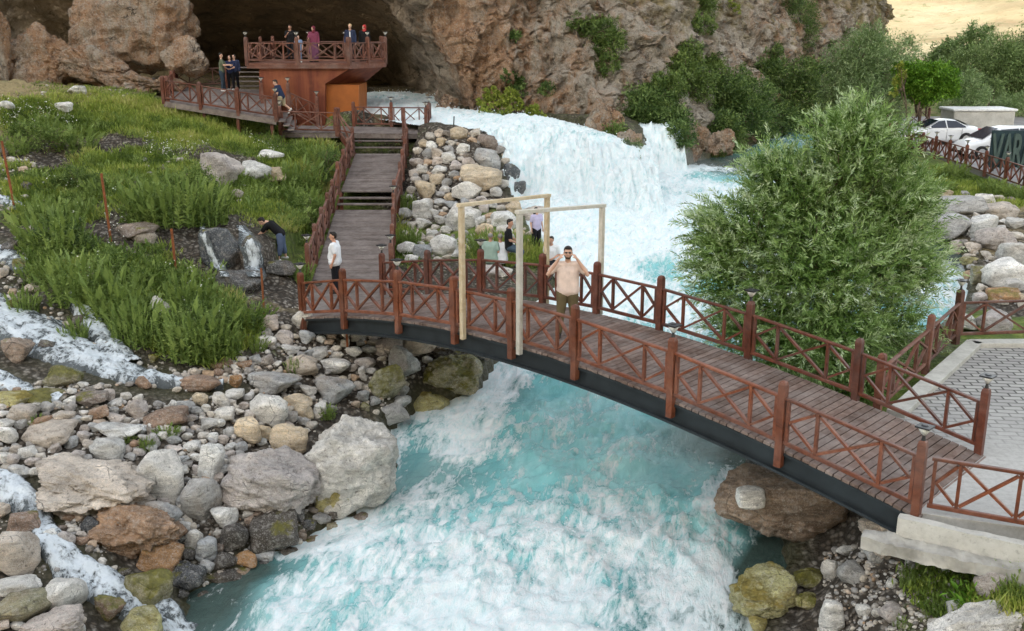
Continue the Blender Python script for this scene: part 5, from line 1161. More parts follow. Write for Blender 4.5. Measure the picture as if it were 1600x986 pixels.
# ------------------------------------------------------------ foliage
def unit(a): return a / (np.linalg.norm(a, axis=-1, keepdims=True) + 1e-9)
def leaves(base, d, ln, wd, rg, flat=.5):
    """rhombic leaf blades with a little fold; base (n,3), d (n,3) unit, ln/wd arrays"""
    n = len(base); r = rg.normal(size=(n, 3)); r[:, 2] += flat * 2; s = unit(np.cross(d, r)); nn = np.cross(s, d)
    ln = np.broadcast_to(ln, n)[:, None]; wd = np.broadcast_to(wd, n)[:, None]
    mid = base + d * ln * .48 + nn * wd * .18
    return np.stack([base, mid - s * wd / 2, base + d * ln - nn * wd * .3, mid + s * wd / 2], 1).reshape(-1, 3)
def leaf_mesh(name, V, v, mat):
    n = len(V) // 4; return raw_mesh(name, V, np.arange(n * 4).reshape(n, 4), False, np.repeat(v, 4) if len(v) == n else v, [mat])
def limb(mb, a, b, r0, r1, n=6, wob=.12, seg=7, sag=0):
    a = np.array(a, float); b = np.array(b, float); L = np.linalg.norm(b - a); pts = []
    for i in range(n + 1):
        t = i / n; o = np.array([random.gauss(0, 1), random.gauss(0, 1), random.gauss(0, .6)]) * wob * L * .25 * math.sin(math.pi * t)
        pts.append(a + (b - a) * t + o + np.array([0, 0, sag * L * math.sin(math.pi * t)]))
    mb.tube(pts, [r0 + (r1 - r0) * i / n for i in range(n + 1)], seg); return pts
def rand_in_lobes(lobes, n, rg, inner=.45):
    c = np.array([l[:3] for l in lobes]); r = np.array([l[3] for l in lobes]); w = r ** 2.3; idx = rg.choice(len(c), n, p=w / w.sum())
    u = unit(rg.normal(size=(n, 3))); rad = inner + (1 - inner) * rg.random(n) ** .6; rad *= 1 + .16 * rg.normal(size=n)
    sc_ = np.array([1, 1, .9]); return c[idx] + u * (r[idx] * rad)[:, None] * sc_, u, idx
veil('stream_water', [(374, 352, 12), (386, 366, 26), (392, 388, 34), (397, 412, 34), (402, 432, 26)], '')
veil('stream_water', [(312, 346, 10), (318, 362, 13), (322, 380, 13), (330, 396, 14), (342, 415, 16), (352, 432, 18)], '')
_big = [o for o in sc.objects if str(o.get('label', '')).startswith('huge brown boulder')]
_q = hit(1174, 786, world_bvh(_big)); boulder(1174, 779, 42, 30, 'W', 'smooth white stone lying on the huge brown boulder', 'rock', Y=_q.y - .16, rz=0, proto=rock_proto(99, 4, 2, .08, .008))
def willow():
    rg = np.random.default_rng(11); tb = np.array([7.2, 22.6, ground_at(7.2, 22.6) - .1])
    px = [(1345, 222, 21.9, .95), (1300, 262, 22.3, 1.2), (1225, 288, 22.2, 1.15), (1150, 345, 22.0, 1.1), (1118, 420, 21.8, 1.0), (1370, 315, 22.3, 1.35), (1395, 400, 22.0, 1.3), (1270, 400, 21.6, 1.8), (1385, 500, 21.6, 1.2), (1175, 480, 21.5, 1.15), (1290, 520, 20.9, 1.4), (1290, 350, 23.2, 1.8), (1210, 540, 21.0, .95), (1400, 350, 23, 1.2), (1340, 590, 20.6, .8), (1130, 505, 21.3, .6), (1420, 290, 22.2, .8)]
    lobes = []
    for x, y, Y, r in px: p = PY(x, y, Y); lobes.append((7.15 + (p[0] - 7.15) * .93, p[1], p[2] * .95 - .05, r * .80))
    for x, y, Y, r in [(1338, 205, 22.0, .6), (1350, 185, 22.0, .4), (1395, 235, 22.2, .6), (1205, 262, 22.2, .6), (1432, 320, 22.2, .55), (1110, 360, 22.0, .5), (1440, 430, 22.0, .5), (1120, 400, 21.8, .6), (1300, 225, 22.2, .6)]: p = PY(x, y, Y); lobes.append((*p, r))
    o = empty('willow_tree', tuple(tb)); tag(o, 'large silver green willow leaning beside the right end of the footbridge', 'tree')
    mb = MB(); ends = []
    for k in range(5):
        a = tb + np.array([random.uniform(-.3, .3), random.uniform(-.3, .3), 0]); L = lobes[[5, 7, 3, 8, 11][k]]
        pts = limb(mb, a - tb, np.array(L[:3]) - tb, .16, .05, 8, .25, 8)
        ends.append(pts)
    mb.build('trunk', M['bark'], o, True)
    mb = MB()
    for l in lobes:
        e = random.choice(ends); s = e[random.randint(2, 6)]
        pts = limb(mb, s, np.array(l[:3]) - tb, .05, .02, 5, .2, 6)
        for _ in range(5):
            d = unit(rg.normal(size=3) + np.array([0, 0, .6])); limb(mb, pts[random.randint(2, 5)], np.array(l[:3]) - tb + d * l[3] * .8, .02, .006, 4, .2, 5)
    mb.build('branches', M['bark'], o, True)
    n = 5800; pos, u, idx = rand_in_lobes(lobes, n, rg, .45)
    ctr = np.array([7.3, 22.2, 1.2]); out = unit(pos - ctr)
    d0 = unit(u * .55 + out * .6 + rg.normal(size=(n, 3)) * .38 + np.array([0, 0, .55])); L = rg.uniform(.30, .62, n)
    keep = pos[:, 2] > -.9; pos, d0, L = pos[keep], d0[keep], L[keep]; n = len(pos)
    droop = rg.uniform(.3, 1.0, n); m = 17; B = []; D = []; VV = []; LN = []; tv = rg.random(n)
    side = unit(np.cross(d0, rg.normal(size=(n, 3))))
    mbt = MB()
    for j in range(m):
        t = (j + 1) / m; c = pos + d0 * (L * t)[:, None] + np.array([0, 0, -1]) * (droop * L * .42 * t * t)[:, None]
        tang = unit(d0 + np.array([0, 0, -1]) * (droop * .84 * t)[:, None]); s = side * (1 if j % 2 else -1)
        s2 = unit(s + rg.normal(size=(n, 3)) * .35); dd = unit(tang * .85 + s2 * (.75 if j < m - 1 else .05))
        B.append(c); D.append(dd); LN.append(rg.uniform(.12, .20, n) * (1 - .35 * t)); VV.append(np.clip(tv * .55 + rg.random(n) * .3 + .18 * t, 0, 1))
    V = leaves(np.vstack(B), np.vstack(D), np.concatenate(LN), np.concatenate(LN) * .19, rg, .1)
    me = leaf_mesh('foliage', V - tb.repeat(1) if False else V - tb, np.concatenate(VV), M['lf_willow']); link('foliage', me, o)
    # inner leaves fill the crown, their shade painted in as darker tones
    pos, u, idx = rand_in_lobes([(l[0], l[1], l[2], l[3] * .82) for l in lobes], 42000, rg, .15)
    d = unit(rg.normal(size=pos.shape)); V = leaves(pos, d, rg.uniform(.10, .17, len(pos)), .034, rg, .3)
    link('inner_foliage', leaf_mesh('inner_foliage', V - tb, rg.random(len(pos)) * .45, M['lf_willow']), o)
willow()
def tree(name, label, cat, base, lobes, n, ln, wd, mat, trunk=.15, group=None, clump=True, flat=.6, up=.2, stems=3, twig=0, inner=.3):
    rg = np.random.default_rng(abs(hash(label)) % 1 + int(base[0] * 13 + base[1] * 7 + len(label)) & 0xffff); b = np.array(base, float); o = empty(name, tuple(b)); tag(o, label, cat, group)
    mb = MB(); c = np.mean([l[:3] for l in lobes], axis=0)
    for k in range(stems):
        l = lobes[k % len(lobes)]; pts = limb(mb, (random.uniform(-.1, .1) * stems, random.uniform(-.1, .1) * stems, -.2), np.array(l[:3]) - b, trunk, trunk * .3, 6, .25, 7)
    for l in lobes:
        for _ in range(3):
            d = unit(rg.normal(size=3)); limb(mb, (np.array(lobes[0][:3]) - b) * random.uniform(.4, .9), np.array(l[:3]) - b + d * l[3] * .7, trunk * .3, .012, 4, .2, 5)
    mb.build('trunk' if cat == 'tree' else 'stems', M['bark'], o, True)
    nc = max(20, n // 22) if clump else n
    pos, u, idx = rand_in_lobes(lobes, nc, rg, inner)
    cv = rg.random(nc)
    per = n // nc; P_ = np.repeat(pos, per, 0); U = np.repeat(u, per, 0); cr = np.repeat(np.array([l[3] for l in lobes])[idx], per)
    P_ = P_ + rg.normal(size=P_.shape) * (cr * (.12 if clump else .0) )[:, None]
    d = unit(U * .8 + rg.normal(size=P_.shape) * .7 + np.array([0, 0, up])); V = leaves(P_, d, rg.uniform(.65, 1.3, len(P_)) * ln, rg.uniform(.7, 1.3, len(P_)) * wd, rg, flat)
    vv = np.clip(np.repeat(cv, per) * .55 + rg.random(len(P_)) * .45, 0, 1)
    link('foliage', leaf_mesh('foliage', V - b, vv, M[mat]), o)
    return o
def px_lobes(lst, Y):   # (px, py, radius px[, dY])
    out = []
    for q in lst:
        yy = Y + (q[3] if len(q) > 3 else 0); p = PY(q[0], q[1], yy); out.append((p[0], p[1], p[2], q[2] * depth(p) / 1600))
    return out
def px_tree(label, cat, Y, lst, n, ln, wd, mat, trunk=.15, base=None, name=None, group=None, **kw):
    lo = px_lobes(lst, Y)
    if cat != 'tree' and Y > 50:
        lo2 = []
        for q_, l in zip(lst, lo):
            l = (*l[:3], l[3] * 1.15); yc = hit(q_[0], q_[1]).y - l[3] * .35; lo2.append(px_lobes([q_], min(Y, yc))[0] if yc > 40 else l)
        lo = lo2
    c = np.mean([l[:2] for l in lo], axis=0); low = min(l[2] - l[3] for l in lo)
    if base is None: base = (c[0], c[1], min(low, ground_at(c[0], c[1]) + .0) if cat == 'tree' else max(low, ground_at(c[0], c[1]) - .2))
    return tree(name or ('tree' if cat == 'tree' else 'bush'), label, cat, base, lo, n, ln, wd, mat, trunk, group, **kw)
px_tree('large grey green willow behind the car park fence, at the foot of the cliff', 'tree', 72, [(1350, 85, 42), (1310, 115, 42, 1), (1385, 110, 45), (1340, 140, 45, -1), (1410, 80, 28, 2), (1290, 150, 32), (1390, 165, 35), (1300, 185, 30), (1420, 130, 30), (1360, 62, 26), (1345, 190, 34)], 42000, .23, .055, 'lf_willow_far', .3, name='willow_tree', stems=4)
px_tree('round bright green tree with a clipped crown beside the parked sedan', 'tree', 66, [(1430, 122, 25), (1468, 124, 26), (1450, 134, 28), (1412, 130, 18), (1485, 138, 16), (1408, 108, 12), (1450, 112, 16), (1440, 150, 16)], 22000, .16, .10, 'lf_bright', .12, name='round_tree', stems=2, flat=1.2)
px_tree('thin young tree stem with a few leaves leaning left of the round bright tree', 'tree', 64, [(1408, 105, 7), (1403, 125, 8), (1400, 145, 7), (1412, 118, 7)], 900, .15, .09, 'lf_lime', .05, name='sapling', stems=1, base=(24.6, 64, 0))
px_tree('broad olive green tree at the upper right edge', 'tree', 84, [(1560, 90, 38), (1600, 90, 46, 2), (1520, 105, 38), (1575, 120, 45), (1640, 110, 50), (1500, 118, 26), (1540, 135, 30), (1600, 150, 34), (1630, 85, 36)], 40000, .26, .08, 'lf_olive', .35, name='olive_tree', stems=4)
px_tree('blue green willow shoots between the round tree and the olive tree', 'bush', 72, [(1515, 125, 18), (1525, 150, 22), (1505, 160, 20), (1480, 165, 16), (1530, 170, 16)], 9000, .20, .04, 'lf_willow_far', .06, name='willow_bush')
px_tree('reddish bare shrub under the olive tree', 'bush', 76, [(1553, 138, 14), (1545, 150, 12)], 2200, .16, .05, 'lf_olive', .05)
px_tree('pale yellow green bush right of the concrete trough', 'bush', 74, [(1570, 162, 18), (1590, 160, 14), (1560, 172, 12)], 4500, .2, .035, 'lf_willow_far', .05)
px_tree('dark green trees filling the gap behind the olive tree', 'tree', 100, [(1480, 85, 24), (1462, 95, 18), (1500, 75, 20), (1530, 60, 24)], 8000, .28, .12, 'lf_willow_far', .3)
GB = 'dark shrubs along the cliff foot beyond the pool'
px_tree('dark shrub mass hanging over the dry topped crag', 'bush', 53.5, [(1010, 165, 34), (1040, 190, 36), (1035, 150, 28), (1060, 215, 26), (985, 180, 20)], 17000, .15, .07, 'lf_dark', .08, group=GB)
px_tree('mid green shrub high on the slope above the pool', 'bush', 57, [(1062, 110, 30), (1080, 85, 24), (1090, 130, 30), (1050, 135, 24), (1110, 108, 22)], 12000, .16, .07, 'lf_mid', .08, group=GB)
px_tree('dense dark shrub over the far pool, middle of the row', 'bush', 59, [(1130, 150, 38), (1165, 175, 40), (1125, 195, 30), (1150, 130, 30), (1185, 205, 28), (1180, 150, 30)], 20000, .17, .07, 'lf_dark', .1, group=GB)
px_tree('dense dark shrub right of the row, beside the big willow', 'bush', 64, [(1215, 130, 38), (1245, 160, 40), (1210, 185, 34), (1260, 120, 30), (1235, 205, 28), (1270, 190, 26), (1200, 110, 24)], 20000, .18, .08, 'lf_dark', .1, group=GB)
px_tree('mossy round bush at the far end of the pool', 'bush', 54.5, [(1140, 215, 24), (1150, 235, 20), (1120, 245, 14)], 6000, .13, .05, 'lf_mid', .05)
for lab, pts, n, mt in [('green bush growing on the cliff face above the waterfall', [(915, 45, 22), (940, 50, 26), (955, 70, 24), (935, 85, 20), (950, 100, 18), (900, 35, 14)], 9000, 'lf_mid'),
      ('bush in the cliff cleft at the top centre right', [(1095, 12, 24), (1085, 35, 18), (1105, 40, 14), (1080, 60, 16)], 6500, 'lf_mid'), ('dark bush at the top of the cliff cleft, right', [(1250, 20, 30), (1262, 45, 24), (1235, 5, 22), (1255, 65, 20)], 7500, 'lf_dark'),
      ('small dark bush on the grey rock face', [(1212, 80, 14), (1215, 98, 10)], 1600, 'lf_dark'), ('small dark tuft on the orange cliff above the spring', [(805, 55, 8)], 500, 'lf_dark'), ('tuft of green on the cliff left of the saplings', [(805, 130, 16), (812, 145, 12), (790, 118, 10)], 1500, 'lf_dark'),
      ('green tuft low on the cliff right of the saplings', [(855, 140, 12)], 700, 'lf_dark'), ('olive tuft at the upper right of the cliff', [(1030, 130, 16), (1010, 140, 12)], 1800, 'lf_mid'), ('light green tuft near the top of the rock slope', [(1142, 12, 12)], 600, 'lf_lime'),
      ('green bush growing on the crag between the falls', [(960, 215, 22), (985, 235, 18), (940, 190, 14), (1000, 250, 12)], 5000, 'lf_mid'), ('small green bush by the giant boulder', [(200, 105, 10), (190, 100, 8)], 500, 'lf_dark'), ('green growth on the upper left outcrop', [(40, 115, 20), (25, 90, 14), (60, 125, 12)], 2000, 'lf_mid'),
      ('green moss bush on top of the giant boulder', [(240, 15, 12), (225, 22, 8)], 700, 'lf_mid'), ('dark bush right of the big willow top', [(1322, 55, 12), (1300, 70, 10)], 900, 'lf_dark')]:
    h = hit(*pts[0][:2]); lo = []
    for q in pts:
        k = hit(q[0], q[1]); dd = Vector(CAM) - k; dd.normalize(); kk = k + dd * .15; 
        if abs(k.y - h.y) > 5: kk = Vector(PY(q[0], q[1], h.y))
        lo.append((*kk, q[2] * depth(kk) / 1600))
    tree('bush', lab, 'bush', (h.x, h.y, h.z - .2), lo, n, .14, .06, mt, .05)
for k, (x, y, lab) in enumerate([(768, 148, 'yellow green sapling at the lip of the upper rapids, leftmost'), (800, 150, 'yellow green sapling growing over the upper rapids, tallest'), (835, 175, 'low yellow green sapling beside the cliff foot'), (760, 175, 'small yellow green sapling at the water line'), (790, 182, 'pale leafy sprig above the falling water')]):
    px_tree(lab, 'sapling', 50.3 - k * .2, [(x, y, 11), (x + 12, y + 12, 9), (x - 12, y + 8, 9), (x + 4, y + 20, 8)], 1100, .17, .07, 'lf_lime', .02, name='sapling', clump=True)

# weeds: leafy clumps
def weed_proto(seed, stems, lp, ln, wd, spread=.45, bend=.5, mat='lf_weed'):
    rg = np.random.default_rng(seed); B = []; D = []; L = []; v = []; VS = []
    for s in range(stems):
        a = rg.uniform(0, 6.28); r = spread * math.sqrt(rg.random()); b = np.array([r * math.cos(a), r * math.sin(a), 0]); h = rg.uniform(.55, 1.05) * (1 - .35 * r / spread)
        out = np.array([math.cos(a), math.sin(a), 0]) * bend * rg.uniform(.1, .9) * (r / spread + .2); sv = rg.random()
        for j in range(lp):
            t = (j + 1) / lp; c = b + np.array([0, 0, h * t]) + out * h * t * t; q = rg.uniform(0, 6.28)
            d = unit(np.array([math.cos(q), math.sin(q), rg.uniform(.1, .9)])); B.append(c); D.append(d); L.append(ln * rg.uniform(.6, 1.25) * (1.15 - .6 * t)); v.append(min(1, .45 * sv + .35 * rg.random() + .25 * t))
        for j in range(3):   # stem slivers
            t = j / 3; c = b + np.array([0, 0, h * t]) + out * h * t * t; e = b + np.array([0, 0, h * (t + .34)]) + out * h * (t + .34) ** 2; B.append(c); D.append(unit(e - c)); L.append(np.linalg.norm(e - c)); v.append(.6)
    B = np.array(B); V = leaves(B, np.array(D), np.array(L), np.array(L) * wd, rg, .3); return V, np.array(v)
WP_ = [weed_proto(100 + k, 62, 30, .092, .27) for k in range(4)]; WME = [leaf_mesh('weed_clump', V, v, M['lf_weed']) for V, v in WP_]
def weed(px, py, hpx, label, wide=1.0, name='weed_clump', mesh=None, group='tall weed clumps on the left slope'):
    h = hit(px, py, bvh_t); s = hpx * depth(h) / 1600; o = bpy.data.objects.new(name, mesh or random.choice(WME)); sc.collection.objects.link(o)
    o.location = (h.x, h.y, h.z - .05); o.scale = (s * wide, s * wide, s); o.rotation_euler = (0, 0, random.uniform(0, 6.28)); tag(o, label, 'weeds', group); return o
for (x, y, hh, wd, lab) in [(270, 350, 110, 1.0, 'tallest leafy weed clump left of the meadow boulder'), (225, 345, 80, .9, 'leafy weed clump right of the second stake'), (320, 350, 90, .9, 'weed clump in front of the meadow boulder'), (85, 400, 105, 1.0, 'broad weed clump at left above the stream'), (125, 470, 100, 1.0, 'dense weed clump above the small side cascade'),
      (180, 500, 105, 1.0, 'weed clump with pale stems left of the pale standing boulder'), (215, 535, 95, .9, 'weed clump below the pale standing boulder'), (300, 555, 110, 1.0, 'big weed clump right of the pale standing boulder'), (335, 560, 90, .9, 'weed clump at the tail of the left stream'), (290, 495, 90, .8, 'weed clump between the third stake and the boulder'),
      (40, 490, 56, .9, 'bright weed clump beside the white stream'), (120, 535, 54, .8, 'low weed clump between the two cascades'), (60, 350, 60, 1.1, 'weed clump right of the first stake'), (130, 345, 50, 1.2, 'low spreading weeds between the first two stakes'), (478, 335, 60, .9, 'weed clump behind the bending man'), (470, 300, 70, 1.1, 'weed clump along the left ramp railing'),
      (500, 260, 50, 1.1, 'weed clump below the top landing'), (470, 440, 46, .8, 'weed clump at the ramp foot, left side'), (640, 385, 44, .9, 'weeds right of the ramp foot'), (632, 330, 40, .8, 'weeds under the right ramp railing'), (760, 405, 60, 1.0, 'grassy tuft behind the seated men'), (790, 400, 44, 1.0, 'tuft beside the man in black'), (830, 392, 40, .8, 'leafy tuft between the two portal frames'),
      (345, 500, 50, 1.0, 'weeds left of the yellowish stake'), (400, 545, 30, 1.2, 'low weeds on the sandy bank'), (460, 585, 40, .6, 'small green tuft among stones under the bridge'), (230, 700, 26, 1.0, 'green tuft beside the big light grey block'), (200, 765, 30, .8, 'small tuft at the left of the big light grey block'), (222, 830, 44, 1.0, 'dark weeds hanging over the rusty rock face'), (60, 665, 26, 1.2, 'grassy tuft by the flat yellow slab'), (262, 680, 26, 1.4, 'tuft behind the white topped stone'), (510, 650, 30, 1.0, 'weeds behind the huge pale boulder'), (200, 690, 22, 1.0, 'tiny tuft in the stone field'),
      (1430, 915, 56, .9, 'weed clump under the broken retaining wall'), (1470, 955, 36, 1.3, 'low weeds on the right bank gravel'), (1590, 930, 50, 1.1, 'weed clump at the right picture edge'), (1540, 895, 30, 1.4, 'grassy weeds under the wall cap at right'), (1410, 975, 22, 1.4, 'tuft near the bottom right corner'), (1550, 300, 30, 1.6, 'green tuft on the rocks below the car park'), (1490, 275, 30, 1.6, 'weeds below the car park railing'), (1590, 308, 26, 1.8, 'weeds at the right edge below the car park railing'), (1470, 300, 30, 1.4, 'yellowish weeds behind the willow crown'), (20, 240, 40, 1.3, 'weeds at the left edge of the upper meadow'), (120, 235, 50, 1.4, 'grey green weeds in the upper meadow'), (60, 210, 46, 1.4, 'flowering weeds in the upper meadow')]:
    weed(x, y, hh, lab, wd, group='tall weed clumps on the slopes')
BL_ = weed_proto(300, 16, 4, .5, .22, .15, 1.4)
weed(1510, 950, 56, 'broad leaved plant with long arching leaves at lower right', 1.0, 'broad_leaf_plant', leaf_mesh('broad_leaf_plant', BL_[0], BL_[1], M['lf_bright']), None)
# rounded leafy shrubs among the weeds
for k, (pts, lab, n) in enumerate([([(268, 300, 34), (300, 285, 30), (245, 320, 26), (320, 310, 26), (285, 330, 30)], 'dense leafy shrub left of the meadow boulder', 11000), ([(95, 370, 34), (60, 385, 26), (130, 385, 28), (105, 405, 30)], 'dense leafy shrub above the left stream', 9000), ([(170, 420, 32), (145, 450, 30), (205, 440, 26), (185, 475, 30)], 'dense leafy shrub between the second and third stakes', 9000),
      ([(300, 500, 30), (275, 530, 26), (325, 530, 28), (345, 505, 20)], 'dense leafy shrub at the tail of the weedy slope', 8000), ([(490, 350, 20), (475, 375, 22), (480, 320, 18)], 'dark shrub pressed against the left ramp railing', 4500), ([(500, 270, 20), (515, 245, 16), (490, 290, 16)], 'shrub under the upper ramp', 3500), ([(60, 215, 26), (30, 205, 20), (95, 210, 18)], 'low shrub in the upper meadow at left', 4500), ([(120, 280, 24), (95, 290, 20), (150, 290, 20)], 'low shrub right of the first stake', 4500), ([(225, 500, 24), (200, 510, 20)], 'small shrub beside the pale standing boulder', 3500)]):
    h = hit(pts[0][0], pts[0][1] + pts[0][2] * .8, bvh_t); lo = px_lobes(pts, h.y)
    tree('shrub', lab, 'shrub', (h.x, h.y, h.z - .15), lo, n, .085, .030, ['lf_weed', 'lf_dark', 'lf_weed', 'lf_mid'][k % 4], .03, group='leafy shrubs on the left slope')
# meadow grass, low weeds, flowers: uncountable
def scatter_grass():
    rg = np.random.default_rng(5); P0 = []; 
    zones = [([(0, 150), (120, 165), (240, 150), (300, 165), (520, 210), (540, 240), (500, 330), (480, 420), (430, 470), (380, 560), (330, 590), (240, 560), (190, 480), (100, 440), (40, 430), (20, 350), (0, 260)], 26000, .10, .30),
             ([(1360, 850), (1600, 890), (1600, 960), (1450, 960)], 1600, .08, .2), ([(1455, 260), (1600, 295), (1600, 330), (1470, 320)], 1800, .12, .3), ([(620, 330), (660, 400), (640, 420), (610, 410)], 600, .15, .35), ([(740, 370), (860, 380), (850, 420), (740, 420)], 900, .15, .4), ([(0, 140), (250, 90), (260, 150), (0, 170)], 1400, .06, .2), ([(0, 560), (300, 620), (620, 600), (500, 700), (0, 720)], 500, .06, .15)]
    B = []; H = []; V_ = []
    for poly, n, a, b in zones:
        xs_ = [p[0] for p in poly]; ys_ = [p[1] for p in poly]; c = 0
        while c < n:
            x = random.uniform(min(xs_), max(xs_)); y = random.uniform(min(ys_), max(ys_))
            if not in_px(poly, x, y): c += .3; continue
            if 395 < x < 480 and 365 < y < 450: c += .15; continue
            h = hit(x, y, bvh_t); g = hints(GH, h.x, h.y, .8)
            if g < .3 + .5 * random.random(): c += .15; continue
            B.append(h[:]); H.append(random.uniform(a, b)); c += 1
    B = np.array(B); H = np.array(H); per = 7; Bp = np.repeat(B, per, 0); Hp = np.repeat(H, per) * rg.uniform(.5, 1.2, len(Bp)); 
    Bp[:, :2] += rg.normal(size=(len(Bp), 2)) * .09
    tn = fbm(np.stack([Bp[:, 0] * .35, Bp[:, 1] * .35, Bp[:, 0] * 0], -1), 4); Hp = Hp * (1 + .7 * tn)
    d = unit(np.stack([rg.normal(size=len(Bp)) * .45, rg.normal(size=len(Bp)) * .45, np.ones(len(Bp))], -1)); V = leaves(Bp, d, Hp, rg.uniform(.012, .028, len(Bp)) + .012, rg, 0)
    v = np.clip(.42 + .75 * tn + rg.normal(size=len(Bp)) * .16, 0, 1)
    tag(link('meadow_grass', leaf_mesh('meadow_grass', V, v, M['lf_grass'])), 'short meadow grass and herbs covering the left slope and the banks', 'grass', kind='stuff')
    # small leaf weeds
    Vs = []; vs = []
    for poly, n in [([(0, 170), (480, 200), (520, 260), (480, 440), (330, 580), (200, 520), (60, 440), (30, 300)], 900), ([(1380, 860), (1600, 900), (1600, 950)], 30), ([(0, 590), (480, 590), (500, 700), (0, 760)], 26), ([(1460, 265), (1600, 300), (1590, 320)], 30)]:
        xs_ = [p[0] for p in poly]; ys_ = [p[1] for p in poly]; c = 0
        while c < n:
            x = random.uniform(min(xs_), max(xs_)); y = random.uniform(min(ys_), max(ys_)); c += 1
            if not in_px(poly, x, y): continue
            if 395 < x < 480 and 365 < y < 450: c += .15; continue
            h = hit(x, y, bvh_t); g = hints(GH, h.x, h.y, .8)
            if g < .35 + .3 * random.random(): continue
            V, v = random.choice(WP_); s = random.uniform(.18, .5) + (.45 * random.random() if y > 290 and x < 480 else 0); k = rg.random(len(v)) < .3; th = random.uniform(0, 6.28); rr = np.array([[math.cos(th), math.sin(th), 0], [-math.sin(th), math.cos(th), 0], [0, 0, 1]])
            V = V.reshape(-1, 4, 3)[k].reshape(-1, 3) @ rr * np.array([s * 1.5, s * 1.5, s]) + np.array(h[:]); Vs.append(V); vs.append(np.clip(v[k] + random.uniform(-.35, .3), 0, 1))
    tag(link('low_weeds', leaf_mesh('low_weeds', np.vstack(Vs), np.concatenate(vs), M['lf_weed'])), 'low leafy weeds spread through the grass', 'weeds', kind='stuff')
    F = []
    for poly, n in [([(0, 170), (100, 180), (140, 215), (0, 220)], 120), ([(220, 225), (330, 240), (300, 260), (230, 250)], 90), ([(380, 225), (450, 240), (430, 260)], 40), ([(60, 300), (200, 300), (200, 500), (80, 440)], 60), ([(240, 420), (380, 470), (330, 570)], 50), ([(740, 375), (790, 380), (770, 400)], 10)]:
        xs_ = [p[0] for p in poly]; ys_ = [p[1] for p in poly]
        for _ in range(n):
            x = random.uniform(min(xs_), max(xs_)); y = random.uniform(min(ys_), max(ys_))
            if in_px(poly, x, y):
                h = hit(x, y, bvh_t)
                for _ in range(3): F.append([h.x + random.gauss(0, .08), h.y + random.gauss(0, .08), h.z + random.uniform(.25, .6)])
    F = np.array(F); V = leaves(F, unit(rg.normal(size=F.shape) * np.array([1, 1, .3])), .05, .05, rg, 1.5)
    tag(link('wildflowers', leaf_mesh('wildflowers', V, rg.random(len(F)), M['flower'])), 'tiny white flower heads scattered over the meadow', 'flowers', kind='stuff')
scatter_grass()
# ------------------------------------------------------------ people
def mcloth(name, col, rough=.85, **kw):
    if name in M: return M[name]
    k = NT(name); v = k.coord(); n = k.noise(v, 5, 4, .6); c = k.mix(k.ramp(n, [(.3, 0), (.7, 1)]), tuple(x * .82 for x in col), tuple(min(1, x * 1.1) for x in col))
    k.bsdf(c, rough, 0, .15, k.bump(k.noise(v, 7, 3, .55, 1.2), .5, .03)); M[name] = k.m; return k.m
skin = mat_plain('skin', (.50, .27, .185), .55, 0, .4, .1, 9, .05); skin2 = mat_plain('lighter skin', (.60, .37, .27), .55, 0, .4, .08, 9, .05)
hair_m = mat_plain('dark hair', (.018, .013, .010), .6, 0, .3, .3, 30, .6)
def cone_raw(p0, r0, p1, r1, sx=1.0, seg=14, flat=None):
    p0 = np.array(p0, float); p1 = np.array(p1, float); t = p1 - p0; L = np.linalg.norm(t) + 1e-9; t = t / L
    ref = np.array([0, 1.0, 0]) if abs(t[1]) < .85 else np.array([0, 0, 1.0]); a = np.cross(t, ref); a /= np.linalg.norm(a); b = np.cross(t, a)
    rings = []
    for k in range(1, 6): q = math.pi / 2 * (1 - k / 5.0); rings.append((p0 - t * r0 * math.sin(q), r0 * math.cos(q)))
    for k in range(0, 5): q = math.pi / 2 * (k / 5.0); rings.append((p1 + t * r1 * math.sin(q), r1 * math.cos(q)))
    V = [p0 - t * r0]
    for c, r in rings:
        for k in range(seg): th = 2 * math.pi * k / seg; V.append(c + (a * math.cos(th) * sx + b * math.sin(th)) * r)
    V.append(p1 + t * r1); F = [[0, 1 + (k + 1) % seg, 1 + k] for k in range(seg)]
    n = len(rings)
    for i in range(n - 1):
        for k in range(seg): F.append([1 + i * seg + k, 1 + i * seg + (k + 1) % seg, 1 + (i + 1) * seg + (k + 1) % seg, 1 + (i + 1) * seg + k])
    e = 1 + n * seg
    for k in range(seg): F.append([e, 1 + (n - 1) * seg + k, 1 + (n - 1) * seg + (k + 1) % seg])
    return V, F
def blob(name, prims, mat, parent, vox, smooth=6):
    V = []; F = []
    for p in prims:
        if p[0] == 'c': v, f = cone_raw(*p[1:])
        else:   # ellipsoid centre, radii, rotation z
            v, f = cone_raw((0, 0, -.001), 1, (0, 0, .001), 1); v = np.array(v) * np.array(p[2]); 
            if len(p) > 3: v = v @ np.array(p[3]).T
            v = v + np.array(p[1]); v = list(v)
        F += [[i + len(V) for i in q] for q in f]; V += [tuple(x) for x in v]
    me = bpy.data.meshes.new(name); me.from_pydata(V, [], F); me.update(); bm = bmesh.new(); bm.from_mesh(me); bmesh.ops.recalc_face_normals(bm, faces=bm.faces); bm.to_mesh(me); bm.free()
    o = link(name, me, None); m = o.modifiers.new('r', 'REMESH'); m.mode = 'VOXEL'; m.voxel_size = vox
    s = o.modifiers.new('s', 'SMOOTH'); s.factor = .5; s.iterations = smooth
    dg = bpy.context.evaluated_depsgraph_get(); nm = bpy.data.meshes.new_from_object(o.evaluated_get(dg)); o.modifiers.clear(); o.data = nm; nm.materials.clear(); nm.materials.append(mat)
    nm.polygons.foreach_set('use_smooth', np.ones(len(nm.polygons), bool)); o.parent = parent; return o
def rotm(ax, ang): return np.array(Matrix.Rotation(ang, 3, ax))
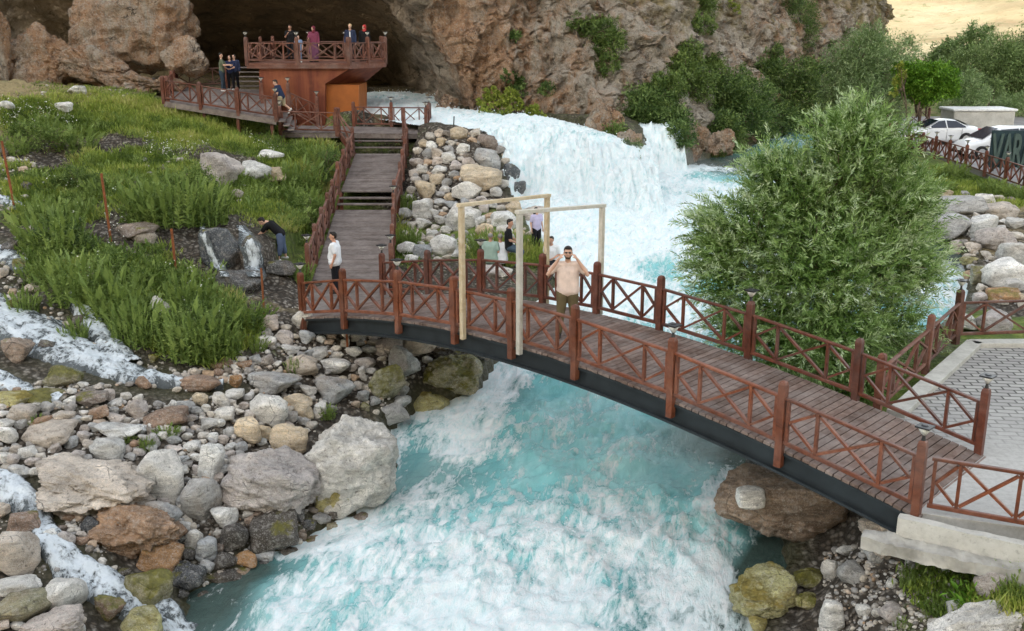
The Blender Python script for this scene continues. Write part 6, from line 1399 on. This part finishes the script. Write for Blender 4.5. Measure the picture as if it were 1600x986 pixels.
def person(label, loc, rz, pose, shirt, pants, H=1.75, hair='short', shoes='white', sk=None, vox=.011, sleeve='short', legs='long', glasses=False, fingers=True, scarf=None, skirt=False, fat=1.0, cat='person', extra=None, group=None):
    """pose in metres for a 1.75 m figure; x to the right of the picture, -y towards the viewer when rz = 0"""
    root = empty('person', tuple(loc), rz); tag(root, label, cat, group); s = H / 1.75; sk = sk or skin
    J = dict(hip=(0, 0, .92), chest=(0, 0, 1.28), neck=(0, 0, 1.46), head=(0, -.015, 1.62), sl=(-.19, 0, 1.41), sr=(.19, 0, 1.41), el=(-.25, .02, 1.13), er=(.25, .02, 1.13), wl=(-.26, -.06, .88), wr=(.26, -.06, .88),
             hl=(-.09, 0, .90), hr=(.09, 0, .90), kl=(-.11, -.02, .49), kr=(.11, -.02, .49), al=(-.12, .02, .09), ar=(.12, .02, .09), face=(0, -1, 0))
    J.update(pose); J = {k: np.array(v, float) for k, v in J.items()}; face = unit(J['face']); upv = unit(J['head'] - J['neck']); rt = unit(np.cross(face, upv)); upv = np.cross(rt, face)
    Rm = np.stack([rt, -face, upv], 1)            # local head axes: x right, y back, z up
    def hp(x, y, z): return J['head'] + Rm @ np.array([x, y, z])
    B = []
    def c(a, ra, b, rb, sx=1.0): B.append(('c', a, ra, b, rb, sx))
    torso = unit(J['chest'] - J['hip']); sd = unit(J['sr'] - J['sl'])
    wide = fat
    for dx_ in (-1, 1):
        c(J['hip'] + sd * dx_ * .07, .105 * wide, J['chest'] + sd * dx_ * .075, .10 * wide)
    c(J['chest'] + sd * -.1, .09, J['chest'] + sd * .1, .09); c(J['sl'] + sd * .04, .06, J['sr'] - sd * .04, .06); c(J['chest'], .09, J['neck'], .055); c(J['neck'] - torso * .02, .055, J['head'] + upv * -.06, .05)
    for S in 'lr':
        c(J['s' + S], .056, J['e' + S], .041); c(J['e' + S], .041, J['w' + S], .027)
        c(J['h' + S], .10, J['k' + S], .058); c(J['k' + S], .058, J['a' + S], .036)
        fd = J.get('f' + S); a = J['a' + S]
        fd = np.array(fd) if fd is not None else unit(np.array([face[0], face[1], 0]) + 1e-6)
        c(a + fd * -.03 + (0, 0, -.03), .038, a + fd * .13 + (0, 0, -.055), .030)
        # hand: palm, four fingers, thumb
        hd = J.get('d' + S); w_ = J['w' + S]; hd = unit(np.array(hd)) if hd is not None else unit(J['w' + S] - J['e' + S]); pn = J.get('p' + S); pn = np.array(pn) if pn is not None else sd * (1 if S == 'l' else -1)
        pn = unit(pn - hd * (pn @ hd)); ac = np.cross(hd, pn); ac = ac * (1 if S == 'l' else -1)
        c(w_ + hd * .02, .026, w_ + hd * .085, .030, 1.0); B[-1] = ('c', w_ + hd * .015 - ac * .014, .019, w_ + hd * .085 - ac * .022, .0165, 1); c(w_ + hd * .015 + ac * .012, .019, w_ + hd * .085 + ac * .022, .0165); c(w_ + hd * .02, .02, w_ + hd * .09, .018)
        if fingers:
            curl = J.get('c' + S); curl = .45 if curl is None else float(curl)
            for q, (o_, ln_) in enumerate(((-.030, .062), (-.010, .074), (.011, .070), (.031, .056))):
                b0 = w_ + hd * .088 + ac * o_; d1 = unit(hd + pn * curl * .8 + ac * o_ * 2); b1 = b0 + d1 * ln_ * .55; d2 = unit(hd + pn * curl * 2.2); b2 = b1 + d2 * ln_ * .5
                c(b0, .0095, b1, .0088); c(b1, .0088, b2, .0075)
            tb_ = w_ + hd * .03 - ac * .028; t1 = tb_ + unit(hd * .8 - ac * .75 + pn * .35) * .042; t2 = t1 + unit(hd - ac * .1 + pn * .5) * .032; c(tb_, .013, t1, .011); c(t1, .011, t2, .009)
    B.append(('e', hp(0, .005, .025), (.076, .094, .098), Rm)); B.append(('e', hp(0, -.022, -.04), (.058, .066, .074), Rm)); B.append(('e', hp(0, -.045, -.085), (.032, .035, .028), Rm))
    c(hp(0, -.088, .02), .009, hp(0, -.106, -.018), .0135); c(hp(-.012, -.094, -.022), .008, hp(.012, -.094, -.022), .008); c(hp(-.018, -.084, -.052), .008, hp(.018, -.084, -.052), .008)
    for q in (-1, 1): B.append(('e', hp(q * .077, .01, -.002), (.010, .020, .032), Rm)); c(hp(q * .012, -.083, .028), .010, hp(q * .045, -.070, .028), .009)
    B2 = []
    for p in B:
        if p[0] == 'c': B2.append(('c', np.array(p[1]) * s, p[2] * s, np.array(p[3]) * s, p[4] * s) + ((p[5],) if len(p) > 5 else ()))
        else: B2.append(('e', np.array(p[1]) * s, np.array(p[2]) * s, p[3]))
    blob('body', B2, sk, root, vox * s, 4)
    def cloth(name, prims, mat, vx=None, sm=5): return blob(name, [(('c', np.array(p[1]) * s, p[2] * s, np.array(p[3]) * s, p[4] * s)) if p[0] == 'c' else ('e', np.array(p[1]) * s, np.array(p[2]) * s, p[3]) for p in prims], mat, root, (vx or vox * 1.15) * s, sm)
    k = []
    for dx_ in (-1, 1):
        k.append(('c', J['hip'] + sd * dx_ * .075 - torso * .02, .122 * wide, J['chest'] + sd * dx_ * .085, .118 * wide))
    k.append(('c', J['chest'] - sd * .1, .105, J['chest'] + sd * .1, .105)); k.append(('c', J['sl'] + sd * .035 - torso * .01, .072, J['sr'] - sd * .035 - torso * .01, .072)); k.append(('c', J['chest'], .10, J['neck'] - torso * .055, .06))
    k.append(('c', J['hip'] - sd * .075 * wide, .128 * wide, J['hip'] + sd * .075 * wide, .128 * wide)); k.append(('c', J['hip'] + torso * .0, .13 * wide, J['chest'], .12 * wide))
    if fat > 1.15: k.append(('c', J['hip'] + torso * .12 + face * .06, .15, J['hip'] + torso * .2 + face * .05, .14))
    for S in 'lr':
        e = J['s' + S] + (J['e' + S] - J['s' + S]) * (.68 if sleeve == 'short' else 1.0)
        k.append(('c', J['s' + S] - torso * .012, .076, e, .070 if sleeve == 'short' else .056))
        if sleeve == 'long': k.append(('c', J['e' + S], .056, J['e' + S] + (J['w' + S] - J['e' + S]) * .92, .040))
    cloth('shirt', k, shirt)
    k = []
    if skirt: k = [('c', J['hip'], .15, (J['al'] + J['ar']) / 2 + (0, 0, .12), .21), ('c', J['hip'] + sd * -.06, .13, J['kl'], .15), ('c', J['hip'] + sd * .06, .13, J['kr'], .15)]
    else:
        k.append(('c', J['hip'] - sd * .06, .122 * wide, J['hip'] + sd * .06, .122 * wide))
        for S in 'lr':
            k.append(('c', J['h' + S], .122, J['k' + S], .080 if legs != 'shorts' else .098))
            if legs == 'long': k.append(('c', J['k' + S], .080, J['a' + S] + (0, 0, .03), .062))
            if legs == 'cropped': k.append(('c', J['k' + S], .088, J['k' + S] + (J['a' + S] - J['k' + S]) * .55, .080))
    cloth('trousers' if not skirt else 'skirt', k, pants)
    if shoes:
        mt = mcloth('shoe ' + shoes, dict(white=(.72, .72, .70), dark=(.04, .035, .03), brown=(.2, .12, .07), bare=(.42, .25, .18))[shoes])
        for S in 'lr':
            a = J['a' + S]; fd = J.get('f' + S); fd = np.array(fd) if fd is not None else unit(np.array([face[0], face[1], 0]) + 1e-6)
            cloth('shoe', [('c', a + fd * -.05 + (0, 0, -.035), .048, a + fd * .15 + (0, 0, -.052), .037)], mt, .012)
    hk = []
    if hair == 'short': hk = [('e', hp(0, .022, .048), (.082, .092, .084), Rm), ('e', hp(0, -.045, .100), (.062, .045, .030), Rm), ('e', hp(0, .055, .0), (.070, .055, .070), Rm)]
    if hair == 'long': hk = [('e', hp(0, .025, .045), (.086, .095, .088), Rm), ('c', hp(0, .06, .0), .075, hp(0, .09, -.20), .06)]
    if hair == 'grey': hk = [('e', hp(0, .03, .04), (.080, .085, .075), Rm)]
    if hair == 'blond': hk = [('e', hp(0, .022, .048), (.086, .095, .088), Rm)]
    if hk: cloth('hair', hk, hair_m if hair in ('short', 'long') else mcloth('hair ' + hair, (.30, .28, .26) if hair == 'grey' else (.50, .36, .20)), .009, 3)
    if scarf: cloth('headscarf', [('e', hp(0, .02, .035), (.092, .105, .105), Rm), ('c', hp(0, .03, -.05), .085, hp(0, .02, -.16), .10)], scarf, .011, 3)
    if glasses:
        g = MB()
        for q in (-1, 1):
            pts = [hp(q * .032 + .023 * math.cos(t), -.108 + .012 * abs(.032 + .0), .026 + .017 * math.sin(t)) * s for t in np.linspace(0, 2 * math.pi, 14, endpoint=False)]
            g.prism(pts, -face * .006 * s)
            g.beam(hp(q * .055, -.100, .030) * s, hp(q * .080, .01, .018) * s, .004, .006)
        g.beam(hp(-.012, -.106, .030) * s, hp(.012, -.106, .030) * s, .004, .005); g.build('sunglasses', M['lamp_body'], root)
    for q in (-1, 1):
        if not glasses: MB().lathe([(.001, -.004), (.008, 0), (.001, .004)], tuple(hp(q * .032, -.082, .026) * s), 8, 'y').build('eye', M['lamp_body'], root, True)
    if extra: extra(root, J, s, hp)
    return root
# the man on the bridge
sm = 7.62; mp_ = BP(sm, 1.0); mp_[2] = bz(sm)
person('bearded man in a beige T-shirt on the bridge, both hands on his sunglasses', mp_, R(-3), dict(hip=(.01, 0, .93), el=(-.36, -.08, 1.235), er=(.36, -.08, 1.235), wl=(-.17, -.14, 1.535), wr=(.17, -.14, 1.535), dl=(.58, .10, .80), dr=(-.58, .10, .80), pl=(.8, .2, -.3), pr=(-.8, .2, -.3), cl=.8, cr=.8,
        kl=(-.12, -.03, .49), kr=(.12, .0, .49), al=(-.15, .0, .09), ar=(.15, .02, .09), head=(0, -.02, 1.625)), mcloth('beige T-shirt', (.72, .58, .51)), mcloth('olive trousers', (.145, .115, .062)), 1.88, 'short', 'dark', skin2, .008, glasses=True, fat=1.08,
        extra=lambda r, J, s, hp: blob('beard', [('e', hp(0, -.058, -.082) * s, np.array((.044, .034, .026)) * s, np.eye(3)), ('c', hp(-.058, -.02, -.04) * s, .018, hp(-.03, -.066, -.088) * s, .016), ('c', hp(.058, -.02, -.04) * s, .018, hp(.03, -.066, -.088) * s, .016)], mcloth('beard', (.07, .045, .03)), r, .007, 3))
# man in white at the ramp foot, in profile to the left
p = P(526, 458, .02)
person('man in a white T-shirt and black trousers at the ramp foot, looking left', p, 0, dict(face=(-1, -.12, 0), sl=(-.03, -.19, 1.41), sr=(.03, .19, 1.41), el=(.05, -.25, 1.13), er=(.06, .22, 1.13), wl=(-.04, -.27, .90), wr=(-.02, .25, .9), hl=(0, -.09, .9), hr=(0, .09, .9), kl=(-.02, -.10, .49), kr=(.02, .1, .49), al=(.0, -.11, .09), ar=(.05, .11, .09), head=(-.03, 0, 1.62), pl=(0, 1, 0), pr=(0, -1, 0)),
       mcloth('white T-shirt', (.78, .79, .82)), mcloth('black trousers', (.016, .016, .02)), 1.68, 'short', 'dark', skin, .011, fat=1.25)
# bending man
h = hit(440, 414, bvh_t)
person('man in a black T-shirt and blue jeans bending left to touch the trickling water', (h.x, h.y, h.z + .12), 0, dict(hip=(.02, 0, .86), chest=(-.24, -.02, 1.12), neck=(-.38, -.03, 1.20), head=(-.50, -.05, 1.22), face=(-.75, -.1, -.6), sl=(-.33, -.2, 1.14), sr=(-.33, .17, 1.14), el=(-.50, -.2, .90), er=(-.47, .14, .88), wl=(-.70, -.14, .77), wr=(-.68, .06, .74), hl=(.02, -.09, .84), hr=(.02, .09, .84), kl=(.02, -.1, .46), kr=(.06, .1, .47), al=(-.06, -.12, .08), ar=(.12, .1, .12), fl=(-.9, -.3, 0), fr=(-.9, .2, 0)),
       mcloth('black T-shirt', (.014, .014, .016)), mcloth('blue jeans', (.12, .16, .26)), 1.76, 'short', 'white', skin2, .011, legs='cropped')
# man stepping down
p = PY(438, 184, 44.9)
person('man in a navy T-shirt and khaki shorts stepping down from the cave walkway', (p[0], 44.95, p[2]), 0, dict(face=(-.9, -.25, -.35), hip=(.10, 0, .90), chest=(-.02, 0, 1.20), neck=(-.10, 0, 1.36), head=(-.14, 0, 1.48), sl=(-.08, -.19, 1.32), sr=(-.03, .19, 1.32), el=(-.02, -.25, 1.05), er=(.05, .22, 1.05), wl=(-.09, -.27, .83), wr=(-.08, .26, .83), hl=(.08, -.09, .88), hr=(.12, .09, .88), kl=(-.10, -.1, .50), kr=(.14, .1, .58), al=(-.02, -.11, .09), ar=(.42, .1, .36), fl=(-.95, -.2, -.1), fr=(-.6, 0, -.75)),
       mcloth('navy T-shirt', (.022, .035, .075)), mcloth('khaki shorts', (.42, .36, .24)), 1.75, 'short', 'white', skin2, .014, legs='shorts')
# trio on the walkway
p = PY(349, 143, 49.0)
person('man in an olive T-shirt and jeans on the cave walkway, holding out a phone', p, 0, dict(face=(.9, -.3, 0), sl=(.05, -.19, 1.41), sr=(-.03, .19, 1.41), el=(.18, -.28, 1.20), er=(.15, .2, 1.2), wl=(.42, -.22, 1.20), wr=(.40, .1, 1.2), hl=(0, -.09, .9), hr=(0, .09, .9), kl=(.03, -.1, .49), kr=(.0, .1, .49), al=(.0, -.11, .09), ar=(.05, .11, .09)), mcloth('olive T-shirt', (.13, .15, .10)), mcloth('dark jeans', (.04, .06, .085)), 1.76, 'short', 'white', skin2, .015,
       extra=lambda r, J, s, hp: MB().box((.52, -.12, 1.24), (.015, .14, .075)).build('phone', M['lamp_body'], r))
person('woman with long dark hair and a navy patterned top beside the man with the phone', PY(362, 141, 49.4), 0, dict(face=(-.3, -.95, 0), el=(-.22, -.12, 1.15), wl=(-.1, -.22, 1.1), er=(.24, -.1, 1.15), wr=(.12, -.2, 1.1)), mcloth('navy top', (.025, .035, .085)), mcloth('black trousers', (.016, .016, .02)), 1.60, 'long', 'white', skin2, .015)
person('woman in black with long dark hair, rightmost of the group on the cave walkway', PY(369, 139, 49.9), 0, dict(face=(-.5, -.85, 0)), mcloth('dark blue blouse', (.04, .05, .10)), mcloth('black trousers', (.016, .016, .02)), 1.60, 'long', 'dark', skin2, .015, sleeve='long')
# people up on the platform
zt_ = zt + .09
def plat(px, Y): return np.array([PY(px, 100, Y)[0], Y, zt_])
person('person in black hidden in the dark behind the platform railing, at its left', plat(456, 51.2), 0, dict(face=(-.2, -1, 0), el=(-.22, -.12, 1.15), wl=(-.1, -.25, 1.3)), mcloth('black T-shirt', (.014, .014, .016)), mcloth('black trousers', (.016, .016, .02)), 1.70, 'short', 'dark', skin, .016)
person('child in a light blue outfit at the platform railing', plat(468, 49.0), 0, dict(face=(.5, -1, 0)), mcloth('light blue top', (.22, .30, .46)), mcloth('light blue trousers', (.20, .27, .42)), 1.22, 'long', 'white', skin2, .016)
person('woman in a plum dress and headscarf at the centre of the platform', plat(492, 49.4), 0, dict(face=(-.6, -.8, 0), el=(-.24, -.1, 1.15), wl=(-.2, -.3, 1.15)), mcloth('plum dress', (.20, .05, .09)), mcloth('plum skirt', (.15, .06, .11)), 1.64, None, 'dark', skin2, .015, sleeve='long', scarf=mcloth('plum scarf', (.17, .03, .05)), skirt=True)
person('fair haired person in a white shirt and navy jacket at the platform corner', plat(549, 50.2), 0, dict(face=(-.2, -1, 0)), mcloth('navy jacket', (.03, .04, .08)), mcloth('black trousers', (.016, .016, .02)), 1.74, 'blond', 'dark', skin2, .015, sleeve='long', extra=lambda r, J, s, hp: blob('shirt_front', [('c', np.array((.0, -.10, 1.36)) * s, .035, np.array((.01, -.10, 1.08)) * s, .04)], mcloth('white shirt', (.78, .78, .78)), r, .012, 2))
person('person in black with a red headscarf at the right end of the platform', plat(571, 50.6), 0, dict(face=(-.7, -.7, 0)), mcloth('black T-shirt', (.014, .014, .016)), mcloth('black trousers', (.016, .016, .02)), 1.70, None, 'dark', skin2, .015, sleeve='long', scarf=mcloth('red scarf', (.45, .05, .05)))
# group on the rocks behind the bridge
SIT = dict(hip=(0, 0, .52), chest=(0, -.03, .86), neck=(0, -.05, 1.03), head=(0, -.07, 1.19), sl=(-.19, -.04, .99), sr=(.19, -.04, .99), el=(-.25, .0, .74), er=(.25, .0, .74), wl=(-.14, -.22, .66), wr=(.14, -.22, .66), hl=(-.09, 0, .50), hr=(.09, 0, .50), kl=(-.14, -.42, .46), kr=(.14, -.42, .46), al=(-.13, -.44, .09), ar=(.13, -.44, .09))
def seat_at(px, py, dz): h = hit(px, py, bvh_t); return (h.x, h.y, h.z + dz)
def bench_rock(px, py, w_, lab, c='G'): boulder(px, py, w_, w_ * .6, c, lab, 'rock')
person('heavy man in a green shirt sitting on the rocks with his back turned, leftmost', seat_at(766, 424, -.12), R(170), SIT, mcloth('sage green shirt', (.32, .42, .36)), mcloth('grey blue jeans', (.10, .13, .17)), 1.75, 'grey', 'dark', skin, .012, fat=1.3)
person('man in a white shirt sitting on the rocks with his back turned', seat_at(782, 424, -.12), R(185), SIT, mcloth('white T-shirt', (.78, .79, .82)), mcloth('black trousers', (.016, .016, .02)), 1.72, 'grey', 'dark', skin, .012, fat=1.2)
person('young man in a black T-shirt rising from the rocks, facing right', seat_at(796, 424, .12), 0, dict(face=(.9, -.3, -.1), hip=(-.02, 0, .66), chest=(-.03, 0, 1.04), neck=(0, 0, 1.22), head=(.02, 0, 1.38), sl=(.0, -.19, 1.17), sr=(-.03, .19, 1.17), el=(.02, -.26, .90), er=(.05, .2, .9), wl=(.26, -.22, .80), wr=(.25, .12, .8), hl=(0, -.09, .64), hr=(0, .09, .64), kl=(.38, -.14, .52), kr=(.36, .12, .5), al=(.22, -.16, .09), ar=(.28, .12, .09)), mcloth('black T-shirt', (.014, .014, .016)), mcloth('slate jeans', (.06, .09, .12)), 1.75, 'short', 'dark', skin, .012)
person('man in a white T-shirt sitting by the water, beside the pine portal upright', seat_at(862, 428, -.1), R(-25), SIT, mcloth('white T-shirt', (.78, .79, .82)), mcloth('black trousers', (.016, .016, .02)), 1.72, 'short', 'dark', skin, .012, fat=1.1)
person('person in a lilac top and black trousers half hidden behind the pine portal upright', seat_at(838, 392, 0), R(30), dict(face=(.7, -.6, 0)), mcloth('lilac top', (.55, .50, .70)), mcloth('black trousers', (.016, .016, .02)), 1.45, 'long', 'dark', skin2, .013)
bench_rock(768, 424, 34, 'grey rock the man in green sits on', 'P'); bench_rock(785, 426, 30, 'grey rock the man in the white shirt sits on', 'L'); bench_rock(866, 428, 30, 'pale rock the man by the water sits on', 'L')

# ------------------------------------------------------------ cars
paint = mat_plain('white car paint', (.80, .82, .85), .25, 0, .5, .01, 2, 0, Coat_Weight=.6)
glassm = mat_plain('dark car glass', (.015, .02, .035), .08, 0, .6, .05, 2, 0); tyre = mat_plain('black rubber', (.02, .02, .02), .8, 0, .3, .1, 10, .1); rim = mat_plain('alloy rim', (.62, .63, .65), .3, .7, .5, .05, 4, 0); red_l = mat_plain('red tail lamp', (.45, .02, .03), .2, 0, .5, .05, 4, 0); lampc = mat_plain('clear head lamp', (.6, .64, .68), .1, 0, .6, .05, 4, 0)
def car(label, loc, rz, top, bot, wid, glass, wheels, wr, tail=True, belt=.93, name='parked_car', cat='car'):
    """profile along x (front at -x); cross sections lofted from side profile"""
    root = empty(name, loc, rz); tag(root, label, cat); 
    xs = np.linspace(top[0][0], top[-1][0], 70); zt_ = np.interp(xs, [p[0] for p in top], [p[1] for p in top]); 
    for _ in range(3): zt_[1:-1] = (zt_[:-2] + 2 * zt_[1:-1] + zt_[2:]) / 4
    zb = np.interp(xs, [p[0] for p in bot], [p[1] for p in bot])
    L = xs[-1] - xs[0]; V = []; m = 22
    for x, a, b in zip(xs, zt_, zb):
        e = min(x - xs[0], xs[-1] - x); hw = wid / 2 * (1 - .22 * math.exp(-e / .28) - .05 * math.exp(-e / .9))
        for k in range(m):
            t = k / (m - 1); side = -1 if t < .5 else 1; u = abs(t - .5) * 2     # u=1 sill, 0 roof centre
            z = a - (a - b) * (max(0, u - .42) / .58) if u > .42 else a; 
            bl = min(belt, a - .02); zr = z
            if u <= .42: y = u / .42; y_ = y; zz = a - .045 * y ** 3
            else: y_ = 1; zz = a - .045 - (a - .045 - b) * (u - .42) / .58
            taper = 1.0
            if zz > bl: taper = 1 - .34 * min(1, (zz - bl) / .5)
            else: taper = 1 - .05 * ((bl - zz) / max(.2, bl - b)) ** 2
            V.append((x, side * y_ * hw * taper * (.86 if u <= .42 else (.86 + .14 * min(1, (u - .42) / .06))), zz))
    n = len(xs); F = [[i * m + k, i * m + k + 1, (i + 1) * m + k + 1, (i + 1) * m + k] for i in range(n - 1) for k in range(m - 1)] + [[i * m + m - 1, i * m, (i + 1) * m, (i + 1) * m + m - 1] for i in range(n - 1)]
    mb = MB(); mb.add(V, F, ng=[list(range(m))[::-1], list(range((n - 1) * m, n * m))]); mb.build('body', paint, root, True)
    for g in glass:   # side windows as thin panels on both sides
        for sy in (-1, 1):
            mb = MB(); P_ = []
            for (x, z) in g:
                tp = 1 - .34 * min(1, max(0, (z - belt)) / .5); P_.append((x, sy * (wid / 2 * tp * .995 + .006), z))
            mb.prism(P_, (0, sy * .008, 0)); mb.build('side_window', glassm, root)
    def screen(xa, za, xb, zb_, nm):
        wa = wid / 2 * .84; wb = wid / 2 * .62; mb = MB(); dn = .02; dx_ = -1 if xb > xa else 1
        mb.prism([(xa + dx_ * dn, -wa, za + dn), (xa + dx_ * dn, wa, za + dn), (xb + dx_ * dn, wb, zb_ + dn), (xb + dx_ * dn, -wb, zb_ + dn)], (dx_ * .008, 0, .008)); mb.build(nm, glassm, root)
    for sc_ in wheels['screens']: screen(*sc_)
    for x in wheels['x']:
        for sy in (-1, 1):
            y = sy * (wid / 2 - .10); 
            MB().lathe([(wr * 1.12, -.02), (wr * 1.12, .03)], (x, sy * (wid / 2 - .012), wr), 28, 'y').build('wheel_arch', tyre, root)
            t = MB().lathe([(wr * .6, -.11), (wr * .94, -.11), (wr, -.08), (wr, .08), (wr * .94, .11), (wr * .6, .11)], (x, y + sy * .03, wr), 28, 'y').build('wheel', tyre, root, True)
            r = MB(); 
            yo = y + sy * .15
            r.lathe([(wr * .68, 0), (wr * .62, .012)], (x, yo - .006, wr), 28, 'y'); 
            for q in range(10):
                a = q * 2 * math.pi / 10; r.beam((x + .05 * math.cos(a), yo + sy * .012, wr + .05 * math.sin(a)), (x + wr * .62 * math.cos(a), yo + sy * .012, wr + wr * .62 * math.sin(a)), .03, .02, (0, 1, 0))
            r.build('rim', rim, t)
    if tail:
        for sy in (-1, 1): MB().box((xs[-1] - .10, sy * wid * .40, .86), (.30, .10, .13)).build('tail_light', red_l, root, bevel=.02)
    for sy in (-1, 1):
        MB().box((xs[0] + .22, sy * wid * .40, .66), (.34, .12, .11)).build('headlight', lampc, root, bevel=.02)
        MB().lathe([(.02, -.06), (.07, -.03), (.075, .03), (.03, .06)], (wheels['mirror'][0], sy * (wid / 2 + .02), wheels['mirror'][1]), 10, 'y', sy=.8).build('side_mirror', paint, root, True)
        for hx in wheels['handles']: MB().box((hx, sy * (wid / 2 + .0), .84), (.18, .03, .03)).build('door_handle', paint, root)
        for sx in wheels['seams']: MB().box((sx, sy * (wid / 2 - .012), .60), (.008, .03, .60)).build('door_seam', tyre, root)
    MB().box((xs[0] + .02, 0, .36), (.06, wid * .5, .14)).build('grille', tyre, root)
    return root
sp = P(1461, 221, 0)
_car = car('white sedan parked sideways behind the car park railing', (sp[0] - .55, sp[1] - 1.2, 0), R(2), [(-2.35, .52), (-2.3, .68), (-1.9, .80), (-1.1, .93), (-.95, .96), (-.1, 1.38), (.35, 1.44), (.9, 1.40), (1.65, 1.06), (2.2, 1.02), (2.33, .90), (2.36, .6)],
    [(-2.35, .3), (-2.0, .2), (2.0, .2), (2.36, .34)], 1.8, [[(-.82, .97), (-.15, 1.33), (.22, 1.375), (.26, .97)], [(.32, .97), (.30, 1.375), (.85, 1.34), (1.38, 1.04), (1.35, .99)]],
    dict(x=(-1.45, 1.42), screens=[(-.95, .97, -.12, 1.36, 'windscreen'), (1.62, 1.07, .95, 1.37, 'rear_window')], mirror=(-.72, 1.0), handles=(.05, 1.0), seams=(-.85, .28, 1.15)), .33)
_car.scale = (1.07, 1.07, 1.07)
sp = PY(1590, 250, 57)
car('white people carrier at the right edge, partly hidden by the dark lettered sign', (sp[0] - 1.1, 57, 0), R(6), [(-2.45, .5), (-2.4, .78), (-2.1, .92), (-1.5, 1.05), (-.55, 1.62), (.0, 1.72), (2.2, 1.70), (2.5, 1.2), (2.55, .6)],
    [(-2.45, .3), (-2.1, .22), (2.2, .22), (2.55, .34)], 1.85, [[(-1.15, 1.12), (-.5, 1.54), (-.42, 1.12)], [(-.36, 1.12), (-.42, 1.56), (.6, 1.62), (.6, 1.12)], [(.66, 1.12), (.66, 1.62), (2.1, 1.60), (2.3, 1.2)]],
    dict(x=(-1.55, 1.5), screens=[(-1.48, 1.08, -.55, 1.62, 'windscreen')], mirror=(-.95, 1.15), handles=(.45, 1.5), seams=(-.5, .63)), .34, belt=1.08)
# dark green sign with tall letters
sg = tag(empty('lettered_sign', (20.6, 51.6, 0)), 'dark slate green sign with tall faded capital letters at the car park edge', 'sign')
sm_ = mat_plain('dark slate sign', (.022, .045, .055), .6, 0, .3, .25, 2, .1); lm = mat_plain('faded green grey letters', (.065, .10, .09), .6, 0, .3, .2, 3, .1)
a_ = PY(1545, 262, 51.0); tp_ = PY(1548, 204, 51.0)
LFT, HGT = a_[0], tp_[2] - .15
mb = MB(); mb.box((LFT + 3.1 - 20.6, .12 + 51 - 51.6, tp_[2] / 2 + .1), (6.2, .08, tp_[2] - .2)); mb.build('panel', sm_, sg)
for kx in (.3, 2.9, 5.9): MB().box((LFT + kx - 20.6, .22 - .6, tp_[2] / 2), (.08, .08, tp_[2])).build('post', M['steel_dark'], sg)
for i, chx in enumerate('VARAN'):
    cu = bpy.data.curves.new('letter', 'FONT'); cu.body = chx; cu.size = 2.35; cu.extrude = .05; cu.offset = .05; ob = bpy.data.objects.new('letter', cu); sc.collection.objects.link(ob)
    dg = bpy.context.evaluated_depsgraph_get(); me = bpy.data.meshes.new_from_object(ob.evaluated_get(dg)); bpy.data.objects.remove(ob); me.materials.clear(); me.materials.append(lm)
    o = link('letter', me, sg, (LFT + .02 + i * .50 - 20.6, 51 - 51.6 - .03, .22)); o.rotation_euler = (R(90), 0, 0); o.scale = (.36, 1, 1)
# railings of the car park
def gp(px, py): return P(px, py, 0)
c0 = [gp(1640, 308), gp(1600, 295), gp(1570, 284), gp(1538, 272), gp(1508, 261), gp(1482, 252), gp(1460, 245), gp(1440, 238), gp(1418, 232)]
c0 = [(lambda p, i: np.array([p[0], p[1], 0]))(p, i) for i, p in enumerate(c0)]
railing('long brown railing along the car park edge above the right bank rocks', c0, mat='wood_red', h=1.15, lamps=(2, 3, 4, 5, 6), lo=.12, hr=.95)
railing('brown railing behind the white sedan, turning toward the willow', [gp(1418, 232), gp(1388, 225), gp(1384, 206), gp(1402, 200), gp(1450, 196)], mat='wood_red', h=1.3, lamps=(1, 3), hr=1.05)
tr = PY(1528, 170, 70)
t_ = tag(empty('concrete_trough', (tr[0], 70, 0)), 'long pale concrete block wall behind the sedan', 'wall'); z_ = tr[2]; z0_ = PY(1528, 192, 70)[2]
wdt = 95 * depth(tr) / 1600
mb = MB(); mb.box((0, 0, z_ / 2 - .3), (wdt, 2.2, z_ + .5)); mb.build('wall_block', M['concrete'], t_, bevel=.08); MB().box((-.0, 0, z_ + .0), (wdt + .2, 2.4, .16)).build('cap', mat_plain('white painted cap', (.75, .76, .76), .6), t_, bevel=.05)
# thin sticks near the falls
for k, (px, py, q) in enumerate([(708, 206, 24), (751, 222, 22)]):
    h = hit(px, py, bvh_t); L_ = q * depth(h) / 1600; tag(MB().tube([(0, 0, -.1), (.05 * (1 - 2 * k), 0, L_)], .025, 6).build('signal_stick', M['steel_dark'] if k == 0 else M['concrete'], loc=tuple(h)), ['short dark stick in the boulders near the landing', 'short pale stick between boulders at the lip of the fall'][k], 'stick')
